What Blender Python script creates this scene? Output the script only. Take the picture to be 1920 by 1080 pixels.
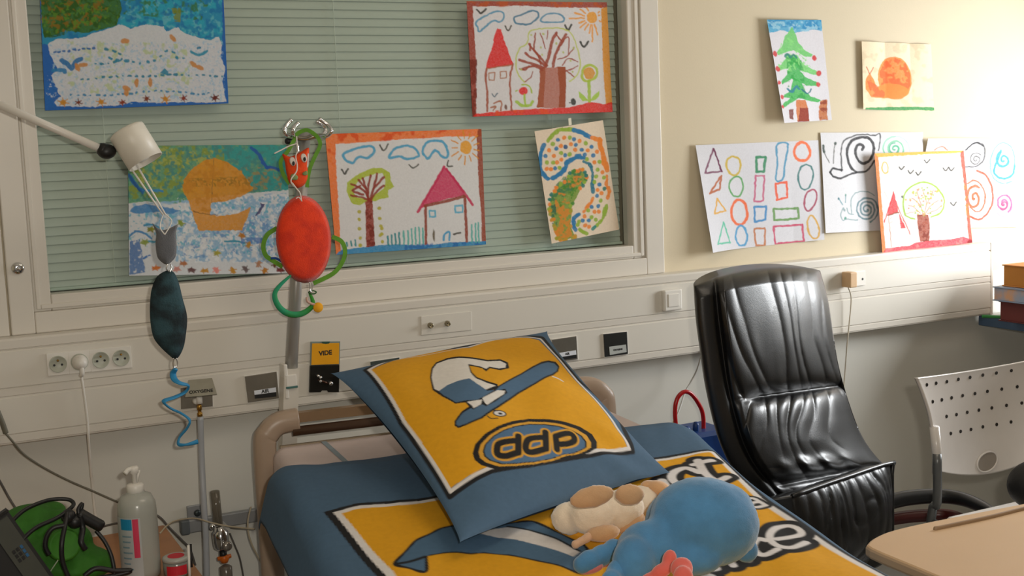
import bpy, bmesh, math, random
import numpy as np
from mathutils import Vector, Matrix

for _o in list(bpy.data.objects):
    bpy.data.objects.remove(_o, do_unlink=True)
S = bpy.context.scene
COL = S.collection
CAM = np.array([0.0, -3.08, 1.40])
YAW, PITCH, ROLL, FPX = 0.4594, 0.1153, 0.0398, 2300.0
_cy, _sy, _cp, _sp = math.cos(YAW), math.sin(YAW), math.cos(PITCH), math.sin(PITCH)
FWD = np.array([_sy * _cp, _cy * _cp, -_sp])
_rt = np.array([_cy, -_sy, 0.0]); _dn = np.cross(FWD, _rt)
RGT = math.cos(ROLL) * _rt + math.sin(ROLL) * _dn
DWN = -math.sin(ROLL) * _rt + math.cos(ROLL) * _dn
def ray(x, y): return RGT * ((x - 960) / FPX) + DWN * ((y - 540) / FPX) + FWD
def at(x, y, Y=0.0):
    v = ray(x, y); return CAM + v * ((Y - CAM[1]) / v[1])
def atz(x, y, Z):
    v = ray(x, y); return CAM + v * ((Z - CAM[2]) / v[2])
def vnoise(x, y, seed):
    """smooth value noise in 0..1 on arrays"""
    rng = np.random.RandomState(seed); t = rng.rand(64, 64)
    xi = np.floor(x).astype(int); yi = np.floor(y).astype(int); fx = x - xi; fy = y - yi
    fx = fx * fx * (3 - 2 * fx); fy = fy * fy * (3 - 2 * fy)
    g = lambda a, b: t[a % 64, b % 64]
    return (g(xi, yi) * (1 - fx) + g(xi + 1, yi) * fx) * (1 - fy) + (g(xi, yi + 1) * (1 - fx) + g(xi + 1, yi + 1) * fx) * fy
# ---- bed frame of reference: u across from the left, v from the headboard towards the foot
BED0 = np.array([0.725, -0.17, 0.0]); _ba = math.radians(6)
BU = np.array([math.cos(_ba), -math.sin(_ba), 0.0]); BV = np.array([-math.sin(_ba), -math.cos(_ba), 0.0])
def bed(u, v, z):
    u = np.asarray(u, float); v = np.asarray(v, float); z = np.asarray(z, float)
    return BED0 + u[..., None] * BU + v[..., None] * BV + z[..., None] * np.array([0, 0, 1.0])
def mattress_z(v):
    t = np.clip((np.asarray(v, float) - 0.30) / 1.0, 0, 1); t = t * t * (3 - 2 * t)
    return 0.70 - 0.10 * t
def duvet_point(u, v):
    u = np.asarray(u, float); v = np.asarray(v, float)
    r, e0 = 0.055, 0.030
    v = v + 0.09 * np.clip(u, 0, 1) * np.clip(1 - (v - 0.28) / 0.6, 0, 1)
    tt = np.clip((v - 0.35) / 0.5, 0, 1); e1 = 0.930 - 0.055 * tt * tt * (3 - 2 * tt)
    dz = np.zeros_like(u + v); uu = u + 0 * v
    for s, e in ((-1, e0), (1, e1)):
        d = np.maximum(0, (u - e) * s + 0 * v)
        th = np.minimum(d / r, 1.30); ex = np.maximum(0, d - r * 1.30)
        off = r * np.sin(th) + ex * math.cos(1.30); dz = dz - r * (1 - np.cos(th)) - ex * math.sin(1.30)
        uu = np.where(d > 0, e + s * off, uu)
    w = 0.012 * (vnoise(u * 5 + 3, v * 4 + 1, 5) - .5) + 0.010 * (vnoise(u * 11 + v * 3, v * 5 - u * 4, 6) - .5) + 0.004 * (vnoise(u * 26 + v * 8, v * 9, 8) - .5)
    vh = v - 0.09 * np.clip(u, 0, 1) * np.clip(1 - (v - 0.28) / 0.6, 0, 1)
    puff = 0.022 * np.clip((vh - 0.29) / 0.10, 0, 1) ** .5
    head = np.where(vh < 0.31, -0.012 * np.clip((0.31 - vh) / 0.02, 0, 1), 0)
    return bed(uu, v, mattress_z(v) + 0.012 + puff + head + dz + w)
PIL = dict(bl=atz(862, 1017, .705), br=atz(1257, 886, .70), tl=at(620, 700, -.45), tr=at(1026, 621, -.33))
def pillow_point(u, v, side=1.0):
    u = np.asarray(u, float); v = np.asarray(v, float)
    a, b, c, d = PIL['bl'], PIL['br'], PIL['tl'], PIL['tr']
    cu = lambda t: t
    U = u; Vv = v
    # sides pulled in between the tips
    U = U + 0.055 * (0.5 - u) * 2 * np.clip(4 * v * (1 - v), 0, 1) ** 0.7 * np.abs(2 * u - 1) ** 2
    Vv = Vv + 0.02 * (0.5 - v) * 2 * np.clip(4 * u * (1 - u), 0, 1) ** 0.7 * np.abs(2 * v - 1) ** 2
    U = U[..., None]; Vv = Vv[..., None]
    P = (a * (1 - U) + b * U) * (1 - Vv) + (c * (1 - U) + d * U) * Vv
    n = np.cross(b - a, c - a); n = n / np.linalg.norm(n)
    t = 0.072 * np.clip(4 * u * (1 - u), 0, 1) ** .55 * np.clip(4 * v * (1 - v), 0, 1) ** .55
    if side > 0:
        k = np.clip(1 - ((u - .86) ** 2 + (v - .12) ** 2) / .05, 0, 1)
        t = t + k * 0.006 * np.sin((u * .8 + v) * 30 + 2 * vnoise(u * 7, v * 7, 12)) * np.clip(4 * u * (1 - u), 0, 1)
        t = t + 0.014 * (vnoise(u * 5 + v, v * 5 - u * 2, 11) - .5) * np.clip(8 * u * (1 - u), 0, 1) * np.clip(8 * v * (1 - v), 0, 1)
    return P + n * (t * side)[..., None]

# ------------------------------------------------------------------ camera, sky, lights, exposure
cam = bpy.data.cameras.new('camera'); cam.sensor_width = 36.0; cam.lens = FPX / 1920 * 36.0
cam.clip_start = 0.02; cam.clip_end = 60
co = bpy.data.objects.new('camera', cam); COL.objects.link(co)
co.matrix_world = Matrix(((RGT[0], -DWN[0], -FWD[0], CAM[0]), (RGT[1], -DWN[1], -FWD[1], CAM[1]), (RGT[2], -DWN[2], -FWD[2], CAM[2]), (0, 0, 0, 1)))
S.camera = co
S.view_settings.view_transform = 'Standard'; S.view_settings.look = 'None'
S.view_settings.gamma = 1.0; S.view_settings.use_curve_mapping = False
S.view_settings.exposure = 0.0
W = bpy.data.worlds.new('world'); S.world = W; W.use_nodes = True
W.node_tree.nodes['Background'].inputs[0].default_value = (1.0, 0.93, 0.84, 1)
W.node_tree.nodes['Background'].inputs[1].default_value = 0.20
def area_light(name, loc, target, sx, sy, power, color, spread=180):
    l = bpy.data.lights.new(name, 'AREA'); l.shape = 'RECTANGLE'; l.size = sx; l.size_y = sy
    l.energy = power; l.color = color; l.spread = math.radians(spread)
    o = bpy.data.objects.new(name, l); COL.objects.link(o); o.location = loc
    o.rotation_euler = (Vector(target) - Vector(loc)).to_track_quat('-Z', 'Z').to_euler()
    return o
area_light('window_daylight', (3.96, -0.85, 1.26), (2.6, -0.55, 0.9), 0.8, 0.8, 52, (0.95, 0.98, 1.0))
area_light('ceiling_light', (1.7, -1.5, 2.55), (1.7, -1.3, 0), 1.2, 0.6, 7, (1.0, 0.86, 0.68))
area_light('camera_flash', (0.10, -3.10, 1.47), (1.4, 0, 0.9), 0.05, 0.03, 17, (1.0, 0.93, 0.82))

# ------------------------------------------------------------------ materials
def lin(c):
    c = c / 255.0
    return c / 12.92 if c <= 0.04045 else ((c + 0.055) / 1.055) ** 2.4
def rgb(h): return tuple(lin(int(h[i:i + 2], 16)) for i in (0, 2, 4))
_M = {}
def mat(name, h, rough=0.5, metal=0.0, var=0.06, scale=30.0, bump=0.0, bscale=60.0, coat=0.0, trans=0.0, alpha=1.0, sheen=0.0, spec=0.5, h2=None):
    if name in _M: return _M[name]
    m = bpy.data.materials.new(name); m.use_nodes = True; nt = m.node_tree; N = nt.nodes; L = nt.links
    b = N['Principled BSDF']
    b.inputs['Roughness'].default_value = rough; b.inputs['Metallic'].default_value = metal
    b.inputs['Coat Weight'].default_value = coat; b.inputs['Transmission Weight'].default_value = trans
    b.inputs['Alpha'].default_value = alpha; b.inputs['Sheen Weight'].default_value = sheen
    b.inputs['Specular IOR Level'].default_value = spec
    tc = N.new('ShaderNodeTexCoord'); nz = N.new('ShaderNodeTexNoise'); nz.inputs['Scale'].default_value = scale; nz.inputs['Detail'].default_value = 4
    L.new(tc.outputs['Object'], nz.inputs['Vector'])
    mx = N.new('ShaderNodeMix'); mx.data_type = 'RGBA'
    c = rgb(h); c2 = rgb(h2) if h2 else tuple(x * (1 - 2 * var) for x in c); c1 = c if h2 else tuple(min(1, x * (1 + var)) for x in c)
    mx.inputs[6].default_value = (*c1, 1); mx.inputs[7].default_value = (*c2, 1)
    if h2:
        rp = N.new('ShaderNodeMapRange'); rp.inputs[1].default_value = .38; rp.inputs[2].default_value = .62
        L.new(nz.outputs['Fac'], rp.inputs[0]); L.new(rp.outputs[0], mx.inputs[0])
    else: L.new(nz.outputs['Fac'], mx.inputs[0])
    L.new(mx.outputs[2], b.inputs['Base Color'])
    if bump:
        n2 = N.new('ShaderNodeTexNoise'); n2.inputs['Scale'].default_value = bscale; n2.inputs['Detail'].default_value = 3
        L.new(tc.outputs['Object'], n2.inputs['Vector'])
        bp = N.new('ShaderNodeBump'); bp.inputs['Strength'].default_value = bump; bp.inputs['Distance'].default_value = 0.004
        L.new(n2.outputs['Fac'], bp.inputs['Height']); L.new(bp.outputs[0], b.inputs['Normal'])
    _M[name] = m
    return m
def pigment_mat(name, rough=0.75, bump=0.05, bscale=220, sheen=0.0):
    if name in _M: return _M[name]
    m = bpy.data.materials.new(name); m.use_nodes = True; N = m.node_tree.nodes; L = m.node_tree.links
    b = N['Principled BSDF']; b.inputs['Roughness'].default_value = rough; b.inputs['Sheen Weight'].default_value = sheen
    b.inputs['Specular IOR Level'].default_value = 0.3
    a = N.new('ShaderNodeAttribute'); a.attribute_name = 'pigment'
    tc = N.new('ShaderNodeTexCoord'); nz = N.new('ShaderNodeTexNoise'); nz.inputs['Scale'].default_value = bscale; nz.inputs['Detail'].default_value = 3
    L.new(tc.outputs['Object'], nz.inputs['Vector'])
    mr = N.new('ShaderNodeMapRange'); mr.inputs[3].default_value = .9; mr.inputs[4].default_value = 1.08; L.new(nz.outputs['Fac'], mr.inputs[0])
    mx = N.new('ShaderNodeMix'); mx.data_type = 'RGBA'; mx.blend_type = 'MULTIPLY'; mx.inputs[0].default_value = 1
    L.new(a.outputs['Color'], mx.inputs[6]); L.new(mr.outputs[0], mx.inputs[7]); L.new(mx.outputs[2], b.inputs['Base Color'])
    bp = N.new('ShaderNodeBump'); bp.inputs['Strength'].default_value = bump; bp.inputs['Distance'].default_value = .002
    L.new(nz.outputs['Fac'], bp.inputs['Height']); L.new(bp.outputs[0], b.inputs['Normal'])
    _M[name] = m
    return m
def glass_mat():
    if 'glass' in _M: return _M['glass']
    m = bpy.data.materials.new('clear_pane'); m.use_nodes = True; N = m.node_tree.nodes; L = m.node_tree.links
    N.remove(N['Principled BSDF']); out = N['Material Output']
    t = N.new('ShaderNodeBsdfTransparent'); t.inputs[0].default_value = (.97, .985, .975, 1)
    g = N.new('ShaderNodeBsdfGlossy'); g.inputs['Roughness'].default_value = .03
    lw = N.new('ShaderNodeLayerWeight'); lw.inputs[0].default_value = .5
    pw = N.new('ShaderNodeMath'); pw.operation = 'POWER'; pw.inputs[1].default_value = 5; L.new(lw.outputs['Facing'], pw.inputs[0])
    f = N.new('ShaderNodeMath'); f.operation = 'MULTIPLY_ADD'; f.inputs[1].default_value = .7; f.inputs[2].default_value = .02; L.new(pw.outputs[0], f.inputs[0])
    mx = N.new('ShaderNodeMixShader'); L.new(f.outputs[0], mx.inputs[0]); L.new(t.outputs[0], mx.inputs[1]); L.new(g.outputs[0], mx.inputs[2]); L.new(mx.outputs[0], out.inputs[0])
    _M['glass'] = m
    return m

# ------------------------------------------------------------------ mesh helpers
def obj(name, bm, m, parent=None, smooth=False, sub=0):
    me = bpy.data.meshes.new(name); bm.normal_update(); bm.to_mesh(me); bm.free()
    return link(name, me, m, parent, smooth, sub)
def link(name, me, m, parent=None, smooth=False, sub=0):
    for x in (m if isinstance(m, (list, tuple)) else [m]): me.materials.append(x)
    if smooth: me.polygons.foreach_set('use_smooth', [True] * len(me.polygons))
    o = bpy.data.objects.new(name, me); COL.objects.link(o)
    if parent is not None: adopt(o, parent)
    if sub:
        md = o.modifiers.new('sub', 'SUBSURF'); md.levels = md.render_levels = sub
    return o
def wloc(p):
    t = Vector(p.location); q = p
    return t if p.type == 'EMPTY' else Vector((0, 0, 0))
def adopt(o, p):
    o.parent = p
    if p.type == 'EMPTY' and p.parent is None: o.matrix_parent_inverse = Matrix.Translation(-Vector(p.location))
def tag(o, label, cat, group=None, kind=None):
    o['label'] = label; o['category'] = cat
    if group: o['group'] = group
    if kind: o['kind'] = kind
    return o
def thing(name, label, cat, loc, group=None):
    o = bpy.data.objects.new(name, None); COL.objects.link(o); o.location = tuple(loc); o.empty_display_size = .03
    return tag(o, label, cat, group)
def struct(o):
    o['kind'] = 'structure'; return o
V3 = lambda p: Vector([float(c) for c in p])
def box(bm, x0, x1, y0, y1, z0, z1, bev=0.0, seg=2, mi=0):
    r = bmesh.ops.create_cube(bm, size=1.0)['verts']
    for v in r: v.co = Vector(((x0 + x1) / 2 + v.co.x * (x1 - x0), (y0 + y1) / 2 + v.co.y * (y1 - y0), (z0 + z1) / 2 + v.co.z * (z1 - z0)))
    fs = set(f for v in r for f in v.link_faces)
    for f in fs: f.material_index = mi
    if bev: bmesh.ops.bevel(bm, geom=list(set(e for v in r for e in v.link_edges)), offset=bev, segments=seg, profile=.5, affect='EDGES')
    return bm
def nb(): return bmesh.new()
def catmull(P, n=8, closed=False):
    P = [np.asarray(p, float) for p in P]; out = []
    m = len(P)
    if m < 3: return P
    for i in range(m if closed else m - 1):
        g = (lambda k: P[k % m]) if closed else (lambda k: P[min(max(k, 0), m - 1)])
        a, b, c, d = g(i - 1), g(i), g(i + 1), g(i + 2)
        for j in range(n):
            t = j / n
            out.append(0.5 * ((2 * b) + (-a + c) * t + (2 * a - 5 * b + 4 * c - d) * t * t + (-a + 3 * b - 3 * c + d) * t ** 3))
    if not closed: out.append(P[-1])
    return out
def sweep(bm, path, prof, closed=False, up=(0, 0, 1), twist=None, caps=True):
    """prof: list of (a,b) offsets or function(i,n)->list"""
    P = [V3(p) for p in path]; n = len(P); rings = []
    last = None
    for i, p in enumerate(P):
        t = (P[(i + 1) % n] - P[i - 1]) if closed else (P[min(i + 1, n - 1)] - P[max(i - 1, 0)])
        if t.length < 1e-9: t = Vector((0, 0, 1))
        t.normalize()
        u = Vector(up) if last is None else last
        u = u - t * u.dot(t)
        if u.length < 1e-4: u = t.orthogonal()
        u.normalize(); last = u.copy() if up == (0, 0, 1) or True else u
        s = t.cross(u)
        if twist: 
            a = twist(i / max(1, n - 1)); u, s = u * math.cos(a) + s * math.sin(a), s * math.cos(a) - u * math.sin(a)
        pr = prof(i / max(1, n - 1)) if callable(prof) else prof
        rings.append([bm.verts.new(p + u * a + s * b) for a, b in pr])
    k = len(rings[0])
    for i in range(n if closed else n - 1):
        A, B = rings[i], rings[(i + 1) % n]
        for j in range(k): bm.faces.new((A[j], A[(j + 1) % k], B[(j + 1) % k], B[j]))
    if caps and not closed:
        bm.faces.new(list(reversed(rings[0]))); bm.faces.new(rings[-1])
    return bm
def circ(r, n=10, r2=None): return [(r * math.cos(2 * math.pi * i / n), (r2 or r) * math.sin(2 * math.pi * i / n)) for i in range(n)]
def tube(bm, path, r, n=10, closed=False, smooth=8):
    Q = catmull(path, smooth, closed) if smooth and len(path) > 2 else path
    pr = (lambda t: circ(r(t), n)) if callable(r) else circ(r, n)
    return sweep(bm, Q, pr, closed)
def lathe(bm, base, axis, prof, n=24, cap=True):
    """prof list of (radius, height) along axis from base"""
    ax = V3(axis).normalized(); u = ax.orthogonal().normalized(); s = ax.cross(u); base = V3(base)
    rings = []
    for r, h in prof:
        rings.append([bm.verts.new(base + ax * h + (u * math.cos(2 * math.pi * i / n) + s * math.sin(2 * math.pi * i / n)) * max(r, 1e-5)) for i in range(n)])
    for A, B in zip(rings[:-1], rings[1:]):
        for j in range(n): bm.faces.new((A[j], A[(j + 1) % n], B[(j + 1) % n], B[j]))
    if cap: bm.faces.new(list(reversed(rings[0]))); bm.faces.new(rings[-1])
    return bm
def prism(bm, pts, off, bev=0.0, mi=0):
    """closed outline of 3-D points pushed by the vector off"""
    A = [bm.verts.new(V3(p)) for p in pts]; B = [bm.verts.new(V3(p) + V3(off)) for p in pts]; n = len(A)
    fs = [bm.faces.new(A), bm.faces.new(list(reversed(B)))]
    for i in range(n): fs.append(bm.faces.new((A[(i + 1) % n], A[i], B[i], B[(i + 1) % n])))
    bmesh.ops.recalc_face_normals(bm, faces=fs)
    for f in fs: f.material_index = mi
    if bev: bmesh.ops.bevel(bm, geom=[e for f in fs[:2] for e in f.edges], offset=bev, segments=2, profile=.5, affect='EDGES')
    return bm
def puffy(bm, outline, depth, n_in=4):
    """felt-like cushioned plate: outline of 3-D points, bulging by depth to both sides along -Y/+Y"""
    C = sum((V3(p) for p in outline), Vector()) / len(outline); n = len(outline)
    d = Vector((0, -1, 0)); rings = []
    for side in (1, -1):
        prev = None
        for k in range(n_in + 1):
            f = k / n_in; h = depth * math.sin(math.acos(max(0, min(1, 1 - f)))) if k else 0
            sc = 1 - f
            if k == 0 and side == -1: ring = rings[0]
            elif k == n_in: ring = [bm.verts.new(C + d * h * side)]
            else: ring = [bm.verts.new(C + (V3(p) - C) * (sc if k else 1) + d * h * side) for p in outline]
            if k == 0 and side == 1: rings.append(ring)
            if prev is not None:
                if len(ring) == 1:
                    for j in range(n): bm.faces.new((prev[j], prev[(j + 1) % n], ring[0]))
                else:
                    for j in range(n): bm.faces.new((prev[j], prev[(j + 1) % n], ring[(j + 1) % n], ring[j]))
            prev = ring
    bmesh.ops.recalc_face_normals(bm, faces=bm.faces[:])
    return bm
def gridmesh(name, P, m, parent=None, pig=None, smooth=True, closed_back=None):
    """P: (ny,nx,3) array of points; optional per-vertex pigment (ny,nx,3) linear; optional back surface stitched on"""
    ny, nx = P.shape[:2]
    idx = np.arange(ny * nx).reshape(ny, nx)
    q = np.stack([idx[:-1, :-1], idx[1:, :-1], idx[1:, 1:], idx[:-1, 1:]], -1).reshape(-1, 4)
    verts = P.reshape(-1, 3)
    if closed_back is not None:
        off = ny * nx; verts = np.concatenate([verts, closed_back.reshape(-1, 3)])
        q2 = q[:, ::-1] + off
        rim = np.concatenate([idx[0, :-1], idx[:-1, -1], idx[-1, :0:-1], idx[:0:-1, 0]])
        rn = np.roll(rim, -1)
        q3 = np.stack([rim, rn, rn + off, rim + off], -1)
        q = np.concatenate([q, q2, q3])
    me = bpy.data.meshes.new(name)
    me.vertices.add(len(verts)); me.vertices.foreach_set('co', verts.astype(np.float32).ravel())
    me.loops.add(q.size); me.loops.foreach_set('vertex_index', q.astype(np.int32).ravel())
    me.polygons.add(len(q)); me.polygons.foreach_set('loop_start', np.arange(0, q.size, 4, dtype=np.int32))
    me.update(calc_edges=True)
    if pig is not None:
        at_ = me.color_attributes.new('pigment', 'FLOAT_COLOR', 'POINT')
        c = np.ones((len(verts), 4), np.float32); c[:, :3] = np.concatenate([pig.reshape(-1, 3)] * (2 if closed_back is not None else 1))
        at_.data.foreach_set('color', c.ravel())
    return link(name, me, m, parent, smooth)
def text(name, s, size, origin, m, parent, across=(1, 0, 0), upv=(0, 0, 1), bold=0.0, sx=1.0):
    cu = bpy.data.curves.new(name, 'FONT'); cu.body = s; cu.size = size; cu.align_x = 'CENTER'; cu.align_y = 'CENTER'; cu.offset = bold; cu.extrude = 0.0002
    t = bpy.data.objects.new(name, cu); COL.objects.link(t)
    bpy.context.view_layer.update()
    me = bpy.data.meshes.new_from_object(t.evaluated_get(bpy.context.evaluated_depsgraph_get()))
    bpy.data.objects.remove(t, do_unlink=True); bpy.data.curves.remove(cu)
    a = V3(across).normalized(); u = V3(upv).normalized(); n = a.cross(u)
    for v in me.vertices: v.co = V3(origin) + a * (v.co.x * sx) + u * v.co.y + n * v.co.z
    me.name = name; me.materials.clear()
    return link(name, me, m, parent)
def px(L, Y=None):
    """pixel list -> world points; entries (x,y,Y) or (x,y) with a common Y"""
    return [at(p[0], p[1], p[2] if len(p) > 2 else Y) for p in L]
def mpp(p):  # metres that one pixel spans at a world point
    return float((np.asarray(p) - CAM) @ FWD) / FPX
def balls(name, L, m, parent=None, voxel=0.007, smooth_it=8, fuzz=0.0):
    """one continuous soft body from overlapping ellipsoids: (centre, (rx,ry,rz), rotation matrix or None)"""
    bm = nb()
    for c, r, R in L:
        Mx = Matrix.Translation(V3(c)) @ (R.to_4x4() if R is not None else Matrix.Identity(4)) @ Matrix.Diagonal((*r, 1))
        bmesh.ops.create_icosphere(bm, subdivisions=3, radius=1.0, matrix=Mx)
    o = obj(name, bm, m, parent, True)
    rm = o.modifiers.new('r', 'REMESH'); rm.mode = 'VOXEL'; rm.voxel_size = voxel; rm.use_smooth_shade = True
    sm = o.modifiers.new('s', 'SMOOTH'); sm.iterations = smooth_it; sm.factor = .5
    bpy.context.view_layer.update()
    me = bpy.data.meshes.new_from_object(o.evaluated_get(bpy.context.evaluated_depsgraph_get()))
    o.modifiers.clear(); old = o.data; o.data = me; bpy.data.meshes.remove(old)
    if fuzz:
        co_ = np.array([v.co for v in me.vertices]); nn = np.array([v.normal for v in me.vertices])
        f = vnoise(co_[:, 0] * 70 + co_[:, 2] * 50, co_[:, 1] * 70 - co_[:, 2] * 45, 51) - .5
        f = f + .8 * (np.random.RandomState(3).rand(len(co_)) - .5)
        me.vertices.foreach_set('co', (co_ + nn * (f * fuzz)[:, None]).astype(np.float32).ravel()); me.update()
    me.polygons.foreach_set('use_smooth', [True] * len(me.polygons))
    return o

# ------------------------------------------------------------------ crayon painter: strokes in the sheet's own units -> pigment per vertex
def paint(A, nx, ny, ss=2, roughness=0.0):
    Wd, Hd = A['W'], A['H']; NX, NY = nx * ss, ny * ss
    sc = NX / Wd
    gx, gy = np.meshgrid((np.arange(NX) + .5) / NX * Wd, (np.arange(NY) + .5) / NY * Hd)
    wob = A['wob']
    X = gx + wob * 2 * (vnoise(gx / 5, gy / 5, 71) - .5); Y = gy + wob * 2 * (vnoise(gx / 5 + 9, gy / 5, 72) - .5)
    grain = vnoise(gx / 1.3, gy / 1.3, 73)
    C = np.empty((NY, NX, 3)); C[:] = rgb(A['bg'])
    def clip(x0, y0, x1, y1, pad):
        i0 = max(0, int((x0 - pad) * sc)); i1 = min(NX, int((x1 + pad) * sc) + 2); j0 = max(0, int((y0 - pad) * NY / Hd)); j1 = min(NY, int((y1 + pad) * NY / Hd) + 2)
        return (slice(j0, j1), slice(i0, i1)) if i1 > i0 and j1 > j0 else None
    def put(w, a, col):
        a = a * (1 - roughness * grain[w]); C[w] = C[w] * (1 - a[..., None]) + np.array(rgb(col)) * a[..., None]
    def inside(w, P):
        x, y = X[w], Y[w]; r = np.zeros(x.shape, bool); n = len(P)
        for i in range(n):
            (xa, ya), (xb, yb) = P[i], P[(i + 1) % n]
            if ya == yb: continue
            r ^= ((ya > y) != (yb > y)) & (x < (xb - xa) * (y - ya) / (yb - ya) + xa)
        return r
    def bbox(P): xs = [p[0] for p in P]; ys = [p[1] for p in P]; return min(xs), min(ys), max(xs), max(ys)
    def line(P, wd, col):
        w = clip(*bbox(P), wd + 3)
        if w is None: return
        x, y = X[w], Y[w]; D = np.full(x.shape, 1e9)
        for (xa, ya), (xb, yb) in zip(P[:-1], P[1:]):
            dx, dy = xb - xa, yb - ya; l2 = dx * dx + dy * dy + 1e-9
            t = np.clip(((x - xa) * dx + (y - ya) * dy) / l2, 0, 1)
            D = np.minimum(D, (x - xa - t * dx) ** 2 + (y - ya - t * dy) ** 2)
        put(w, np.clip((wd / 2 - np.sqrt(D)) * 1.2 + .5, 0, 1), col)
    for o in A['ops']:
        k, col = o[0], o[1]
        if k == 'f':
            w = clip(*bbox(o[2]), 3)
            if w is not None: put(w, inside(w, o[2]).astype(float), col)
        elif k == 'n':
            w = clip(*bbox(o[2]), 3)
            if w is not None:
                s = o[3]; v = .6 * vnoise(X[w] / s, Y[w] / s, o[5]) + .4 * vnoise(X[w] / s * 2.3, Y[w] / s * 2.3, o[5] + 1)
                put(w, inside(w, o[2]) * np.clip((v - o[4]) * 7 + .5, 0, 1) * .9, col)
        elif k in 'lLP':
            P = o[3]
            if k == 'P': P = P + [P[0]]
            elif k == 'L': P = [tuple(p) for p in catmull(P, 6, True)] + [P[0]] if len(P) > 5 else P + [P[0]]
            elif len(P) > 2: P = [tuple(p) for p in catmull(P, 6)]
            line(P, o[2], col)
        elif k == 'd':
            P = catmull(o[3], 12); rg = random.Random(o[5]); acc = 0
            for a, b in zip(P[:-1], P[1:]):
                acc += math.hypot(*(b - a))
                if acc > o[4]:
                    acc = 0; r = o[2] * .5 * rg.uniform(.75, 1.25); ang = math.atan2(b[1] - a[1], b[0] - a[0]); q = r * rg.uniform(.2, 1.0)
                    c = b + np.array([rg.uniform(-.3, .3), rg.uniform(-.3, .3)]) * r
                    line([(c[0] - q * math.cos(ang), c[1] - q * math.sin(ang)), (c[0] + q * math.cos(ang), c[1] + q * math.sin(ang))], 2 * r * .8, col)
        elif k in 'eE':
            cx, cy, rx, ry = o[2:6]; an = o[6] if k == 'E' else 0; R = max(rx, ry)
            w = clip(cx - R, cy - R, cx + R, cy + R, 2)
            if w is not None:
                dx, dy = X[w] - cx, Y[w] - cy; u = dx * math.cos(an) + dy * math.sin(an); v = dy * math.cos(an) - dx * math.sin(an)
                put(w, np.clip((1 - np.sqrt((u / rx) ** 2 + (v / ry) ** 2)) * min(rx, ry) + .5, 0, 1), col)
        elif k == 'o':
            _, _, wd, cx, cy, rx, ry, an = o
            P = []
            for i in range(33):
                a = i * math.pi / 16; r = 1 + .03 * math.sin(3 * a + cx)
                u, v = rx * r * math.cos(a), ry * r * math.sin(a); P.append((cx + u * math.cos(an) - v * math.sin(an), cy + u * math.sin(an) + v * math.cos(an)))
            line(P, wd, col)
    return C.reshape(ny, ss, nx, ss, 3).mean((1, 3))

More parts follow.
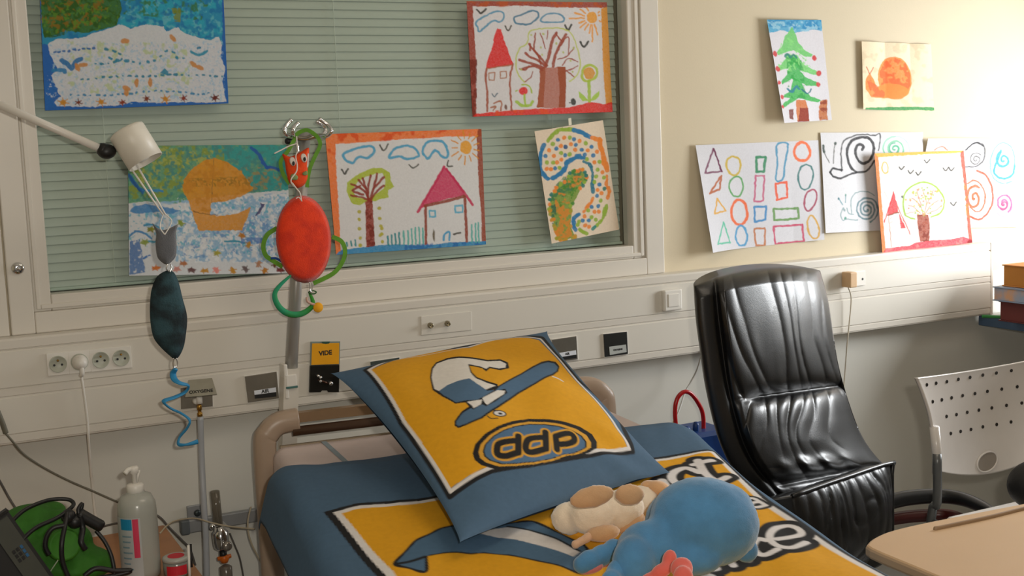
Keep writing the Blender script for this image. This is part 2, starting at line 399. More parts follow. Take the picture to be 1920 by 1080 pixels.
# ------------------------------------------------------------------ the printed and drawn designs, stroke by stroke, in each sheet's own units
ART = {
 'sea': dict(W=344, H=246, bg='2a66b4', wob=1.2, quad=[(73.0,-40.0),(416.5,-50.0),(428.0,194.0),(84.5,207.5)], ops=[
  ('f','2a66b4',[(-0.1,-7.5),(345.0,0.0),(346.0,247.1),(-0.8,247.2)]),
  ('f','2f93b8',[(2.3,-7.4),(342.5,-0.0),(337.4,133.4),(245.3,130.2),(1.3,121.8)]),
  ('n','2fa6c0',[(131.2,-3.7),(342.5,-0.0),(338.0,120.8),(126.3,101.2)],15.0,0.45,3),
  ('n','64b4c4',[(131.2,-3.7),(342.5,-0.0),(338.0,120.8),(126.3,101.2)],6.5,0.62,4),
  ('n','1f77b0',[(131.2,-3.7),(342.5,-0.0),(338.0,120.8),(1.6,114.4)],10.0,0.62,5),
  ('f','3f6f22',[(2.3,-7.4),(131.2,-3.7),(148.2,59.4),(136.8,91.5),(111.6,96.9),(81.4,103.4),(41.9,98.3),(24.3,105.2),(4.3,110.7),(1.2,69.6)]),
  ('n','2f5a16',[(2.3,-7.4),(131.2,-3.7),(148.2,59.4),(136.8,91.5),(81.4,103.4),(4.3,110.7),(1.2,69.6)],10.0,0.5,6),
  ('n','8a6a1e',[(2.3,-7.4),(116.3,-4.1),(123.3,58.6),(102.1,85.4),(61.9,95.3),(4.3,110.7),(1.2,69.6)],7.5,0.6,7),
  ('n','5a8a2a',[(2.3,-7.4),(131.2,-3.7),(148.2,59.4),(136.8,91.5),(81.4,103.4),(4.3,110.7)],5.5,0.66,8),
  ('n','3d7a3a',[(131.2,-3.7),(342.5,-0.0),(297.8,86.7),(147.7,71.9)],8.5,0.63,9),
  ('n','7d8a28',[(240.9,62.3),(258.5,62.9),(257.2,90.4),(244.8,87.5)],5.0,0.3,10),
  ('f','d3d6da',[(11.9,132.1),(11.2,122.2),(26.4,112.7),(71.0,113.0),(86.2,106.8),(126.6,94.9),(146.8,89.3),(161.4,98.6),(191.8,90.8),(224.2,96.9),(228.7,107.1),(251.8,97.8),(263.8,110.8),(311.2,124.9),(331.8,118.1),(335.9,138.4),(332.5,155.9),(341.5,181.4),(332.9,201.2),(338.6,241.8),(305.6,243.0),(265.3,240.2),(189.9,238.0),(160.0,234.8),(134.7,241.3),(109.9,240.4),(89.9,242.1),(20.6,238.1),(16.0,231.7),(28.9,219.8),(22.2,204.6),(17.8,192.0),(14.7,179.5),(26.2,169.9),(17.3,149.7)]),
  ('n','9fc0d8',[(12.4,122.2),(336.5,125.8),(338.6,241.8),(15.7,236.7)],4.0,0.66,11),
  ('n','b9c89a',[(46.1,115.9),(283.1,131.5),(278.4,229.4),(41.5,215.3)],8.5,0.67,12),
  ('d','2f68ac',5.5,[(12.9,137.6),(40.2,135.6),(67.6,134.1),(94.9,133.0)],7.5,1),
  ('d','2a80a0',5.0,[(102.4,133.3),(127.0,139.1),(144.0,149.2),(136.2,156.5),(118.5,162.1),(91.1,161.8)],11.5,2),
  ('d','2a80a0',4.5,[(57.5,191.0),(77.4,189.3),(117.3,187.0),(152.3,185.8),(189.7,188.9),(220.0,187.0),(267.7,188.8),(333.3,194.2)],11.0,3),
  ('d','3a86b4',4.5,[(36.4,217.6),(71.0,219.4),(120.7,220.8),(155.7,219.7),(191.0,216.5),(226.0,218.6),(261.2,221.2),(283.7,225.8),(306.5,224.2)],10.5,4),
  ('d','2a86a8',5.5,[(109.3,145.5),(133.7,156.4),(166.0,160.0),(180.9,163.1),(206.3,157.7),(227.1,142.1),(242.1,145.2),(249.0,158.0),(264.2,156.0)],13.0,5),
  ('l','2f90b0',5.0,[(274.8,145.1),(284.6,151.7),(294.8,150.8),(305.2,144.9)]),
  ('l','2f80a8',4.0,[(287.7,139.2),(292.9,138.1)]),
  ('l','2a74b0',8.5,[(34.5,152.8),(44.0,160.6),(51.1,168.4),(59.1,156.2),(69.2,151.6)]),
  ('l','2a80b8',7.5,[(18.8,170.9),(36.1,171.6),(38.4,175.4)]),
  ('f','2f88a8',[(212.5,184.2),(221.8,174.5),(229.0,182.3),(227.5,187.3)]),
  ('f','2a6ab8',[(3.1,189.0),(24.6,204.7),(24.3,212.2),(11.6,219.1),(20.7,236.9),(0.6,244.8)]),
  ('n','c5d0dc',[(4.8,179.1),(18.4,179.6),(23.3,234.5),(3.2,213.8)],4.0,0.7,13),
  ('e','c88a2a',33.3,231.2,5.5,5.0),
  ('l','c88a2a',2.0,[(33.3,231.2),(42.6,234.0)]),
  ('l','c88a2a',2.0,[(33.3,231.2),(35.1,239.5)]),
  ('l','c88a2a',2.0,[(33.3,231.2),(25.8,236.6)]),
  ('l','c88a2a',2.0,[(33.3,231.2),(24.0,228.3)]),
  ('l','c88a2a',2.0,[(33.3,231.2),(31.5,222.8)]),
  ('l','c88a2a',2.0,[(33.3,231.2),(40.8,225.7)]),
  ('e','c88a2a',101.4,233.8,5.23,4.75),
  ('l','c88a2a',2.0,[(101.4,233.8),(110.4,236.5)]),
  ('l','c88a2a',2.0,[(101.4,233.8),(103.2,241.7)]),
  ('l','c88a2a',2.0,[(101.4,233.8),(94.3,239.0)]),
  ('l','c88a2a',2.0,[(101.4,233.8),(92.5,231.1)]),
  ('l','c88a2a',2.0,[(101.4,233.8),(99.7,225.9)]),
  ('l','c88a2a',2.0,[(101.4,233.8),(108.6,228.6)]),
  ('e','c88a2a',221.6,232.7,5.5,5.0),
  ('l','c88a2a',2.0,[(221.6,232.7),(231.1,235.6)]),
  ('l','c88a2a',2.0,[(221.6,232.7),(223.4,241.1)]),
  ('l','c88a2a',2.0,[(221.6,232.7),(213.9,238.2)]),
  ('l','c88a2a',2.0,[(221.6,232.7),(212.1,229.8)]),
  ('l','c88a2a',2.0,[(221.6,232.7),(219.7,224.3)]),
  ('l','c88a2a',2.0,[(221.6,232.7),(229.2,227.2)]),
  ('e','7a3a22',60.5,232.2,3.85,3.5),
  ('l','7a3a22',2.0,[(60.5,232.2),(67.1,234.2)]),
  ('l','7a3a22',2.0,[(60.5,232.2),(61.8,238.0)]),
  ('l','7a3a22',2.0,[(60.5,232.2),(55.2,236.0)]),
  ('l','7a3a22',2.0,[(60.5,232.2),(54.0,230.2)]),
  ('l','7a3a22',2.0,[(60.5,232.2),(59.3,226.4)]),
  ('l','7a3a22',2.0,[(60.5,232.2),(65.8,228.4)]),
  ('e','8a3a22',140.0,236.0,3.58,3.25),
  ('l','8a3a22',2.0,[(140.0,236.0),(146.1,237.9)]),
  ('l','8a3a22',2.0,[(140.0,236.0),(141.2,241.5)]),
  ('l','8a3a22',2.0,[(140.0,236.0),(135.1,239.6)]),
  ('l','8a3a22',2.0,[(140.0,236.0),(133.9,234.2)]),
  ('l','8a3a22',2.0,[(140.0,236.0),(138.8,230.6)]),
  ('l','8a3a22',2.0,[(140.0,236.0),(144.9,232.5)]),
  ('e','7a3a22',185.8,230.8,3.58,3.25),
  ('l','7a3a22',2.0,[(185.8,230.8),(191.9,232.7)]),
  ('l','7a3a22',2.0,[(185.8,230.8),(187.0,236.3)]),
  ('l','7a3a22',2.0,[(185.8,230.8),(180.8,234.4)]),
  ('l','7a3a22',2.0,[(185.8,230.8),(179.6,228.9)]),
  ('l','7a3a22',2.0,[(185.8,230.8),(184.6,225.4)]),
  ('l','7a3a22',2.0,[(185.8,230.8),(190.7,227.3)]),
  ('e','8a3a2a',256.1,232.3,3.85,3.5),
  ('l','8a3a2a',2.0,[(256.1,232.3),(262.7,234.3)]),
  ('l','8a3a2a',2.0,[(256.1,232.3),(257.4,238.2)]),
  ('l','8a3a2a',2.0,[(256.1,232.3),(250.7,236.1)]),
  ('l','8a3a2a',2.0,[(256.1,232.3),(249.4,230.3)]),
  ('l','8a3a2a',2.0,[(256.1,232.3),(254.8,226.4)]),
  ('l','8a3a2a',2.0,[(256.1,232.3),(261.4,228.4)]),
  ('e','6a2a22',317.4,234.6,4.4,4.0),
  ('l','6a2a22',2.0,[(317.4,234.6),(325.0,237.0)]),
  ('l','6a2a22',2.0,[(317.4,234.6),(318.9,241.4)]),
  ('l','6a2a22',2.0,[(317.4,234.6),(311.2,239.1)]),
  ('l','6a2a22',2.0,[(317.4,234.6),(309.8,232.3)]),
  ('l','6a2a22',2.0,[(317.4,234.6),(315.9,227.9)]),
  ('l','6a2a22',2.0,[(317.4,234.6),(323.6,230.2)]),
  ('E','c88a48',150.4,120.7,8.5,4.25,0),
  ('E','c88a48',240.8,118.8,8.5,4.25,1),
  ('E','c88a48',61.1,166.2,8.5,4.25,1.2),
  ('E','c88a48',72.4,162.9,8.5,4.25,0),
  ('E','c88a48',278.8,169.1,8.5,4.25,0.6),
  ('E','c88a48',291.1,175.8,8.5,4.25,0.6),
  ('E','c88a48',167.9,200.1,8.5,4.25,1.6),
  ('E','c88a48',148.7,209.4,8.5,4.25,0.4),
  ('E','c88a48',194.2,199.8,8.5,4.25,1.5),
  ('E','c88a48',148.4,216.9,8.5,4.25,1.5),
 ]),
 'boat': dict(W=301, H=242, bg='cfd4da', wob=1.2, quad=[(239.7,273.3),(536.4,271.3),(547.3,511.9),(241.8,517.1)], ops=[
  ('f','5a9a72',[(-4.1,-8.0),(311.9,-5.8),(307.5,89.9),(212.9,91.5),(87.7,108.3),(0.1,107.3)]),
  ('n','2f9a9a',[(152.9,-6.9),(311.9,-5.8),(307.8,84.6),(228.6,91.6),(161.7,56.8)],15.56,0.35,21),
  ('n','8a9a3a',[(32.3,-2.4),(179.1,-1.4),(176.4,88.5),(0.2,99.6),(3.2,55.4)],11.93,0.5,22),
  ('n','4a8a86',[(1.1,-2.6),(306.4,-0.5),(302.1,92.4),(0.2,102.2)],7.78,0.58,23),
  ('n','a8b05a',[(47.9,3.0),(163.2,3.8),(124.5,82.7),(5.5,86.7)],6.74,0.64,24),
  ('n','9a8a5a',[(198.9,41.3),(288.5,42.1),(286.7,84.4),(197.3,88.7)],6.74,0.6,25),
  ('f','d2d6da',[(0.1,107.3),(31.0,102.5),(87.7,108.3),(124.1,98.3),(207.7,91.4),(239.2,89.1),(307.8,84.6),(300.1,249.6),(-1.0,244.5)]),
  ('n','8ab4d4',[(5.3,107.4),(304.9,89.8),(298.8,221.7),(85.6,215.8),(40.5,159.2)],11.41,0.48,26),
  ('n','6a94c4',[(87.0,144.5),(303.2,126.5),(299.6,203.8),(88.2,210.7)],6.74,0.63,27),
  ('n','dfe3e6',[(87.9,97.9),(304.8,92.5),(298.8,221.7),(88.1,218.3)],5.19,0.6,28),
  ('n','5fb0c8',[(-0.0,122.8),(304.9,89.8),(299.2,214.0),(-0.5,184.1)],4.67,0.68,29),
  ('f','4a88c0',[(3.8,122.8),(7.8,112.6),(31.0,107.7),(56.6,113.1),(92.6,120.0),(77.0,127.6),(51.3,123.4),(17.9,125.6)]),
  ('l','3a80b8',3.63,[(2.2,167.6),(12.4,158.8),(27.7,162.9),(40.4,173.2)]),
  ('l','3a88b0',3.63,[(27.9,147.5),(43.3,146.5),(56.0,151.8)]),
  ('l','2a90b0',4.15,[(30.1,178.2),(50.5,178.5)]),
  ('l','2a90ac',3.63,[(173.7,180.2),(191.8,179.2),(214.9,183.4)]),
  ('n','5a84c0',[(204.9,173.0),(249.0,173.6),(248.5,185.1),(204.5,184.5)],5.19,0.4,30),
  ('n','3a70b0',[(2.1,176.5),(19.9,174.2),(29.4,235.0),(1.5,239.5)],5.71,0.3,31),
  ('d','2f70b8',4.67,[(22.1,212.2),(32.3,206.1),(41.3,201.2)],7.78,6),
  ('l','2a68b0',6.74,[(1.9,55.3),(15.9,76.4),(26.1,85.6)]),
  ('l','3a88c0',4.15,[(26.1,83.0),(44.2,83.2),(62.2,85.2)]),
  ('f','d8932c',[(158.7,23.8),(136.2,30.2),(114.9,45.9),(101.5,64.1),(98.0,82.4),(108.5,103.4),(113.3,120.3),(126.5,159.1),(208.0,158.9),(226.4,115.1),(201.2,127.8),(164.7,132.5),(148.0,129.8),(151.1,107.8),(175.9,104.7),(207.5,96.7),(232.9,82.5),(209.1,49.4),(183.4,31.9)]),
  ('l','8a6a3a',1.3,[(158.6,24.6),(155.1,56.8),(151.9,107.8)]),
  ('l','7a5a30',1.56,[(117.1,122.1),(133.8,127.5),(162.2,130.4)]),
  ('n','9a7428',[(104.2,61.5),(227.1,60.1),(226.5,77.2),(103.8,77.3)],3.11,0.52,32),
  ('l','a87c2c',1.04,[(109.4,61.6),(214.0,60.0)]),
  ('n','c8862a',[(158.7,23.8),(136.2,30.2),(114.9,45.9),(101.5,64.1),(98.0,82.4),(108.5,103.4),(113.3,120.3),(149.4,124.6),(151.1,107.8),(175.9,104.7),(207.5,96.7),(232.9,82.5),(209.1,49.4),(183.4,31.9)],10.37,0.6,33),
  ('l','2a5aa8',6.74,[(231.7,7.0),(244.5,17.8),(251.9,31.2),(259.4,41.9)]),
  ('l','2a5aa8',5.71,[(259.4,43.2),(270.0,41.9),(283.0,46.8)]),
  ('f','4a4a78',[(232.3,133.4),(240.6,120.5),(246.0,115.4),(243.7,107.5),(248.8,110.2),(254.1,110.2),(248.5,118.0),(242.9,128.3)]),
  ('E','b87a28',206.3,169.2,6.74,3.89,0),
  ('l','b87a28',1.82,[(206.3,169.2),(211.1,164.3)]),
  ('l','b87a28',1.82,[(206.3,169.2),(213.6,171.3)]),
  ('l','b87a28',1.82,[(206.3,169.2),(206.0,175.3)]),
  ('l','b87a28',1.82,[(206.3,169.2),(198.8,170.8)]),
  ('l','b87a28',1.82,[(206.3,169.2),(202.1,164.0)]),
  ('E','b88a3a',218.7,186.8,6.74,3.89,2),
  ('l','b88a3a',1.82,[(218.7,186.8),(221.7,181.1)]),
  ('l','b88a3a',1.82,[(218.7,186.8),(226.4,187.3)]),
  ('l','b88a3a',1.82,[(218.7,186.8),(220.3,192.7)]),
  ('l','b88a3a',1.82,[(218.7,186.8),(212.0,189.9)]),
  ('l','b88a3a',1.82,[(218.7,186.8),(212.9,182.7)]),
  ('E','a8a03a',158.9,201.7,6.74,3.89,0),
  ('l','a8a03a',1.82,[(158.9,201.7),(160.9,207.6)]),
  ('l','a8a03a',1.82,[(158.9,201.7),(152.4,205.0)]),
  ('l','a8a03a',1.82,[(158.9,201.7),(152.9,197.9)]),
  ('l','a8a03a',1.82,[(158.9,201.7),(161.7,196.0)]),
  ('l','a8a03a',1.82,[(158.9,201.7),(166.6,202.1)]),
  ('E','8a9a3a',93.4,144.5,6.74,3.89,1),
  ('l','8a9a3a',1.82,[(93.4,144.5),(97.0,139.1)]),
  ('l','8a9a3a',1.82,[(93.4,144.5),(101.0,145.6)]),
  ('l','8a9a3a',1.82,[(93.4,144.5),(94.5,150.6)]),
  ('l','8a9a3a',1.82,[(93.4,144.5),(86.4,147.2)]),
  ('l','8a9a3a',1.82,[(93.4,144.5),(88.1,140.1)]),
  ('E','8a8a2a',40.6,155.4,6.74,3.89,0),
  ('l','8a8a2a',1.82,[(40.6,155.4),(43.0,161.2)]),
  ('l','8a8a2a',1.82,[(40.6,155.4),(34.4,159.0)]),
  ('l','8a8a2a',1.82,[(40.6,155.4),(34.4,151.8)]),
  ('l','8a8a2a',1.82,[(40.6,155.4),(43.0,149.6)]),
  ('l','8a8a2a',1.82,[(40.6,155.4),(48.3,155.5)]),
  ('E','8a9a4a',28.8,179.4,6.74,3.89,0),
  ('l','8a9a4a',1.82,[(28.8,179.4),(36.2,180.9)]),
  ('l','8a9a4a',1.82,[(28.8,179.4),(29.4,185.5)]),
  ('l','8a9a4a',1.82,[(28.8,179.4),(21.7,181.7)]),
  ('l','8a9a4a',1.82,[(28.8,179.4),(23.9,174.8)]),
  ('l','8a9a4a',1.82,[(28.8,179.4),(32.9,174.3)]),
  ('E','c8702a',47.2,227.7,6.74,3.89,0),
  ('l','c8702a',1.82,[(47.2,227.7),(54.7,226.8)]),
  ('l','c8702a',1.82,[(47.2,227.7),(50.7,233.1)]),
  ('l','c8702a',1.82,[(47.2,227.7),(41.9,232.0)]),
  ('l','c8702a',1.82,[(47.2,227.7),(40.5,224.9)]),
  ('l','c8702a',1.82,[(47.2,227.7),(48.5,221.8)]),
  ('E','b0724a',97.0,219.7,6.74,3.89,0),
  ('l','b0724a',1.82,[(97.0,219.7),(104.6,220.1)]),
  ('l','b0724a',1.82,[(97.0,219.7),(98.9,225.6)]),
  ('l','b0724a',1.82,[(97.0,219.7),(90.5,222.9)]),
  ('l','b0724a',1.82,[(97.0,219.7),(91.1,215.8)]),
  ('l','b0724a',1.82,[(97.0,219.7),(99.9,214.1)]),
  ('E','c08a2a',134.9,234.2,6.74,3.89,0),
  ('l','c08a2a',1.82,[(134.9,234.2),(140.6,230.2)]),
  ('l','c08a2a',1.82,[(134.9,234.2),(141.6,237.3)]),
  ('l','c08a2a',1.82,[(134.9,234.2),(133.3,240.1)]),
  ('l','c08a2a',1.82,[(134.9,234.2),(127.3,234.8)]),
  ('l','c08a2a',1.82,[(134.9,234.2),(131.9,228.6)]),
  ('E','c08a2a',187.4,235.1,6.74,3.89,1),
  ('l','c08a2a',1.82,[(187.4,235.1),(179.7,234.7)]),
  ('l','c08a2a',1.82,[(187.4,235.1),(185.6,229.2)]),
  ('l','c08a2a',1.82,[(187.4,235.1),(193.9,231.9)]),
  ('l','c08a2a',1.82,[(187.4,235.1),(193.2,239.0)]),
  ('l','c08a2a',1.82,[(187.4,235.1),(184.4,240.7)]),
  ('E','b87a28',247.8,236.1,6.74,3.89,2),
  ('l','b87a28',1.82,[(247.8,236.1),(254.4,232.9)]),
  ('l','b87a28',1.82,[(247.8,236.1),(253.6,240.0)]),
  ('l','b87a28',1.82,[(247.8,236.1),(244.7,241.7)]),
  ('l','b87a28',1.82,[(247.8,236.1),(240.1,235.5)]),
  ('l','b87a28',1.82,[(247.8,236.1),(246.1,230.1)]),
  ('E','b08060',236.7,223.2,6.74,3.89,2),
  ('l','b08060',1.82,[(236.7,223.2),(236.7,217.1)]),
  ('l','b08060',1.82,[(236.7,223.2),(244.1,221.3)]),
  ('l','b08060',1.82,[(236.7,223.2),(241.1,228.2)]),
  ('l','b08060',1.82,[(236.7,223.2),(232.0,228.1)]),
  ('l','b08060',1.82,[(236.7,223.2),(229.4,221.3)]),
  ('E','7a4a2a',267.6,225.0,6.74,3.89,2),
  ('l','7a4a2a',1.82,[(267.6,225.0),(272.2,220.0)]),
  ('l','7a4a2a',1.82,[(267.6,225.0),(275.0,226.8)]),
  ('l','7a4a2a',1.82,[(267.6,225.0),(267.5,231.1)]),
  ('l','7a4a2a',1.82,[(267.6,225.0),(260.2,226.9)]),
  ('l','7a4a2a',1.82,[(267.6,225.0),(263.1,220.0)]),
  ('E','6a4a4a',112.0,232.6,6.74,3.89,0),
  ('l','6a4a4a',1.82,[(112.0,232.6),(104.9,230.4)]),
  ('l','6a4a4a',1.82,[(112.0,232.6),(112.5,226.5)]),
  ('l','6a4a4a',1.82,[(112.0,232.6),(119.4,231.1)]),
  ('l','6a4a4a',1.82,[(112.0,232.6),(116.1,237.7)]),
  ('l','6a4a4a',1.82,[(112.0,232.6),(107.1,237.2)]),
  ('E','6a5a5a',210.6,232.4,6.74,3.89,1),
  ('l','6a5a5a',1.82,[(210.6,232.4),(214.5,227.2)]),
  ('l','6a5a5a',1.82,[(210.6,232.4),(218.1,233.7)]),
  ('l','6a5a5a',1.82,[(210.6,232.4),(211.3,238.5)]),
  ('l','6a5a5a',1.82,[(210.6,232.4),(203.5,234.8)]),
  ('l','6a5a5a',1.82,[(210.6,232.4),(205.6,227.8)]),
  ('E','e08a80',156.7,233.3,6.74,3.89,1),
  ('l','e08a80',1.82,[(156.7,233.3),(150.2,236.5)]),
  ('l','e08a80',1.82,[(156.7,233.3),(150.9,229.4)]),
  ('l','e08a80',1.82,[(156.7,233.3),(159.7,227.7)]),
  ('l','e08a80',1.82,[(156.7,233.3),(164.3,233.8)]),
  ('l','e08a80',1.82,[(156.7,233.3),(158.4,239.2)]),
  ('E','7a2a2a',277.5,235.3,6.74,3.89,0),
  ('l','7a2a2a',1.82,[(277.5,235.3),(279.1,241.2)]),
  ('l','7a2a2a',1.82,[(277.5,235.3),(270.8,238.4)]),
  ('l','7a2a2a',1.82,[(277.5,235.3),(271.8,231.2)]),
  ('l','7a2a2a',1.82,[(277.5,235.3),(280.7,229.7)]),
  ('l','7a2a2a',1.82,[(277.5,235.3),(285.2,235.9)]),
  ('E','c88a80',85.3,230.9,6.74,3.89,0),
  ('l','c88a80',1.82,[(85.3,230.9),(89.7,226.0)]),
  ('l','c88a80',1.82,[(85.3,230.9),(92.6,232.7)]),
  ('l','c88a80',1.82,[(85.3,230.9),(85.4,236.9)]),
  ('l','c88a80',1.82,[(85.3,230.9),(78.1,232.7)]),
  ('l','c88a80',1.82,[(85.3,230.9),(80.8,226.0)]),
 ]),
 'orange': dict(W=287, H=222, bg='dcdcdc', wob=0.8, quad=[(609.2,251.4),(902.2,241.7),(910.6,458.3),(630.0,477.8)], ops=[
  ('f','f07a2c',[(-2.3,-2.7),(290.0,-2.6),(287.8,15.1),(224.2,12.9),(141.2,14.6),(16.5,19.7)]),
  ('f','f07a2c',[(-2.3,-2.7),(16.5,19.0),(13.4,84.2),(12.7,138.8),(9.2,225.5),(-5.6,224.4)]),
  ('n','e0501c',[(-2.3,-2.7),(225.0,-3.3),(224.1,14.3),(16.5,19.7),(15.3,62.8),(-4.3,61.9)],13.89,0.55,41),
  ('f','9a4426',[(276.4,16.1),(281.4,-1.5),(291.3,-1.2),(289.9,223.7),(278.0,224.3),(279.3,154.2),(276.6,113.9)]),
  ('f','2a8cc0',[(-2.9,224.6),(10.3,212.8),(44.6,211.0),(94.7,208.7),(128.2,211.0),(170.6,215.4),(214.0,212.6),(290.2,214.8),(289.8,226.6)]),
  ('n','2a6cb0',[(128.2,211.0),(290.2,214.8),(289.9,225.2),(127.1,226.9)],8.33,0.55,42),
  ('L','4aa4cc',4.72,[(29.4,38.0),(43.1,31.9),(64.8,26.0),(80.8,26.6),(84.1,36.1),(71.2,46.4),(55.4,44.4),(43.9,54.6),(32.4,48.8)]),
  ('L','4aa4cc',4.44,[(110.3,48.0),(120.9,32.2),(140.3,27.5),(156.5,30.8),(165.3,44.8),(160.9,48.7),(142.8,52.0),(128.1,46.0)]),
  ('L','4aa4cc',4.72,[(172.7,36.9),(181.9,22.3),(204.2,20.4),(216.4,29.0),(219.5,49.7),(209.6,50.7),(196.3,37.8),(182.9,52.3),(175.0,45.2)]),
  ('l','4a4a40',3.06,[(95.0,23.8),(101.0,34.7),(110.2,23.2)]),
  ('l','3a3a34',3.33,[(24.3,66.2),(28.3,74.7),(34.9,65.8)]),
  ('l','5a5a52',2.78,[(145.7,62.2),(153.2,69.5),(163.4,62.2)]),
  ('l','4a4a40',2.5,[(220.5,58.0),(217.2,67.6),(227.0,68.8)]),
  ('e','eaa52c',254.8,34.6,11.11,12.5),
  ('l','e0952c',2.5,[(270.8,38.6),(280.2,41.0)]),
  ('l','e0952c',2.5,[(267.1,45.9),(278.2,56.1)]),
  ('l','e0952c',2.5,[(260.5,50.5),(263.9,60.4)]),
  ('l','e0952c',2.5,[(252.7,51.6),(250.8,67.0)]),
  ('l','e0952c',2.5,[(245.3,48.7),(239.8,57.3)]),
  ('l','e0952c',2.5,[(240.1,42.6),(227.1,49.8)]),
  ('l','e0952c',2.5,[(238.3,34.6),(228.7,34.7)]),
  ('l','e0952c',2.5,[(240.3,26.7),(227.4,19.7)]),
  ('l','e0952c',2.5,[(245.5,20.6),(240.2,12.1)]),
  ('l','e0952c',2.5,[(252.9,17.7),(251.2,2.5)]),
  ('l','e0952c',2.5,[(260.7,18.6),(264.2,8.9)]),
  ('l','e0952c',2.5,[(267.2,23.2),(278.3,12.9)]),
  ('l','e0952c',2.5,[(270.8,30.4),(280.3,27.8)]),
  ('f','b0c034',[(35.2,126.3),(28.8,106.8),(31.5,90.5),(44.4,80.3),(61.2,71.6),(80.5,65.7),(96.7,66.4),(109.7,75.2),(110.1,88.9),(116.1,101.6),(104.6,107.9),(103.7,121.7),(87.1,123.6),(78.6,127.3),(67.8,125.3),(50.9,132.7),(38.9,130.7)]),
  ('f','dcdcdc',[(48.9,91.4),(65.8,81.3),(82.4,76.6),(96.0,75.9),(100.6,88.4),(96.7,104.8),(79.5,114.9),(62.6,122.3),(46.6,118.7),(39.7,104.6)]),
  ('f','9a3a2a',[(60.9,126.3),(74.6,125.7),(72.3,210.0),(56.2,211.2)]),
  ('n','7a2a1c',[(60.9,126.3),(74.6,125.7),(72.3,210.0),(56.2,211.2)],5.56,0.55,43),
  ('l','93382a',4.17,[(67.8,125.3),(63.5,111.3),(50.9,99.7),(38.0,93.6)]),
  ('l','93382a',4.17,[(67.8,125.3),(57.4,119.2),(36.3,114.0)]),
  ('l','93382a',4.17,[(67.8,125.3),(64.1,103.1),(60.2,83.8)]),
  ('l','93382a',4.17,[(66.5,125.3),(68.2,103.3),(74.1,79.0)]),
  ('l','93382a',4.17,[(69.2,125.4),(77.6,103.8),(86.5,76.8)]),
  ('l','93382a',4.17,[(70.5,125.5),(82.6,109.6),(97.1,99.3)]),
  ('l','93382a',4.17,[(53.8,97.1),(39.7,104.6)]),
  ('l','93382a',4.17,[(77.6,103.8),(98.2,82.8)]),
  ('l','93382a',4.17,[(64.1,103.1),(52.0,86.1)]),
  ('l','93382a',4.17,[(57.9,113.8),(42.2,107.4)]),
  ('e','b8b03c',48.6,144.2,3.33,3.33),
  ('e','b8b03c',47.4,159.2,3.33,3.33),
  ('e','b8b03c',46.6,176.0,3.33,3.33),
  ('e','b8b03c',46.9,193.5,3.33,3.33),
  ('e','b8b03c',45.8,206.8,3.33,3.33),
  ('e','b8b03c',85.3,140.2,3.33,3.33),
  ('e','b8b03c',84.4,159.2,3.33,3.33),
  ('e','b8b03c',85.5,173.9,3.33,3.33),
  ('e','b8b03c',87.1,178.3,3.33,3.33),
  ('e','b8b03c',83.4,190.8,3.33,3.33),
  ('e','b8b03c',86.4,188.7,3.33,3.33),
  ('e','b8b03c',86.7,203.0,3.33,3.33),
  ('f','d03c66',[(211.4,69.3),(220.9,77.5),(247.6,116.7),(247.2,125.2),(218.2,129.3),(172.2,139.5),(155.9,152.8),(163.6,141.9),(188.4,103.8)]),
  ('l','c8305a',4.72,[(211.4,69.3),(185.2,109.3),(156.0,151.3)]),
  ('l','c8305a',4.72,[(215.5,73.1),(247.4,119.5),(263.1,144.1)]),
  ('l','96422c',5.56,[(170.7,140.9),(215.2,133.4),(247.1,126.6)]),
  ('l','96422c',5.0,[(171.5,142.3),(168.5,212.4)]),
  ('l','96422c',5.56,[(248.5,128.1),(248.4,212.0)]),
  ('L','5ab0d0',3.33,[(178.6,150.7),(190.0,150.5),(189.4,161.9),(178.8,162.1)]),
  ('L','5ab0d0',3.33,[(228.4,144.1),(242.8,143.5),(242.8,156.4),(228.9,157.0)]),
  ('l','3a9ccc',3.89,[(203.2,207.5),(205.6,196.0),(214.9,193.7),(214.2,208.2)]),
  ('E','5a4a2a',184.5,197.5,2.22,11.11,0),
  ('l','3a3428',3.33,[(223.4,197.7),(236.6,195.7)]),
  ('l','2a8c94',3.33,[(20.9,200.2),(21.5,206.4)]),
  ('l','2a8c94',3.33,[(29.3,198.0),(29.6,206.7)]),
  ('l','2a8c94',3.33,[(37.1,196.2),(37.3,207.0)]),
  ('l','2a8c94',3.33,[(97.2,193.2),(97.1,209.3)]),
  ('l','2a8c94',3.33,[(104.3,191.6),(104.1,209.6)]),
  ('l','2a8c94',3.33,[(111.4,189.8),(111.1,209.8)]),
  ('l','2a8c94',3.33,[(118.5,188.0),(118.1,210.1)]),
  ('l','5ab4ac',3.33,[(127.1,185.7),(126.5,210.4)]),
  ('l','5ab4ac',3.33,[(135.5,185.1),(135.0,210.8)]),
  ('l','5ab4ac',3.33,[(142.7,182.7),(142.1,211.0)]),
  ('l','5ab4ac',3.33,[(149.9,181.4),(149.1,211.3)]),
  ('l','5ab4ac',3.33,[(157.0,179.9),(156.2,211.6)]),
  ('l','5ab4ac',3.33,[(164.0,182.3),(163.4,211.8)]),
  ('l','5ab4ac',3.33,[(259.1,182.0),(258.9,215.5)]),
  ('l','5ab4ac',3.33,[(266.6,179.6),(266.2,215.8)]),
  ('l','5ab4ac',3.33,[(272.5,178.5),(272.1,216.0)]),
 ]),
 'tower': dict(W=263, H=211, bg='dcdadc', wob=0.8, quad=[(874.4,2.2),(1137.3,4.4),(1147.8,210.0),(885.6,218.9)], ops=[
  ('f','a03e26',[(-2.1,-1.1),(264.7,-1.8),(262.9,10.9),(161.8,11.1),(95.3,8.0),(10.1,10.3)]),
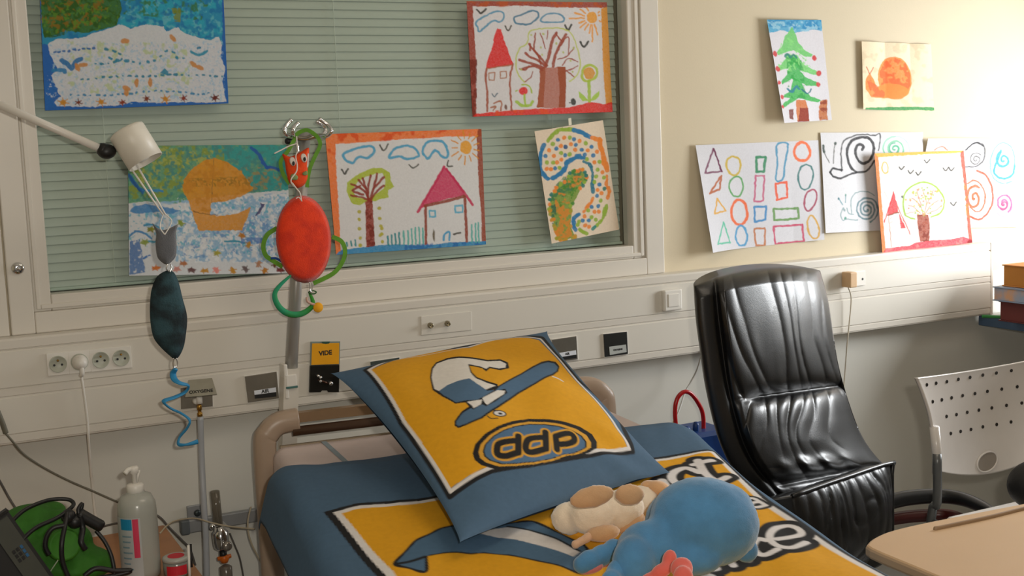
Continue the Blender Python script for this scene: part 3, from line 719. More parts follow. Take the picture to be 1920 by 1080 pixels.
  ('f','a03e26',[(-2.1,-1.1),(10.8,8.6),(11.6,106.2),(7.3,212.3),(-1.1,212.0)]),
  ('n','7a2a18',[(-0.0,106.0),(13.7,106.2),(7.3,212.3),(-2.2,212.0)],8.89,0.35,51),
  ('n','c05a2c',[(-2.1,-1.1),(264.7,-1.8),(262.9,10.9),(10.1,10.3)],8.89,0.62,52),
  ('f','e0982c',[(250.0,12.6),(264.2,9.1),(264.9,196.2),(249.7,195.8),(248.4,109.3)]),
  ('f','e02a1c',[(-1.2,214.2),(6.7,204.7),(72.4,201.4),(118.6,199.6),(174.7,199.1),(195.4,195.3),(221.0,189.9),(244.0,194.5),(265.2,191.7),(264.1,213.3)]),
  ('n','e8582c',[(42.1,200.5),(152.1,199.5),(151.6,210.7),(41.5,213.5)],11.11,0.5,53),
  ('L','5a9abc',3.11,[(16.1,37.8),(35.9,25.8),(51.3,18.8),(64.1,21.4),(65.4,30.1),(59.0,37.8),(43.9,36.7),(21.6,55.2),(17.7,47.6)]),
  ('L','4a7e9c',3.33,[(85.0,30.1),(98.8,24.5),(116.8,17.8),(127.8,20.0),(128.5,28.9),(111.2,42.2),(93.6,41.1),(86.1,38.9)]),
  ('L','5a94b4',3.11,[(133.2,36.6),(138.5,27.7),(152.2,22.1),(167.9,23.2),(177.1,29.9),(175.1,37.7),(153.6,38.8)]),
  ('l','33332a',3.56,[(18.3,15.8),(25.0,22.8),(34.1,15.0)]),
  ('l','4a4438',2.89,[(67.9,45.5),(72.4,53.4),(78.8,44.6)]),
  ('l','33332a',3.78,[(179.3,44.3),(184.4,53.2),(191.6,43.3)]),
  ('l','33332a',4.0,[(206.2,75.4),(213.0,84.4),(222.4,74.5)]),
  ('e','eaa234',231.6,29.7,10.22,11.11),
  ('l','eaa24a',3.11,[(216.4,30.3),(188.0,31.6)]),
  ('l','eaa24a',3.11,[(217.1,26.2),(198.7,21.2)]),
  ('l','eaa24a',3.11,[(217.3,35.1),(205.5,40.1)]),
  ('l','eaa24a',3.11,[(219.4,38.7),(207.6,48.5)]),
  ('l','eaa24a',3.11,[(223.3,41.9),(216.4,53.2)]),
  ('l','eaa24a',3.11,[(228.2,43.5),(224.8,58.7)]),
  ('l','eaa24a',3.11,[(231.2,43.8),(230.2,75.0)]),
  ('l','eaa24a',3.11,[(235.8,43.1),(240.9,62.0)]),
  ('l','eaa24a',3.11,[(245.5,35.2),(248.4,36.8)]),
  ('l','eaa24a',3.11,[(219.5,21.7),(209.7,14.3)]),
  ('l','eaa24a',3.11,[(224.8,17.5),(222.4,12.0)]),
  ('l','eaa24a',3.11,[(244.0,20.8),(246.6,18.2)]),
  ('l','eaa24a',3.11,[(246.6,25.7),(245.2,25.9)]),
  ('f','e02420',[(52.9,49.8),(59.3,52.0),(65.7,76.2),(77.9,113.6),(76.7,116.9),(28.8,123.8),(30.4,113.0),(41.5,84.7),(48.1,60.8)]),
  ('l','a8563c',4.0,[(29.9,123.8),(27.5,141.2),(28.8,167.4),(27.1,201.1)]),
  ('l','a8563c',3.56,[(77.8,115.8),(71.0,142.1),(70.6,172.8),(71.3,201.4)]),
  ('l','b06a4a',2.22,[(31.0,122.8),(76.7,116.9)]),
  ('L','b0704a',2.0,[(33.8,131.5),(43.5,130.6),(42.4,144.1),(33.8,144.6)]),
  ('L','b0704a',2.0,[(53.4,129.7),(65.2,128.8),(65.0,140.9),(53.7,141.7)]),
  ('l','6a7a8a',2.22,[(37.2,169.8),(41.2,175.3),(46.9,168.9)]),
  ('l','b06a4a',2.67,[(39.6,187.3),(47.3,183.6),(53.7,185.5),(51.8,200.8)]),
  ('l','b06a4a',2.67,[(33.8,194.7),(42.5,192.8),(37.8,200.3)]),
  ('e','7a4a3a',61.2,194.5,2.22,5.33),
  ('f','b87868',[(127.0,123.2),(174.2,121.8),(173.5,157.6),(170.1,200.1),(118.7,197.4),(123.9,160.9)]),
  ('f','a85a3c',[(127.0,123.2),(138.2,121.2),(133.9,161.2),(129.8,197.7),(117.6,197.3),(123.9,160.9)]),
  ('f','a0502f',[(159.5,121.5),(175.3,121.8),(174.6,157.6),(171.3,199.0),(158.9,198.6),(161.9,161.8)]),
  ('l','a04a34',4.89,[(138.2,121.2),(125.4,109.9),(110.3,103.0),(101.8,95.2)]),
  ('l','a04a34',4.89,[(133.6,123.3),(116.2,116.4),(90.2,108.3)]),
  ('l','a04a34',4.44,[(131.2,127.7),(116.0,119.7),(93.7,124.9)]),
  ('l','a04a34',4.0,[(140.6,119.0),(132.2,107.8),(117.6,89.8),(109.3,78.7)]),
  ('l','a04a34',5.78,[(138.3,119.0),(146.2,96.8),(154.3,70.1),(161.6,59.0)]),
  ('l','a04a34',5.33,[(151.7,120.3),(159.8,94.7),(179.6,61.3)]),
  ('l','a04a34',4.0,[(110.9,89.8),(111.5,78.7)]),
  ('l','a04a34',3.11,[(117.6,89.8),(122.5,58.8)]),
  ('l','a04a34',2.0,[(139.9,87.8),(131.4,58.9)]),
  ('l','a04a34',2.0,[(143.1,70.0),(146.1,54.4)]),
  ('l','a04a34',2.67,[(159.3,58.9),(167.8,70.2),(172.1,74.7)]),
  ('l','a04a34',2.22,[(164.7,85.8),(183.9,65.8),(182.3,97.2)]),
  ('l','a04a34',2.22,[(161.3,108.1),(179.8,101.6),(194.2,86.1)]),
  ('l','a04a34',2.22,[(169.8,119.4),(181.8,106.2),(199.7,113.1)]),
  ('l','a04a34',2.22,[(174.9,130.7),(187.6,126.5),(199.3,119.9)]),
  ('l','a04a34',2.22,[(176.1,128.5),(191.3,142.3)]),
  ('l','a04a34',2.22,[(113.3,130.8),(108.3,140.6),(96.9,149.2)]),
  ('l','a04a34',3.11,[(107.2,119.6),(100.2,127.2),(89.4,124.8)]),
  ('l','a04a34',3.56,[(117.6,89.8),(125.9,101.0),(129.5,116.6)]),
  ('l','c2cc6a',2.44,[(96.9,149.2),(85.6,133.6),(83.7,107.1),(91.3,87.4),(106.1,76.5),(110.3,58.8),(119.5,52.2),(141.9,50.0),(168.8,49.6),(186.6,56.8),(195.0,70.3),(200.8,90.6),(204.1,115.5),(198.5,135.7),(181.8,149.9)]),
  ('e','b8c070',136.9,60.0,2.0,2.22),
  ('e','b8c070',160.6,78.0,2.0,2.22),
  ('e','b8c070',131.1,85.5,2.0,2.22),
  ('e','b8c070',173.3,94.8,2.0,2.22),
  ('e','b8c070',132.7,98.9,2.0,2.22),
  ('e','b8c070',193.0,87.2,2.0,2.22),
  ('e','b8c070',186.1,110.7,2.0,2.22),
  ('e','b8c070',188.4,132.1,2.0,2.22),
  ('e','b8c070',114.6,62.1,2.0,2.22),
  ('e','b8c070',91.5,126.0,2.0,2.22),
  ('e','e02424',94.3,165.7,8.44,7.56),
  ('l','a8c03c',2.22,[(83.0,164.3),(80.7,165.4)]),
  ('l','a8c03c',2.67,[(92.2,154.6),(98.8,154.1),(107.4,159.4),(109.1,169.4)]),
  ('l','a8c848',4.0,[(96.1,173.5),(95.9,191.1)]),
  ('l','a8c848',5.33,[(80.8,185.2),(88.1,192.0),(96.8,193.4)]),
  ('l','a8c848',5.33,[(110.5,186.1),(105.7,192.5),(97.9,193.4)]),
  ('L','b0c440',4.89,[(207.9,131.3),(213.0,122.4),(224.6,119.8),(235.8,127.3),(234.0,140.8),(225.5,147.5),(213.9,149.5),(206.2,142.6)]),
  ('e','d8983a',220.4,134.9,11.11,11.56),
  ('l','a8c444',6.22,[(219.6,149.6),(218.1,188.0)]),
  ('f','a8cc48',[(197.9,169.4),(207.9,176.5),(216.5,188.0),(205.0,187.7),(199.6,180.7)]),
  ('f','a8cc48',[(239.5,168.2),(228.7,175.9),(218.8,188.1),(230.5,186.1),(236.6,179.5)]),
  ('e','2e2e26',187.1,188.3,4.89,6.67),
  ('e','44443a',180.2,189.6,1.78,1.33),
 ]),
 'swirl': dict(W=130, H=210, bg='e8d6be', wob=0.6, quad=[(1001.6,246.2),(1130.0,225.4),(1160.1,430.2),(1034.0,456.8)], ops=[
  ('d','96b43c',10.18,[(19.1,24.9),(32.7,11.1),(47.3,6.5),(65.7,8.4),(74.5,12.1)],6.02,1),
  ('d','2f7cae',8.79,[(72.4,10.6),(85.5,17.4),(98.4,26.5)],5.09,2),
  ('d','ee8a34',10.65,[(100.6,28.0),(116.4,34.2),(117.0,46.0),(119.3,62.9),(121.2,82.1),(124.2,94.5)],5.55,3),
  ('d','ee8a34',7.87,[(123.5,99.1),(118.0,119.4),(120.7,134.2),(114.7,149.6)],6.02,4),
  ('d','96b43c',7.87,[(112.5,156.3),(108.0,169.7),(101.2,182.6),(90.1,192.3)],5.55,5),
  ('d','2f7cae',8.79,[(14.1,27.5),(4.5,45.4),(0.3,65.3),(5.7,82.4),(15.5,93.4)],5.09,6),
  ('d','2f7cae',10.18,[(15.7,92.3),(32.7,87.3),(46.1,75.8),(52.0,67.6),(67.3,59.8),(80.9,63.3)],4.63,7),
  ('d','2f7a90',7.87,[(80.3,67.9),(92.8,79.4),(95.4,94.0),(92.9,110.0),(91.3,128.6)],5.55,8),
  ('d','ee8a34',7.87,[(91.5,135.7),(82.0,150.4),(65.7,163.7)],6.02,9),
  ('d','2f7cae',8.33,[(60.8,165.1),(47.9,171.9),(45.0,183.1),(49.4,193.4)],5.09,10),
  ('d','96b43c',8.33,[(52.0,191.6),(60.3,199.2),(68.9,205.7)],5.09,11),
  ('d','2f8a80',7.87,[(71.4,205.0),(82.1,197.7)],5.09,12),
  ('e','2f7cae',40.2,22.7,3.93,3.93),
  ('e','ee8a34',52.1,20.7,3.93,3.93),
  ('e','96b43c',62.4,22.4,3.93,3.93),
  ('e','2f7cae',70.0,26.5,3.93,3.93),
  ('e','ee8a34',79.8,31.6,3.93,3.93),
  ('e','96b43c',90.8,37.4,3.93,3.93),
  ('e','96b43c',30.0,29.0,3.93,3.93),
  ('e','2f7cae',35.1,38.0,3.93,3.93),
  ('e','ee8a34',44.1,34.9,3.93,3.93),
  ('e','2a5a8a',52.5,37.9,3.93,3.93),
  ('e','ee8a34',62.9,34.6,3.93,3.93),
  ('e','2f7cae',71.9,37.3,3.93,3.93),
  ('e','ee8a34',69.4,46.1,3.93,3.93),
  ('e','2f7cae',81.3,48.2,3.93,3.93),
  ('e','ee8a34',92.3,51.2,3.93,3.93),
  ('e','2f7cae',100.7,46.1,3.93,3.93),
  ('e','ee8a34',21.5,39.1,3.93,3.93),
  ('e','ee8a34',28.9,50.8,3.93,3.93),
  ('e','96b43c',42.2,47.7,3.93,3.93),
  ('e','2f7cae',49.5,53.2,3.93,3.93),
  ('e','96b43c',57.8,52.8,3.93,3.93),
  ('e','2f7cae',13.2,48.0,3.93,3.93),
  ('e','96b43c',14.1,60.4,3.93,3.93),
  ('e','96b43c',26.0,62.5,3.93,3.93),
  ('e','ee8a34',32.8,63.7,3.93,3.93),
  ('e','ee8a34',41.5,59.9,3.93,3.93),
  ('e','ee8a34',11.9,72.0,3.93,3.93),
  ('e','ee8a34',19.6,73.8,3.93,3.93),
  ('e','2f7cae',27.3,73.6,3.93,3.93),
  ('e','96b43c',35.8,74.4,3.93,3.93),
  ('e','2f7cae',85.3,58.2,3.93,3.93),
  ('e','96b43c',88.7,67.0,3.93,3.93),
  ('e','2f7cae',101.4,62.2,3.93,3.93),
  ('e','ee8a34',109.4,56.5,3.93,3.93),
  ('e','96b43c',111.3,76.1,3.93,3.93),
  ('e','ee8a34',101.8,75.2,3.93,3.93),
  ('e','96b43c',105.6,90.0,3.93,3.93),
  ('e','ee8a34',114.3,96.2,3.93,3.93),
  ('e','96b43c',100.9,102.1,3.93,3.93),
  ('e','96b43c',115.1,107.0,3.93,3.93),
  ('e','96b43c',96.3,111.8,3.93,3.93),
  ('e','2f7cae',104.9,118.2,3.93,3.93),
  ('e','2a7a70',113.1,128.0,3.93,3.93),
  ('e','ee8a34',99.8,127.9,3.93,3.93),
  ('e','ee8a34',106.0,134.9,3.93,3.93),
  ('e','2f7cae',97.1,138.0,3.93,3.93),
  ('e','96b43c',102.7,148.5,3.93,3.93),
  ('e','2f7cae',83.5,156.6,3.93,3.93),
  ('e','2f7cae',96.5,158.0,3.93,3.93),
  ('e','96b43c',76.6,162.3,3.93,3.93),
  ('e','ee8a34',87.9,166.9,3.93,3.93),
  ('e','ee8a34',96.1,168.6,3.93,3.93),
  ('e','ee8a34',68.1,171.3,3.93,3.93),
  ('e','2f7cae',63.5,178.6,3.93,3.93),
  ('e','2f7cae',75.0,180.9,3.93,3.93),
  ('e','96b43c',80.5,176.1,3.93,3.93),
  ('e','96b43c',88.0,182.4,3.93,3.93),
  ('e','ee8a34',66.7,188.7,3.93,3.93),
  ('e','ee8a34',73.8,192.5,3.93,3.93),
  ('e','96b43c',56.2,179.5,3.93,3.93),
  ('e','96b43c',53.0,184.7,3.93,3.93),
  ('f','7a9a34',[(83.4,94.2),(77.7,85.0),(63.7,83.6),(51.2,88.4),(42.3,100.7),(27.6,104.9),(16.2,119.0),(6.0,140.3),(7.4,161.4),(10.6,178.4),(14.2,193.1),(11.7,202.0),(23.4,209.1),(45.2,205.5),(39.0,184.2),(44.7,161.9),(46.8,148.2),(61.4,130.0),(73.7,111.2),(82.0,103.3)]),
  ('n','3a7a52',[(51.5,86.1),(77.5,86.1),(50.2,125.5),(14.1,132.6),(11.4,120.4),(25.7,102.3)],8.33,0.45,61),
  ('n','e08a30',[(43.7,91.6),(83.1,96.5),(69.1,110.3),(49.3,116.0)],6.94,0.55,62),
  ('n','e08a30',[(19.1,115.0),(38.8,123.3),(48.4,153.2),(36.7,183.7),(42.7,206.1),(12.8,202.2),(12.6,188.1),(22.9,166.9),(15.9,151.5)],9.26,0.42,63),
  ('n','2a6a50',[(6.4,138.0),(18.0,138.0),(16.3,179.5),(7.3,177.7),(4.5,165.5)],6.48,0.45,64),
  ('n','4a8a2a',[(39.1,90.8),(75.1,102.1),(45.9,138.7),(21.1,147.9)],5.55,0.6,65),
  ('e','a8a032',6.2,145.0,3.47,3.47),
  ('e','ee8a34',64.6,85.2,3.47,3.47),
  ('e','e08a30',6.0,149.6,3.47,3.47),
  ('e','2a7a70',50.1,93.2,3.47,3.47),
  ('e','e08a30',6.8,166.2,3.47,3.47),
  ('e','a8a032',12.0,201.9,3.47,3.47),
  ('e','96b43c',5.0,145.8,3.47,3.47),
  ('e','2a7a70',73.6,114.9,3.47,3.47),
  ('e','a8a032',12.3,190.3,3.47,3.47),
  ('e','c8962e',11.1,183.4,3.47,3.47),
  ('e','96b43c',77.3,83.9,3.47,3.47),
  ('e','ee8a34',67.6,118.3,3.47,3.47),
  ('e','4a8a3a',59.2,85.4,3.47,3.47),
  ('e','ee8a34',24.4,108.7,3.47,3.47),
  ('e','c8962e',15.0,193.2,3.47,3.47),
  ('e','4a8a3a',76.8,108.0,3.47,3.47),
  ('e','c8962e',11.9,183.1,3.47,3.47),
  ('e','e08a30',11.2,187.8,3.47,3.47),
  ('e','96b43c',32.3,106.0,3.47,3.47),
  ('e','4a8a3a',62.0,84.4,3.47,3.47),
  ('e','c8962e',8.2,165.5,3.47,3.47),
  ('e','ee8a34',72.7,84.0,3.47,3.47),
  ('e','e08a30',14.9,186.9,3.47,3.47),
  ('e','2a7a70',13.3,119.6,3.47,3.47),
  ('e','96b43c',33.9,102.5,3.47,3.47),
  ('e','ee8a34',77.3,84.6,3.47,3.47),
  ('e','4a8a3a',11.1,129.1,3.47,3.47),
  ('e','c8962e',7.3,149.0,3.47,3.47),
  ('e','2a7a70',9.2,128.1,3.47,3.47),
  ('e','4a8a3a',49.6,143.3,3.47,3.47),
  ('e','e08a30',14.0,195.9,3.47,3.47),
  ('e','a8a032',44.9,207.1,3.47,3.47),
  ('e','2a7a70',70.1,86.2,3.47,3.47),
  ('e','4a8a3a',80.3,104.7,3.47,3.47),
  ('e','a8a032',10.7,201.4,3.47,3.47),
  ('e','e08a30',10.8,165.7,3.47,3.47),
  ('e','a8a032',9.2,177.0,3.47,3.47),
  ('e','ee8a34',83.3,100.3,3.47,3.47),
  ('e','96b43c',19.9,115.8,3.47,3.47),
  ('e','c8962e',27.1,206.5,3.47,3.47),
  ('e','2a7a70',82.6,96.5,3.47,3.47),
  ('e','a8a032',40.1,207.5,3.47,3.47),
  ('e','ee8a34',21.4,115.0,3.47,3.47),
  ('e','96b43c',44.8,146.9,3.47,3.47),
  ('e','ee8a34',82.9,100.7,3.47,3.47),
  ('e','a8a032',14.6,202.0,3.47,3.47),
  ('e','c8962e',23.5,208.1,3.47,3.47),
  ('e','ee8a34',7.5,136.8,3.47,3.47),
  ('e','c8962e',27.2,210.5,3.47,3.47),
  ('e','e08a30',17.2,206.5,3.47,3.47),
  ('e','c8962e',39.7,184.8,3.47,3.47),
  ('e','a8a032',43.8,157.5,3.47,3.47),
  ('e','ee8a34',19.6,114.2,3.47,3.47),
  ('e','2a7a70',74.7,109.6,3.47,3.47),
  ('e','c8962e',10.8,181.1,3.47,3.47),
  ('e','a8a032',44.4,156.1,3.47,3.47),
  ('e','c8962e',16.5,204.6,3.47,3.47),
  ('e','ee8a34',69.0,86.0,3.47,3.47),
  ('e','96b43c',76.8,108.6,3.47,3.47),
  ('e','ee8a34',40.9,101.5,3.47,3.47),
  ('e','c8962e',45.4,204.4,3.47,3.47),
  ('e','e08a30',12.3,192.7,3.47,3.47),
  ('e','2a7a70',82.5,97.2,3.47,3.47),
  ('e','ee8a34',23.2,108.6,3.47,3.47),
  ('e','2a7a70',81.1,90.3,3.47,3.47),
  ('e','96b43c',50.2,92.7,3.47,3.47),
  ('e','2a7a70',52.7,86.9,3.47,3.47),
  ('e','a8a032',5.7,155.1,3.47,3.47),
  ('e','c8962e',44.2,207.2,3.47,3.47),
  ('e','a8a032',11.1,184.2,3.47,3.47),
 ]),
 'fir': dict(W=103, H=192, bg='d8d6dc', wob=1.0, quad=[(1431.7,37.8),(1537.7,37.8),(1557.2,225.1),(1457.0,231.4)], ops=[
  ('f','4aa4cc',[(-1.7,-0.9),(105.1,-1.0),(101.7,21.0),(84.4,19.0),(49.1,24.4),(23.2,20.5),(0.4,24.9)]),
  ('n','2a86bc',[(0.0,0.0),(103.0,0.0),(101.0,19.1),(0.2,12.9)],7.78,0.5,71),
  ('n','9ac8dc',[(-0.5,3.7),(102.6,3.8),(100.8,21.0),(-1.3,24.0)],5.06,0.6,72),
  ('f','6cc46a',[(45.6,14.0),(50.8,26.3),(53.8,41.6),(62.8,55.1),(79.1,66.1),(74.7,70.9),(61.4,67.7),(43.4,56.7),(37.5,58.5),(10.1,65.6),(9.0,59.8),(21.4,50.6),(29.3,31.8),(40.1,20.6)]),
  ('f','6cc46a',[(29.1,65.0),(49.9,66.5),(59.5,84.2),(85.6,97.8),(82.8,104.7),(65.5,100.1),(50.6,93.7),(40.4,81.7),(24.0,91.0),(8.4,94.3),(8.3,87.6),(20.0,77.3)]),
  ('f','3cae50',[(36.3,68.1),(49.3,72.3),(50.4,95.7),(58.8,107.8),(83.3,118.7),(82.6,124.7),(58.9,123.7),(42.3,115.1),(31.2,110.7),(10.9,119.8),(7.9,113.8),(22.6,102.6),(30.2,87.3)]),
  ('f','3cae50',[(35.5,107.0),(50.1,115.4),(52.1,131.4),(66.5,144.1),(85.7,152.2),(79.1,156.9),(59.7,151.9),(42.7,145.0),(21.9,156.0),(5.7,162.1),(4.4,157.0),(21.2,145.9),(7.9,144.3),(10.5,138.5),(24.8,132.2)]),
  ('n','2f9a44',[(26.8,67.9),(58.5,76.4),(54.2,147.6),(19.2,145.8)],6.61,0.55,73),
  ('n','86d47c',[(30.0,26.1),(62.8,55.1),(83.3,100.7),(6.5,94.3),(10.4,63.7)],5.06,0.62,74),
  ('l','2a8070',4.28,[(24.8,68.8),(30.1,64.1),(36.1,70.0),(41.4,65.3),(47.6,70.3)]),
  ('l','2a7c90',5.06,[(19.4,129.0),(28.5,133.3),(38.2,124.8),(42.6,129.0)]),
  ('l','2a6c7c',3.11,[(48.3,130.2),(59.2,138.7),(69.0,131.1)]),
  ('e','c83030',4.8,63.0,4.28,4.92),
  ('e','c83030',5.4,91.3,4.28,4.92),
  ('e','c83030',4.3,116.6,3.5,4.03),
  ('e','c83030',5.5,143.2,3.5,4.03),
  ('e','c83030',3.5,161.0,2.72,3.13),
  ('e','c83030',81.8,72.1,4.67,5.37),
  ('e','c83030',87.2,101.2,4.86,5.59),
  ('e','c83030',83.9,122.1,3.89,4.47),
  ('f','c8702e',[(34.3,149.6),(54.0,149.6),(56.9,168.0),(57.2,191.6),(30.5,189.9),(30.9,170.6)]),
  ('f','8a2a18',[(40.4,165.0),(58.1,166.0),(56.8,191.6),(31.4,191.0),(37.0,177.0)]),
  ('f','7a3226',[(15.7,166.7),(25.5,166.2),(22.1,186.3),(14.1,184.8)]),
  ('f','c07038',[(84.6,153.1),(97.9,151.8),(93.9,190.8),(78.5,190.9),(78.4,173.3)]),
  ('n','8a3018',[(83.6,153.1),(97.9,151.8),(93.9,190.8),(78.5,190.9)],5.84,0.5,75),
 ]),
 'snail': dict(W=136, H=127, bg='e6d6b6', wob=0.6, quad=[(1610.0,78.3),(1744.0,83.3),(1750.7,209.3),(1613.3,205.3)], ops=[
  ('n','d8c4a2',[(-3.3,-1.6),(142.3,-3.7),(135.4,126.0),(-0.0,128.3)],13.33,0.6,81),
  ('e','f08438',63.1,66.4,32.67,40.0),
  ('n','ea5a28',[(35.2,54.6),(45.8,35.7),(64.6,28.3),(84.5,36.0),(93.5,59.3),(92.6,79.4),(80.2,98.1),(61.6,104.2),(43.7,97.5),(33.7,78.0)],10.0,0.42,82),
  ('E','f08438',57.2,90.5,31.67,14.0,0),
  ('f','f08438',[(6.5,68.9),(13.4,58.7),(21.4,68.4),(25.9,84.9),(43.9,90.9),(66.8,100.1),(43.5,104.1),(17.1,103.3),(6.0,88.8)]),
  ('n','ea6030',[(8.1,72.2),(13.3,62.0),(22.8,78.3),(43.9,92.6),(43.5,102.5),(17.1,101.6)],8.67,0.5,83),
  ('l','c06a4a',2.0,[(13.4,60.3),(8.1,47.1)]),
  ('l','c06a4a',2.0,[(14.4,60.3),(21.4,48.3)]),
  ('l','2f8c4c',6.67,[(8.2,126.1),(32.9,124.7),(65.9,123.1),(99.0,121.5),(135.6,121.8)]),
 ]),
 'shapes': dict(W=227, H=194, bg='dadae0', wob=0.9, quad=[(1300.6,272.4),(1533.8,262.8),(1540.9,449.1),(1321.9,472.5)], ops=[
  ('L','7a3a5a',3.41,[(32.6,8.3),(42.2,49.8),(10.3,51.0)]),
  ('l','6a2a4a',2.56,[(32.6,8.3),(42.2,49.8)]),
  ('L','b8602c',3.83,[(41.4,57.9),(34.2,82.1),(13.5,87.9)]),
  ('L','e0a83a',3.19,[(27.6,98.3),(41.8,121.5),(18.7,124.2)]),
  ('L','5ac0a0',2.98,[(35.2,142.3),(43.8,180.2),(16.2,179.8)]),
  ('o','d0b238',3.62,65.9,40.4,13.2,17.04,0),
  ('o','5aa45a',3.19,67.5,78.9,12.78,18.74,0.1),
  ('o','ee6a2c',5.11,68.3,127.0,15.76,23.0,0.05),
  ('o','4a9ccc',3.83,68.6,170.6,11.5,18.74,0),
  ('L','2a8a5c',4.68,[(108.6,27.5),(125.3,27.7),(120.7,54.5),(107.6,54.3)]),
  ('L','c86084',3.41,[(105.0,61.9),(121.5,62.3),(114.8,109.4),(98.9,109.2)]),
  ('L','3a8ac4',4.05,[(98.2,118.8),(120.1,120.0),(117.3,144.5),(96.5,147.0)]),
  ('L','c47a4a',3.62,[(94.5,160.0),(115.1,160.9),(112.9,193.3),(95.4,191.3)]),
  ('L','4a96bc',3.62,[(148.0,6.2),(168.3,7.0),(159.5,47.3),(154.8,71.4),(141.7,71.6),(146.8,42.4)]),
  ('L','ec5a2c',4.05,[(141.2,79.1),(162.1,77.3),(161.5,106.5),(141.5,109.3)]),
  ('L','6a9a52',4.26,[(133.9,126.2),(180.5,128.6),(180.6,148.1),(133.6,147.5)]),
  ('L','cc4a6c',3.83,[(131.7,159.2),(186.9,160.6),(187.6,192.2),(132.9,192.5)]),
  ('o','f07034',5.11,194.4,21.3,14.91,17.46,0),
  ('o','3a7a7a',3.19,198.1,69.2,14.05,23.85,0.15),
  ('o','a8405c',3.41,204.7,114.3,11.07,20.87,0.35),
  ('o','d8a84a',3.41,206.9,167.6,10.22,23.0,-0.15),
 ]),
 'blacksnail': dict(W=190, H=184, bg='dcdce0', wob=0.8, quad=[(1536.5,248.8),(1728.6,247.8),(1728.6,428.7),(1541.0,436.5)], ops=[
  ('l','4a4a4c',2.53,[(36.0,71.2),(36.3,54.0),(35.8,33.1),(41.8,16.2),(59.0,6.9),(78.1,4.2),(97.3,6.2),(107.0,3.4),(107.8,16.8),(104.7,34.0)]),
  ('l','26262a',5.06,[(74.8,31.7),(76.8,27.0),(72.1,22.2),(65.3,24.9),(62.3,35.4),(65.9,48.8),(75.4,57.5),(87.0,52.9),(94.9,39.6),(95.1,22.4),(85.7,10.9),(72.3,9.8),(56.9,14.4),(48.2,27.6),(47.0,42.8),(50.5,58.1),(56.1,67.7)]),
  ('l','3a3a3a',3.89,[(56.1,67.7),(67.5,73.7),(81.0,72.1),(90.8,62.6),(96.7,53.1)]),
  ('l','26262a',3.89,[(14.2,72.7),(20.0,65.2),(25.7,67.2),(37.0,69.3)]),
  ('l','26262a',3.89,[(14.2,72.7),(19.7,80.4),(31.0,84.5),(44.4,80.0),(63.6,73.6)]),
  ('l','6a6a68',1.95,[(13.7,55.6),(3.9,32.8)]),
  ('l','3a4a44',3.89,[(4.1,24.3),(5.3,35.6)]),
  ('l','6a6a68',1.95,[(21.2,56.6),(22.5,38.7),(25.6,21.7)]),
  ('e','3a4a44',26.2,20.8,2.33,3.11),
  ('l','6a8a94',3.11,[(83.0,143.1),(83.2,144.4),(82.6,145.9),(81.2,146.9),(79.3,147.0),(77.3,145.9),(76.0,143.6),(75.9,140.6),(77.2,137.8),(79.9,135.9),(83.3,135.7),(86.6,137.5),(88.9,141.1),(89.3,145.7),(87.6,150.2),(83.9,153.3),(79.0,154.0),(74.1,151.9),(70.6,147.2),(69.5,141.0),(71.3,134.8),(75.8,130.2),(82.0,128.5),(88.5,130.5),(93.6,135.9),(95.8,143.6),(94.3,151.7),(89.3,158.1),(81.8,161.1),(73.6,159.6),(66.9,153.8),(63.4,144.9),(64.1,135.0),(69.3,126.7),(77.7,122.0),(87.4,122.4),(96.1,128.1),(101.4,138.0),(101.8,149.7),(96.8,160.3),(87.7,167.0)]),
  ('l','8aa4a8',1.95,[(52.8,148.9),(51.3,125.5),(61.1,112.2),(80.5,109.8),(96.0,117.1)]),
  ('l','8aa4a8',1.95,[(37.6,138.7),(31.6,150.1),(35.2,161.0),(42.9,160.3),(64.2,162.1)]),
  ('l','8aa4a8',1.95,[(43.3,138.9),(47.0,148.7),(56.6,151.0)]),
  ('l','6a98a4',1.75,[(35.8,132.8),(28.4,120.9)]),
  ('l','6a98a4',1.75,[(40.6,129.1),(41.8,115.5)]),
  ('e','4a7a84',28.0,121.3,1.95,2.33),
  ('e','4a8a7c',41.8,115.1,1.95,2.33),
  ('e','8aa0a4',38.5,142.6,1.95,2.72),
  ('e','5a9a8a',40.1,158.3,2.33,2.33),
  ('l','7ac09a',2.72,[(135.5,32.2),(135.2,32.9),(134.5,33.4),(133.4,33.5),(132.2,32.9),(131.2,31.8),(130.8,30.1),(131.3,28.2),(132.7,26.5),(134.8,25.5),(137.4,25.4),(140.1,26.5),(142.2,28.7),(143.3,31.7),(143.0,35.2),(141.2,38.4),(138.1,40.8),(134.0,41.8),(129.6,41.0),(125.7,38.4),(123.1,34.3),(122.3,29.4),(123.7,24.3),(127.2,20.1),(132.3,17.4),(138.3,17.0),(144.2,19.0),(149.0,23.4),(151.7,29.5),(151.7,36.3),(148.8,42.8),(143.4,47.7),(136.2,50.1),(128.3,49.5),(121.2,45.8),(116.0,39.4),(113.8,31.3),(115.0,22.8),(119.7,15.4),(127.3,10.2),(136.5,8.4)]),
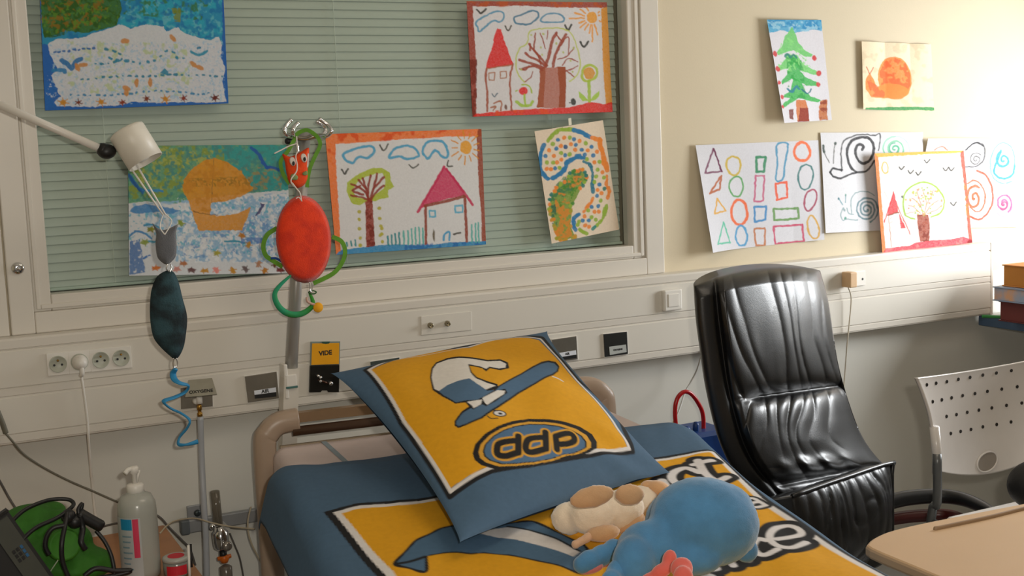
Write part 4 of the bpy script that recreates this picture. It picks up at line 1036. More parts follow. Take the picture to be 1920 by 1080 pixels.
  ('l','4aa884',2.33,[(135.5,32.2),(135.4,32.6),(135.1,32.9),(134.7,33.2),(134.1,33.3),(133.5,33.2),(132.9,32.9),(132.3,32.4),(131.9,31.8),(131.6,31.0),(131.6,30.1),(131.8,29.1),(132.3,28.2),(133.1,27.4),(134.1,26.8),(135.3,26.5),(136.6,26.5),(138.0,26.8),(139.3,27.5),(140.4,28.6),(141.2,29.9),(141.7,31.5),(141.7,33.2),(141.3,34.9),(140.4,36.5),(139.1,37.9),(137.5,38.9),(135.5,39.5),(133.4,39.7),(131.2,39.2),(129.2,38.3),(127.4,36.8),(126.1,34.8),(125.2,32.6),(124.9,30.1),(125.3,27.6),(126.4,25.2),(128.0,23.1),(130.2,21.4),(132.9,20.3),(135.8,19.9)]),
  ('l','a8d8c4',1.56,[(112.5,31.7),(112.6,29.9),(112.9,28.1),(113.3,26.3),(113.8,24.6),(114.5,22.9),(115.3,21.2),(116.2,19.6),(117.3,18.1),(118.5,16.6),(119.8,15.3),(121.3,14.0),(122.8,12.8),(124.4,11.8),(126.1,10.9),(127.9,10.1),(129.8,9.5),(131.7,9.0),(133.6,8.7),(135.6,8.5),(137.6,8.4),(139.6,8.5),(141.6,8.8),(143.6,9.2),(145.6,9.8),(147.5,10.5),(149.3,11.4),(151.1,12.4),(152.8,13.5),(154.4,14.8),(155.9,16.2),(157.3,17.8),(158.6,19.4),(159.8,21.2),(160.8,23.0),(161.7,24.9),(162.4,26.9),(162.9,28.9),(163.3,31.0),(163.5,33.1),(163.6,35.3)]),
 ]),
 'spirals': dict(W=168, H=167, bg='e2e0e4', wob=0.8, quad=[(1732.2,260.0),(1900.4,258.9),(1905.6,425.6),(1737.8,427.8)], ops=[
  ('l','4a4a4a',2.89,[(70.2,52.5),(90.1,52.7),(104.9,43.9),(109.8,28.4),(105.9,12.9),(93.8,8.4),(82.5,12.7),(73.4,21.5)]),
  ('l','26262a',2.89,[(73.4,21.5),(82.5,12.7),(93.8,8.4),(105.8,15.1)]),
  ('l','5a5a58',2.44,[(93.9,40.0),(93.9,40.5),(93.6,41.0),(93.2,41.5),(92.6,41.8),(91.8,41.9),(91.0,41.8),(90.2,41.4),(89.5,40.7),(89.0,39.7),(88.8,38.6),(89.0,37.4),(89.5,36.2),(90.4,35.2),(91.7,34.4),(93.1,34.0),(94.7,34.0),(96.3,34.5),(97.7,35.5),(98.8,36.8),(99.5,38.6),(99.7,40.5),(99.3,42.5),(98.3,44.4),(96.8,46.0),(94.8,47.2),(92.5,47.8),(90.1,47.7),(87.8,46.9),(85.7,45.4),(84.1,43.4),(83.1,40.9),(82.9,38.1),(83.4,35.3),(84.8,32.6),(86.9,30.4),(89.7,28.8),(92.8,28.0),(96.0,28.1),(99.2,29.2),(101.9,31.1)]),
  ('l','8a8a86',1.56,[(109.3,10.7),(112.1,26.2),(108.1,48.4),(92.2,57.1)]),
  ('l','2a90a8',4.44,[(145.6,42.6),(145.3,43.1),(144.8,43.4),(144.1,43.7),(143.4,43.7),(142.6,43.4),(141.9,42.9),(141.2,42.2),(140.8,41.2),(140.5,40.0),(140.6,38.7),(141.0,37.3),(141.7,36.1),(142.7,35.0),(143.9,34.1),(145.4,33.6),(147.1,33.5),(148.8,33.8),(150.4,34.6),(151.8,35.9),(152.9,37.7),(153.7,39.7),(154.0,42.0),(153.8,44.4),(153.0,46.8),(151.8,49.0),(150.0,50.9),(147.8,52.3),(145.3,53.1),(142.7,53.3),(140.0,52.7),(137.5,51.5),(135.2,49.5),(133.4,46.9),(132.2,43.9),(131.7,40.5),(131.9,37.0),(132.9,33.5),(134.7,30.2),(137.1,27.5),(140.1,25.4),(126.7,57.4),(131.8,71.9),(147.3,75.4),(161.0,68.9),(166.4,51.1)]),
  ('l','5ab4c4',2.44,[(166.4,51.1),(164.6,24.4),(149.4,9.9),(131.4,15.3),(120.6,39.6),(120.9,64.0),(129.4,79.7),(147.1,84.3),(160.6,80.0)]),
  ('l','b8dce0',1.56,[(147.2,79.9),(147.3,91.0)]),
  ('l','d85a28',4.89,[(87.2,113.1),(86.8,113.6),(86.3,113.9),(85.7,114.0),(85.0,113.7),(84.4,113.1),(83.9,112.1),(83.5,110.8),(83.4,109.2),(83.7,107.6),(84.2,105.9),(85.1,104.5),(86.3,103.3),(87.8,102.6),(89.3,102.5),(91.0,103.0),(92.5,104.2),(93.8,106.1),(94.8,108.6),(95.3,111.5),(95.3,114.6),(94.8,117.9),(93.7,121.0),(92.0,123.7),(89.9,125.8),(87.4,127.0),(84.7,127.3),(82.0,126.6),(79.5,124.8),(77.3,122.0),(75.6,118.2),(74.6,113.9),(74.3,109.0),(74.9,104.1),(76.3,99.4),(78.6,95.2),(81.5,91.8),(85.0,89.6),(88.7,88.7),(92.6,89.2),(96.3,91.2)]),
  ('l','a05a30',3.11,[(75.8,83.6),(87.1,78.2),(100.2,86.1),(107.4,106.1),(103.3,128.3),(90.8,137.1),(78.8,128.0)]),
  ('l','d84a24',4.0,[(94.3,60.5),(109.7,68.4),(120.2,88.5),(121.6,115.2),(114.2,135.1),(95.9,151.6),(78.3,145.8)]),
  ('l','e04e80',3.78,[(143.2,123.3),(142.9,124.0),(142.4,124.5),(141.6,124.7),(140.8,124.6),(139.9,124.1),(139.2,123.1),(138.8,121.8),(138.7,120.2),(139.1,118.5),(140.0,117.0),(141.4,115.8),(143.1,115.2),(145.0,115.3),(146.8,116.1),(148.4,117.7),(149.5,120.0),(150.0,122.7),(149.8,125.7),(148.7,128.6),(146.9,131.0),(144.5,132.7),(141.7,133.5),(138.7,133.1),(135.8,131.6),(133.5,128.9),(131.9,125.3),(131.3,121.2),(131.9,116.8),(133.6,112.7),(136.3,109.4),(139.8,107.1),(143.8,106.2),(147.9,106.9),(151.7,109.1),(154.8,112.9),(156.8,117.7),(157.5,123.3),(156.6,129.1),(154.3,134.4),(150.7,138.7)]),
  ('l','d84a74',3.56,[(142.9,125.1),(142.9,125.3),(142.7,125.6),(142.4,125.8),(142.1,126.0),(141.7,126.1),(141.3,126.1),(140.9,126.0),(140.4,125.8),(140.0,125.5),(139.6,125.0),(139.4,124.5),(139.2,123.9),(139.2,123.2),(139.3,122.5),(139.5,121.8),(139.9,121.2),(140.5,120.5),(141.2,120.0),(142.0,119.7),(142.9,119.4),(143.9,119.4),(144.9,119.5),(145.8,119.9),(146.7,120.4),(147.6,121.2),(148.2,122.1),(148.7,123.2),(149.0,124.4),(149.1,125.6),(148.9,126.9),(148.4,128.2),(147.7,129.4),(146.7,130.4),(145.6,131.3),(144.3,132.0),(142.8,132.4),(141.2,132.6),(139.6,132.4),(138.1,131.9),(136.6,131.1)]),
  ('l','e88aa8',2.0,[(159.6,129.2),(158.7,131.9),(157.6,134.5),(156.3,137.0),(154.7,139.2),(152.9,141.1),(151.0,142.8),(148.9,144.1),(146.7,145.1),(144.4,145.7),(142.1,146.0),(139.7,145.9),(137.4,145.4),(135.2,144.5),(133.1,143.3),(131.1,141.7),(129.3,139.9),(127.7,137.7),(126.3,135.3),(125.2,132.6),(124.3,129.8),(123.8,126.8),(123.5,123.8),(123.5,120.7),(123.8,117.6),(124.4,114.6),(125.3,111.6),(126.5,108.9),(128.0,106.3),(129.6,103.9),(131.5,101.9),(133.6,100.1),(135.8,98.7),(138.2,97.7),(140.6,97.0),(143.1,96.7),(145.5,96.8),(148.0,97.3),(150.3,98.3),(152.6,99.6),(154.7,101.2)]),
  ('l','c07a5a',2.22,[(15.9,21.1),(27.1,15.6),(40.2,21.3)]),
 ]),
 'smallhouse': dict(W=172, H=180, bg='e4e0dc', wob=0.7, quad=[(1633.3,287.8),(1804.4,282.2),(1820.4,454.9),(1648.4,474.4)], ops=[
  ('f','e0a838',[(-0.9,-1.1),(173.4,-2.3),(172.8,4.7),(94.6,5.5),(50.3,6.2),(6.7,7.8)]),
  ('f','f27a34',[(-0.9,-1.1),(7.4,6.8),(6.9,71.7),(7.3,171.3),(7.4,183.0),(-1.8,181.9)]),
  ('f','e8503c',[(164.4,4.4),(172.6,-1.2),(173.7,182.0),(164.5,178.7),(166.7,105.5)]),
  ('n','e87a3a',[(165.9,63.8),(177.9,64.5),(173.6,133.8),(164.5,128.4)],6.67,0.45,91),
  ('f','e03848',[(-1.8,181.9),(7.3,171.3),(53.8,172.2),(62.8,167.7),(93.9,166.7),(130.2,168.3),(156.1,166.4),(174.4,175.2),(172.3,184.2)]),
  ('n','f07a78',[(7.3,171.3),(155.9,168.7),(171.3,181.8),(4.5,180.5)],7.56,0.6,92),
  ('e','7a1a1c',167.0,177.2,5.78,3.56),
  ('o','d8a840',2.22,18.8,26.9,6.22,10.22,0),
  ('f','d8343c',[(32.1,71.2),(37.6,95.6),(37.6,108.7),(16.1,113.3),(19.3,98.5)]),
  ('l','c03034',2.22,[(32.1,71.2),(9.0,123.5)]),
  ('f','d8343c',[(38.6,108.7),(49.1,138.0),(39.4,138.1)]),
  ('l','c85a50',1.78,[(36.5,95.5),(56.7,150.7)]),
  ('l','8a4a34',2.67,[(16.2,112.3),(38.6,108.7)]),
  ('l','b07860',1.33,[(18.1,113.5),(18.9,169.4)]),
  ('l','e8b0a8',1.33,[(13.2,70.0),(20.6,83.5)]),
  ('l','c8a898',1.11,[(20.8,119.1),(24.2,116.2)]),
  ('l','c8a898',1.11,[(19.2,126.5),(24.7,123.8)]),
  ('l','94b838',3.11,[(66.6,123.2),(52.0,116.4),(48.1,98.6),(53.1,77.0),(67.4,62.5),(90.1,56.7),(109.7,65.0),(122.0,81.7),(125.1,97.8),(116.6,115.2),(97.8,122.6)]),
  ('f','9a4a34',[(71.6,115.9),(92.6,117.7),(94.0,140.0),(90.5,167.4),(73.9,166.7),(71.6,142.3)]),
  ('n','7a2e20',[(71.6,115.9),(92.6,117.7),(90.5,167.4),(73.9,166.7)],5.78,0.55,93),
  ('l','b09080',1.33,[(52.3,112.1),(69.9,110.2)]),
  ('l','b88a70',1.78,[(82.6,116.8),(79.7,98.8),(65.5,84.5)]),
  ('l','b88a70',1.78,[(84.8,117.0),(91.2,95.2),(86.7,70.3)]),
  ('l','b88a70',1.78,[(87.0,117.2),(99.8,100.4),(114.1,92.4)]),
  ('l','b88a70',1.78,[(91.7,115.4),(108.0,110.0),(120.1,101.9)]),
  ('l','b88a70',1.78,[(78.4,114.3),(68.4,102.4),(57.9,97.2)]),
  ('l','b88a70',1.78,[(90.8,99.7),(101.3,82.5),(106.8,71.6)]),
  ('l','b88a70',1.78,[(82.0,99.0),(76.9,80.8),(75.6,69.6)]),
  ('e','8cae48',120.3,92.2,2.0,1.56),
  ('e','c0a860',53.9,87.0,2.0,1.56),
  ('e','b0b848',81.0,108.2,2.0,1.56),
  ('e','8cae48',84.5,117.7,2.0,1.56),
  ('e','c0a860',79.5,68.7,2.0,1.56),
  ('e','b0b848',68.8,99.3,2.0,1.56),
  ('e','c0a860',91.6,97.1,2.0,1.56),
  ('e','b0b848',72.8,79.7,2.0,1.56),
  ('e','8cae48',89.7,70.5,2.0,1.56),
  ('e','a0b858',112.5,76.1,2.0,1.56),
  ('e','a0b858',95.5,87.6,2.0,1.56),
  ('e','cc8468',100.7,87.6,2.0,1.56),
  ('e','cc8468',78.1,70.4,2.0,1.56),
  ('e','a0b858',83.4,111.1,2.0,1.56),
  ('e','c0a860',88.4,77.4,2.0,1.56),
  ('e','c0a860',102.2,99.1,2.0,1.56),
  ('e','a0b858',67.4,74.5,2.0,1.56),
  ('e','a0b858',85.8,67.1,2.0,1.56),
  ('e','cc8468',109.9,74.9,2.0,1.56),
  ('e','cc8468',85.9,91.5,2.0,1.56),
  ('e','a0b858',98.2,106.8,2.0,1.56),
  ('e','b0b848',102.0,74.7,2.0,1.56),
  ('e','c0a860',76.6,97.9,2.0,1.56),
  ('e','c0a860',62.5,86.8,2.0,1.56),
  ('e','8cae48',101.0,78.7,2.0,1.56),
  ('e','c0a860',118.1,103.8,2.0,1.56),
  ('e','a0b858',90.8,87.9,2.0,1.56),
  ('e','cc8468',96.8,96.3,2.0,1.56),
  ('e','cc8468',95.6,78.5,2.0,1.56),
  ('e','cc8468',120.3,94.4,2.0,1.56),
  ('e','8cae48',97.5,115.5,2.0,1.56),
  ('e','cc8468',78.9,100.2,2.0,1.56),
  ('e','cc8468',78.0,84.9,2.0,1.56),
  ('e','8cae48',105.0,81.7,2.0,1.56),
  ('e','a0b858',82.1,86.8,2.0,1.56),
  ('e','cc8468',83.7,117.0,2.0,1.56),
  ('e','c0a860',73.6,115.0,2.0,1.56),
  ('e','a0b858',91.3,82.9,2.0,1.56),
  ('e','b0b848',114.2,75.2,2.0,1.56),
  ('e','c0a860',68.6,76.4,2.0,1.56),
  ('e','b0b848',100.7,86.1,2.0,1.56),
  ('e','cc8468',62.0,88.9,2.0,1.56),
  ('e','b0b848',86.0,84.8,2.0,1.56),
  ('e','a0b858',71.8,108.5,2.0,1.56),
  ('e','cc8468',84.1,80.9,2.0,1.56),
  ('e','a0b858',92.6,84.3,2.0,1.56),
  ('e','b0b848',69.2,73.3,2.0,1.56),
  ('e','b0b848',115.3,74.1,2.0,1.56),
  ('e','c0a860',74.1,91.1,2.0,1.56),
  ('e','c0a860',85.2,115.2,2.0,1.56),
  ('e','8cae48',96.0,76.5,2.0,1.56),
  ('e','a0b858',73.6,76.0,2.0,1.56),
  ('e','cc8468',57.4,103.1,2.0,1.56),
  ('e','c0a860',100.5,79.3,2.0,1.56),
  ('e','8cae48',96.2,67.4,2.0,1.56),
  ('e','8cae48',79.2,102.0,2.0,1.56),
  ('e','c0a860',114.2,73.9,2.0,1.56),
  ('e','8cae48',69.2,113.1,2.0,1.56),
  ('e','c0a860',73.8,110.0,2.0,1.56),
  ('e','8cae48',84.6,98.7,2.0,1.56),
  ('l','2c2c28',2.44,[(94.4,15.6),(98.3,21.0),(104.3,15.4)]),
  ('l','2c2c28',2.44,[(46.5,26.3),(50.3,31.6),(56.0,26.1)]),
  ('l','2c2c28',2.44,[(62.8,33.7),(66.7,39.1),(72.5,33.6)]),
  ('l','2c2c28',2.44,[(76.8,37.3),(80.8,42.7),(86.6,37.2)]),
  ('l','2c2c28',2.44,[(128.3,31.8),(132.4,37.4),(138.6,31.7)]),
  ('l','2c2c28',2.44,[(140.0,32.3),(144.1,37.9),(150.3,32.2)]),
  ('l','2c2c28',2.44,[(137.4,98.2),(141.5,103.8),(147.7,98.3)]),
  ('e','5a5a5a',48.0,81.1,2.22,2.22),
 ]),
 'pillow': dict(W=600, H=600, bg='4a657f', wob=0, quad=None, ops=[
  ('P','1c1c1e',19.15,[(62.1,42.6),(25.1,265.8),(22.4,387.0),(22.1,497.6),(128.8,497.9),(218.0,517.3),(394.1,531.8),(521.7,536.9),(600.0,399.6),(551.6,264.6),(563.2,45.2),(416.0,19.0),(331.4,48.1),(215.4,10.7),(133.5,13.0)]),
  ('P','dcd8d6',8.94,[(65.3,46.4),(28.5,267.8),(26.2,389.2),(26.0,491.7),(131.4,493.6),(220.3,513.2),(396.6,527.8),(516.6,532.9),(537.2,443.0),(542.7,268.6),(550.4,57.6),(414.8,20.0),(325.1,59.7),(198.4,42.9),(132.5,13.1)]),
  ('f','dea01a',[(68.6,50.2),(31.8,269.8),(29.9,391.4),(30.0,485.7),(133.9,489.2),(222.9,508.8),(399.3,523.5),(511.5,528.8),(530.1,443.7),(534.2,272.3),(536.9,70.4),(414.8,19.0),(319.5,70.1),(221.4,1.1),(122.7,31.1)]),
  ('P','dcd8d6',4.47,[(65.3,46.4),(28.5,267.8),(26.2,389.2),(26.0,491.7),(131.4,493.6),(220.3,513.2),(396.6,527.8),(516.6,532.9),(537.2,443.0),(542.7,268.6),(550.4,57.6),(414.8,20.0),(325.1,59.7),(198.4,42.9),(132.5,13.1)]),
  ('f','1c1c1e',[(117.2,356.9),(124.2,345.4),(153.6,328.4),(177.8,322.7),(213.1,321.8),(278.3,282.8),(363.8,250.1),(459.3,203.0),(488.2,194.1),(516.8,195.1),(517.3,215.0),(489.8,244.4),(450.7,271.2),(378.4,299.5),(314.7,319.1),(236.4,353.1),(183.8,370.6),(142.4,370.4),(120.9,368.3)]),
  ('f','506e8c',[(122.5,355.8),(128.0,347.9),(154.0,333.5),(180.8,329.2),(218.8,323.9),(280.2,285.8),(359.9,256.4),(452.3,213.2),(481.9,203.1),(504.9,204.5),(506.9,220.0),(485.3,242.7),(450.8,265.0),(377.5,294.9),(313.9,314.4),(236.3,347.5),(183.2,365.8),(144.8,366.4),(123.9,363.4)]),
  ('f','1c1c1e',[(139.1,220.7),(163.1,166.4),(183.8,133.6),(205.1,115.4),(236.7,113.1),(261.8,124.2),(286.6,143.3),(316.1,168.0),(351.1,171.6),(360.8,193.1),(347.3,221.7),(319.3,225.0),(299.4,209.6),(282.9,219.7),(281.6,203.4),(259.5,180.0),(250.7,208.5),(250.4,233.8),(264.7,257.6),(282.1,276.4),(274.6,289.2),(241.7,297.0),(292.3,295.7),(290.0,308.9),(242.6,331.1),(213.2,339.0),(208.3,329.7),(180.2,336.1),(176.7,324.5),(176.6,307.1),(153.6,299.0),(142.4,259.1)]),
  ('f','e2ded8',[(145.3,218.1),(166.1,168.6),(185.3,138.5),(205.1,121.8),(233.5,122.6),(257.3,132.6),(282.1,151.5),(311.4,176.1),(345.6,180.7),(351.9,198.5),(339.1,216.6),(320.5,216.9),(301.8,202.4),(288.9,209.3),(282.3,195.8),(260.4,172.0),(246.7,209.6),(245.5,236.3),(260.7,264.5),(275.0,279.5),(245.0,285.4),(148.2,232.0)]),
  ('f','506e8c',[(147.8,233.9),(177.4,223.5),(207.7,224.1),(232.2,229.3),(236.7,257.6),(245.4,290.7),(265.3,293.0),(225.6,306.5),(205.5,311.1),(180.0,301.2),(157.0,296.0),(147.5,256.6)]),
  ('f','e2ded8',[(220.3,309.6),(271.0,295.4),(288.7,301.8),(279.5,311.3),(242.0,326.3),(218.5,336.0),(216.4,327.9)]),
  ('f','e2ded8',[(180.4,306.5),(195.6,310.1),(217.4,314.5),(205.5,328.6),(183.7,333.1),(184.2,323.5)]),
  ('E','1c1c1e',231.2,370.3,16.6,11.49,0.3),
  ('E','dcd8d6',231.2,370.3,13.4,8.3,0.3),
  ('E','1c1c1e',232.2,371.5,5.11,3.83,0.3),
  ('l','1c1c1e',2.81,[(198.8,368.6),(202.8,379.2),(217.7,383.6)]),
  ('l','1c1c1e',2.81,[(220.6,355.8),(231.5,361.2)]),
  ('l','dcd8d6',6.38,[(445.8,278.0),(458.7,284.9),(467.5,294.6)]),
  ('f','1c1c1e',[(113.6,444.2),(131.1,426.7),(165.5,412.6),(204.3,405.6),(249.3,401.4),(291.9,402.7),(333.6,417.0),(374.1,436.0),(407.8,456.9),(428.9,480.2),(429.8,502.7),(415.2,522.6),(391.4,528.5),(362.3,531.9),(330.6,528.2),(284.7,531.4),(229.2,527.8),(179.6,516.9),(140.0,502.2),(115.8,478.5),(109.1,460.5)]),
  ('f','d8a038',[(127.1,448.3),(142.7,432.7),(173.6,420.2),(208.7,413.9),(249.2,410.6),(287.3,412.2),(325.4,424.6),(361.4,442.0),(391.2,461.2),(410.3,481.7),(410.1,503.0),(398.9,519.0),(378.8,523.2),(352.3,526.6),(324.0,523.1),(282.4,526.0),(232.2,522.9),(187.2,513.0),(151.4,499.7),(129.4,478.7),(123.2,462.8)]),
  ('f','1c1c1e',[(137.0,451.2),(151.2,437.1),(179.6,425.7),(211.9,420.0),(249.1,417.3),(284.0,419.1),(319.4,430.2),(352.4,446.3),(379.4,464.0),(396.2,483.5),(396.5,502.5),(387.9,515.6),(369.2,519.7),(345.1,522.6),(319.1,519.2),(280.8,522.0),(234.4,519.1),(193.0,510.0),(159.8,497.8),(139.4,478.7),(133.5,464.3)]),
  ('f','4f7092',[(140.6,452.1),(154.3,438.6),(181.7,427.8),(212.9,422.4),(248.9,420.0),(282.6,421.9),(317.0,432.5),(349.0,448.1),(375.2,465.2),(391.3,484.1),(392.0,502.0),(384.1,514.2),(365.8,518.3),(342.6,521.0),(317.5,517.7),(280.3,520.4),(235.3,517.6),(195.2,508.6),(163.0,496.9),(143.1,478.5),(137.3,464.7)]),
  ('l','d8a038',25.53,[(235.4,446.6),(210.9,487.0)]),
  ('l','d8a038',25.53,[(225.3,457.2),(185.1,449.1),(170.3,459.5),(165.3,473.7),(181.4,484.2),(208.1,485.9)]),
  ('l','d8a038',25.53,[(306.9,453.0),(281.7,496.2)]),
  ('l','d8a038',25.53,[(298.1,466.9),(260.1,461.3),(241.3,471.5),(232.5,488.9),(247.3,496.7),(280.1,495.9)]),
  ('l','d8a038',25.53,[(324.8,471.2),(308.4,503.6)]),
  ('l','d8a038',25.53,[(327.4,470.0),(363.2,470.1),(371.4,481.2),(363.8,492.9),(343.0,495.7),(317.6,491.6)]),
  ('l','1c1c1e',15.32,[(235.4,446.6),(210.9,487.0)]),
  ('l','1c1c1e',15.32,[(225.3,457.2),(185.1,449.1),(170.3,459.5),(165.3,473.7),(181.4,484.2),(208.1,485.9)]),
  ('l','1c1c1e',15.32,[(306.9,453.0),(281.7,496.2)]),
  ('l','1c1c1e',15.32,[(298.1,466.9),(260.1,461.3),(241.3,471.5),(232.5,488.9),(247.3,496.7),(280.1,495.9)]),
  ('l','1c1c1e',15.32,[(324.8,471.2),(308.4,503.6)]),
  ('l','1c1c1e',15.32,[(327.4,470.0),(363.2,470.1),(371.4,481.2),(363.8,492.9),(343.0,495.7),(317.6,491.6)]),
 ]),
 'duvet': dict(W=610, H=835, bg='4a657f', wob=0, quad=None, ops=[
  ('f','1c1c1e',[(76,186),(130,183),(182,186),(300,172),(440,149),(528,136),(506,300),(506,835),(105,835),(92,327)]),
  ('f','dcd8d6',[(84,192),(130,189.5),(182,192),(300,178),(440,155),(522,142),(500,300),(500,835),(112,835),(99,327)]),
  ('f','dea01a',[(91,199),(130,196),(182,198),(300,184),(440,161),(515,148),(493,300),(493,835),(121,835),(107,327)]),
  ('L','1c1c1e',5.0,[(112.7,315.0),(127.5,297.6),(143.5,278.4),(158.7,270.7),(171.8,263.4),(193.1,258.9),(214.6,261.4),(232.8,273.7),(257.9,276.6),(268.9,309.4),(279.7,333.7),(282.8,344.1),(279.2,366.8),(267.2,383.8),(259.0,392.7),(248.2,373.7),(234.2,355.9),(214.5,332.1),(194.9,318.0),(179.5,316.4),(159.7,309.2),(147.1,309.0),(141.1,311.5),(133.2,337.4),(123.0,327.2)]),
  ('f','4c6a86',[(112.7,315.0),(127.5,297.6),(143.5,278.4),(158.7,270.7),(171.8,263.4),(193.1,258.9),(214.6,261.4),(232.8,273.7),(257.9,276.6),(268.9,309.4),(279.7,333.7),(282.8,344.1),(279.2,366.8),(267.2,383.8),(259.0,392.7),(248.2,373.7),(234.2,355.9),(214.5,332.1),(194.9,318.0),(179.5,316.4),(159.7,309.2),(147.1,309.0),(141.1,311.5),(133.2,337.4),(123.0,327.2)]),
  ('l','1c1c1e',4.0,[(112.7,315.0),(125.2,316.2),(141.1,311.5)]),
  ('f','d8d4d2',[(194.5,275.0),(220.2,277.6),(231.8,279.7),(247.3,295.8),(263.3,322.6),(271.3,345.2),(274.5,352.8),(265.0,359.6),(245.2,328.7),(226.9,305.3),(206.5,284.9)]),
  ('l','1c1c1e',2.6,[(232.2,278.6),(247.7,294.6),(263.8,321.5),(275.4,350.8)]),
  ('l','1c1c1e',27.0,[(472.5,207.2),(465.7,188.0),(448.7,195.0),(437.6,212.4),(436.6,233.4),(445.0,240.6),(462.7,233.6)]),
  ('l','1c1c1e',27.0,[(487.6,171.0),(477.8,207.3),(477.3,226.8),(482.9,233.8),(494.9,228.2)]),
  ('l','1c1c1e',27.0,[(478.0,181.5),(501.9,177.0)]),
  ('l','1c1c1e',27.0,[(425.6,214.1),(421.4,237.6)]),
  ('l','dcd8d8',9.5,[(472.5,207.2),(465.7,188.0),(448.7,195.0),(437.6,212.4),(436.6,233.4),(445.0,240.6),(462.7,233.6)]),
  ('l','dcd8d8',9.5,[(487.6,171.0),(477.8,207.3),(477.3,226.8),(482.9,233.8),(494.9,228.2)]),
  ('l','dcd8d8',9.5,[(478.0,181.5),(501.9,177.0)]),
  ('l','dcd8d8',9.5,[(425.6,214.1),(421.4,237.6)]),
  ('l','1c1c1e',13.0,[(483.1,292.9),(490.9,293.8),(493.0,303.1),(494.2,313.1)]),
  ('l','1c1c1e',13.0,[(494.2,313.1),(482.5,315.2),(478.7,310.7),(484.8,304.3),(492.2,304.5)]),
  ('l','1c1c1e',13.0,[(484.4,283.5),(484.8,289.8)]),
  ('l','dcd8d8',5.0,[(483.1,292.9),(490.9,293.8),(493.0,303.1),(494.2,313.1)]),
  ('l','dcd8d8',5.0,[(494.2,313.1),(482.5,315.2),(478.7,310.7),(484.8,304.3),(492.2,304.5)]),
  ('l','dcd8d8',5.0,[(484.4,283.5),(484.8,289.8)]),
  ('l','1c1c1e',25.0,[(458.7,389.1),(471.8,388.3),(487.5,384.8),(491.6,373.3),(486.6,363.5),(473.3,365.2),(457.9,377.8),(450.4,393.0),(452.5,405.2),(463.0,410.1),(481.7,401.8)]),
  ('l','1c1c1e',25.0,[(447.2,387.6),(442.2,382.4),(431.4,391.3),(426.8,404.9),(431.6,412.2),(446.2,408.6)]),
  ('l','1c1c1e',25.0,[(413.8,388.6),(411.4,414.6)]),
  ('l','1c1c1e',25.0,[(398.5,391.6),(395.2,417.2)]),
  ('l','1c1c1e',25.0,[(366.0,429.5),(360.1,422.0),(363.8,410.8),(373.8,406.9),(377.9,417.8),(361.8,419.0)]),
  ('l','dcd8d8',7.2,[(458.7,389.1),(471.8,388.3),(487.5,384.8),(491.6,373.3),(486.6,363.5),(473.3,365.2),(457.9,377.8),(450.4,393.0),(452.5,405.2),(463.0,410.1),(481.7,401.8)]),
  ('l','dcd8d8',7.2,[(447.2,387.6),(442.2,382.4),(431.4,391.3),(426.8,404.9),(431.6,412.2),(446.2,408.6)]),
  ('l','dcd8d8',7.2,[(413.8,388.6),(411.4,414.6)]),
  ('l','dcd8d8',7.2,[(398.5,391.6),(395.2,417.2)]),
  ('l','dcd8d8',7.2,[(366.0,429.5),(360.1,422.0),(363.8,410.8),(373.8,406.9),(377.9,417.8),(361.8,419.0)]),
 ]),
}

# ------------------------------------------------------------------ materials in use
WALLC = mat('wall_cream', 'd6c9ae', .85, var=.02, scale=6, bump=.05, bscale=180)
WALLG = mat('wall_grey_white', 'd2d0c7', .8, var=.02, scale=6)
PVC = mat('white_pvc', 'dad4c9', .38, var=.015, scale=4)
PVC2 = mat('white_pvc_cover', 'dcd7cc', .4, var=.015, scale=4)
GROOVE = mat('grey_gap', '8a857c', .8)
WHITE = mat('white_plastic', 'e6e2da', .35, var=.02)
GREYP = mat('grey_plastic', 'b4b2ac', .45)
DARK = mat('black_plastic', '1a1a1b', .45)
CHROME = mat('chrome', 'dcdcdc', .12, 1.0, var=.02)
STEEL = mat('brushed_steel', '8f897d', .38, .75, var=.1, scale=40)
BRASS = mat('brass', 'a8803c', .3, .9)
BLACKT = mat('black_ink', '161616', .6, var=0)

# ------------------------------------------------------------------ the setting
X0, X1, ZT = -1.7, 3.98, 2.65
bm = nb()
hx0, hx1, hz0, hz1 = .262, 1.966, 1.055, 2.30
box(bm, X0, X1, 0, .14, 0, .9, mi=1); box(bm, X0, X1, 0, .14, .9, hz0); box(bm, X0, X1, 0, .14, hz1, ZT)
box(bm, X0, hx0, 0, .14, hz0, hz1); box(bm, hx1, X1, 0, .14, hz0, hz1)
box(bm, hx0 - .05, hx1 + .05, .141, .16, hz0 - .05, hz1 + .05, mi=1)  # unseen backing panel added to block sky light from behind the blind
struct(obj('wall_back', bm, [WALLC, WALLG]))
bm = nb(); box(bm, X0, X1, -5.2, .14, -.12, 0); struct(obj('floor', bm, mat('grey_vinyl', '8f8c86', .4, var=.05, scale=20)))
bm = nb(); box(bm, X0, X1, -5.2, .14, ZT, ZT + .1); struct(obj('ceiling', bm, mat('ceiling_white', 'e8e4dc', .9)))
bm = nb(); box(bm, X0 - .1, X0, -5.2, .14, 0, ZT); struct(obj('wall_left', bm, WALLC))
bm = nb()
box(bm, X1, X1 + .1, -5.2, .14, 0, .95); box(bm, X1, X1 + .1, -5.2, .14, 2.25, ZT); box(bm, X1, X1 + .1, -.45, .14, .95, 2.25); box(bm, X1, X1 + .1, -5.2, -1.85, .95, 2.25)
struct(obj('wall_right', bm, WALLC))
bm = nb()
for a, b, c, d in ((-1.85, -1.80, .95, 2.25), (-.50, -.45, .95, 2.25), (-1.80, -.50, .95, 1.0), (-1.80, -.50, 2.2, 2.25)): box(bm, X1 + .02, X1 + .08, a, b, c, d, .004)
struct(obj('window_2', bm, PVC))

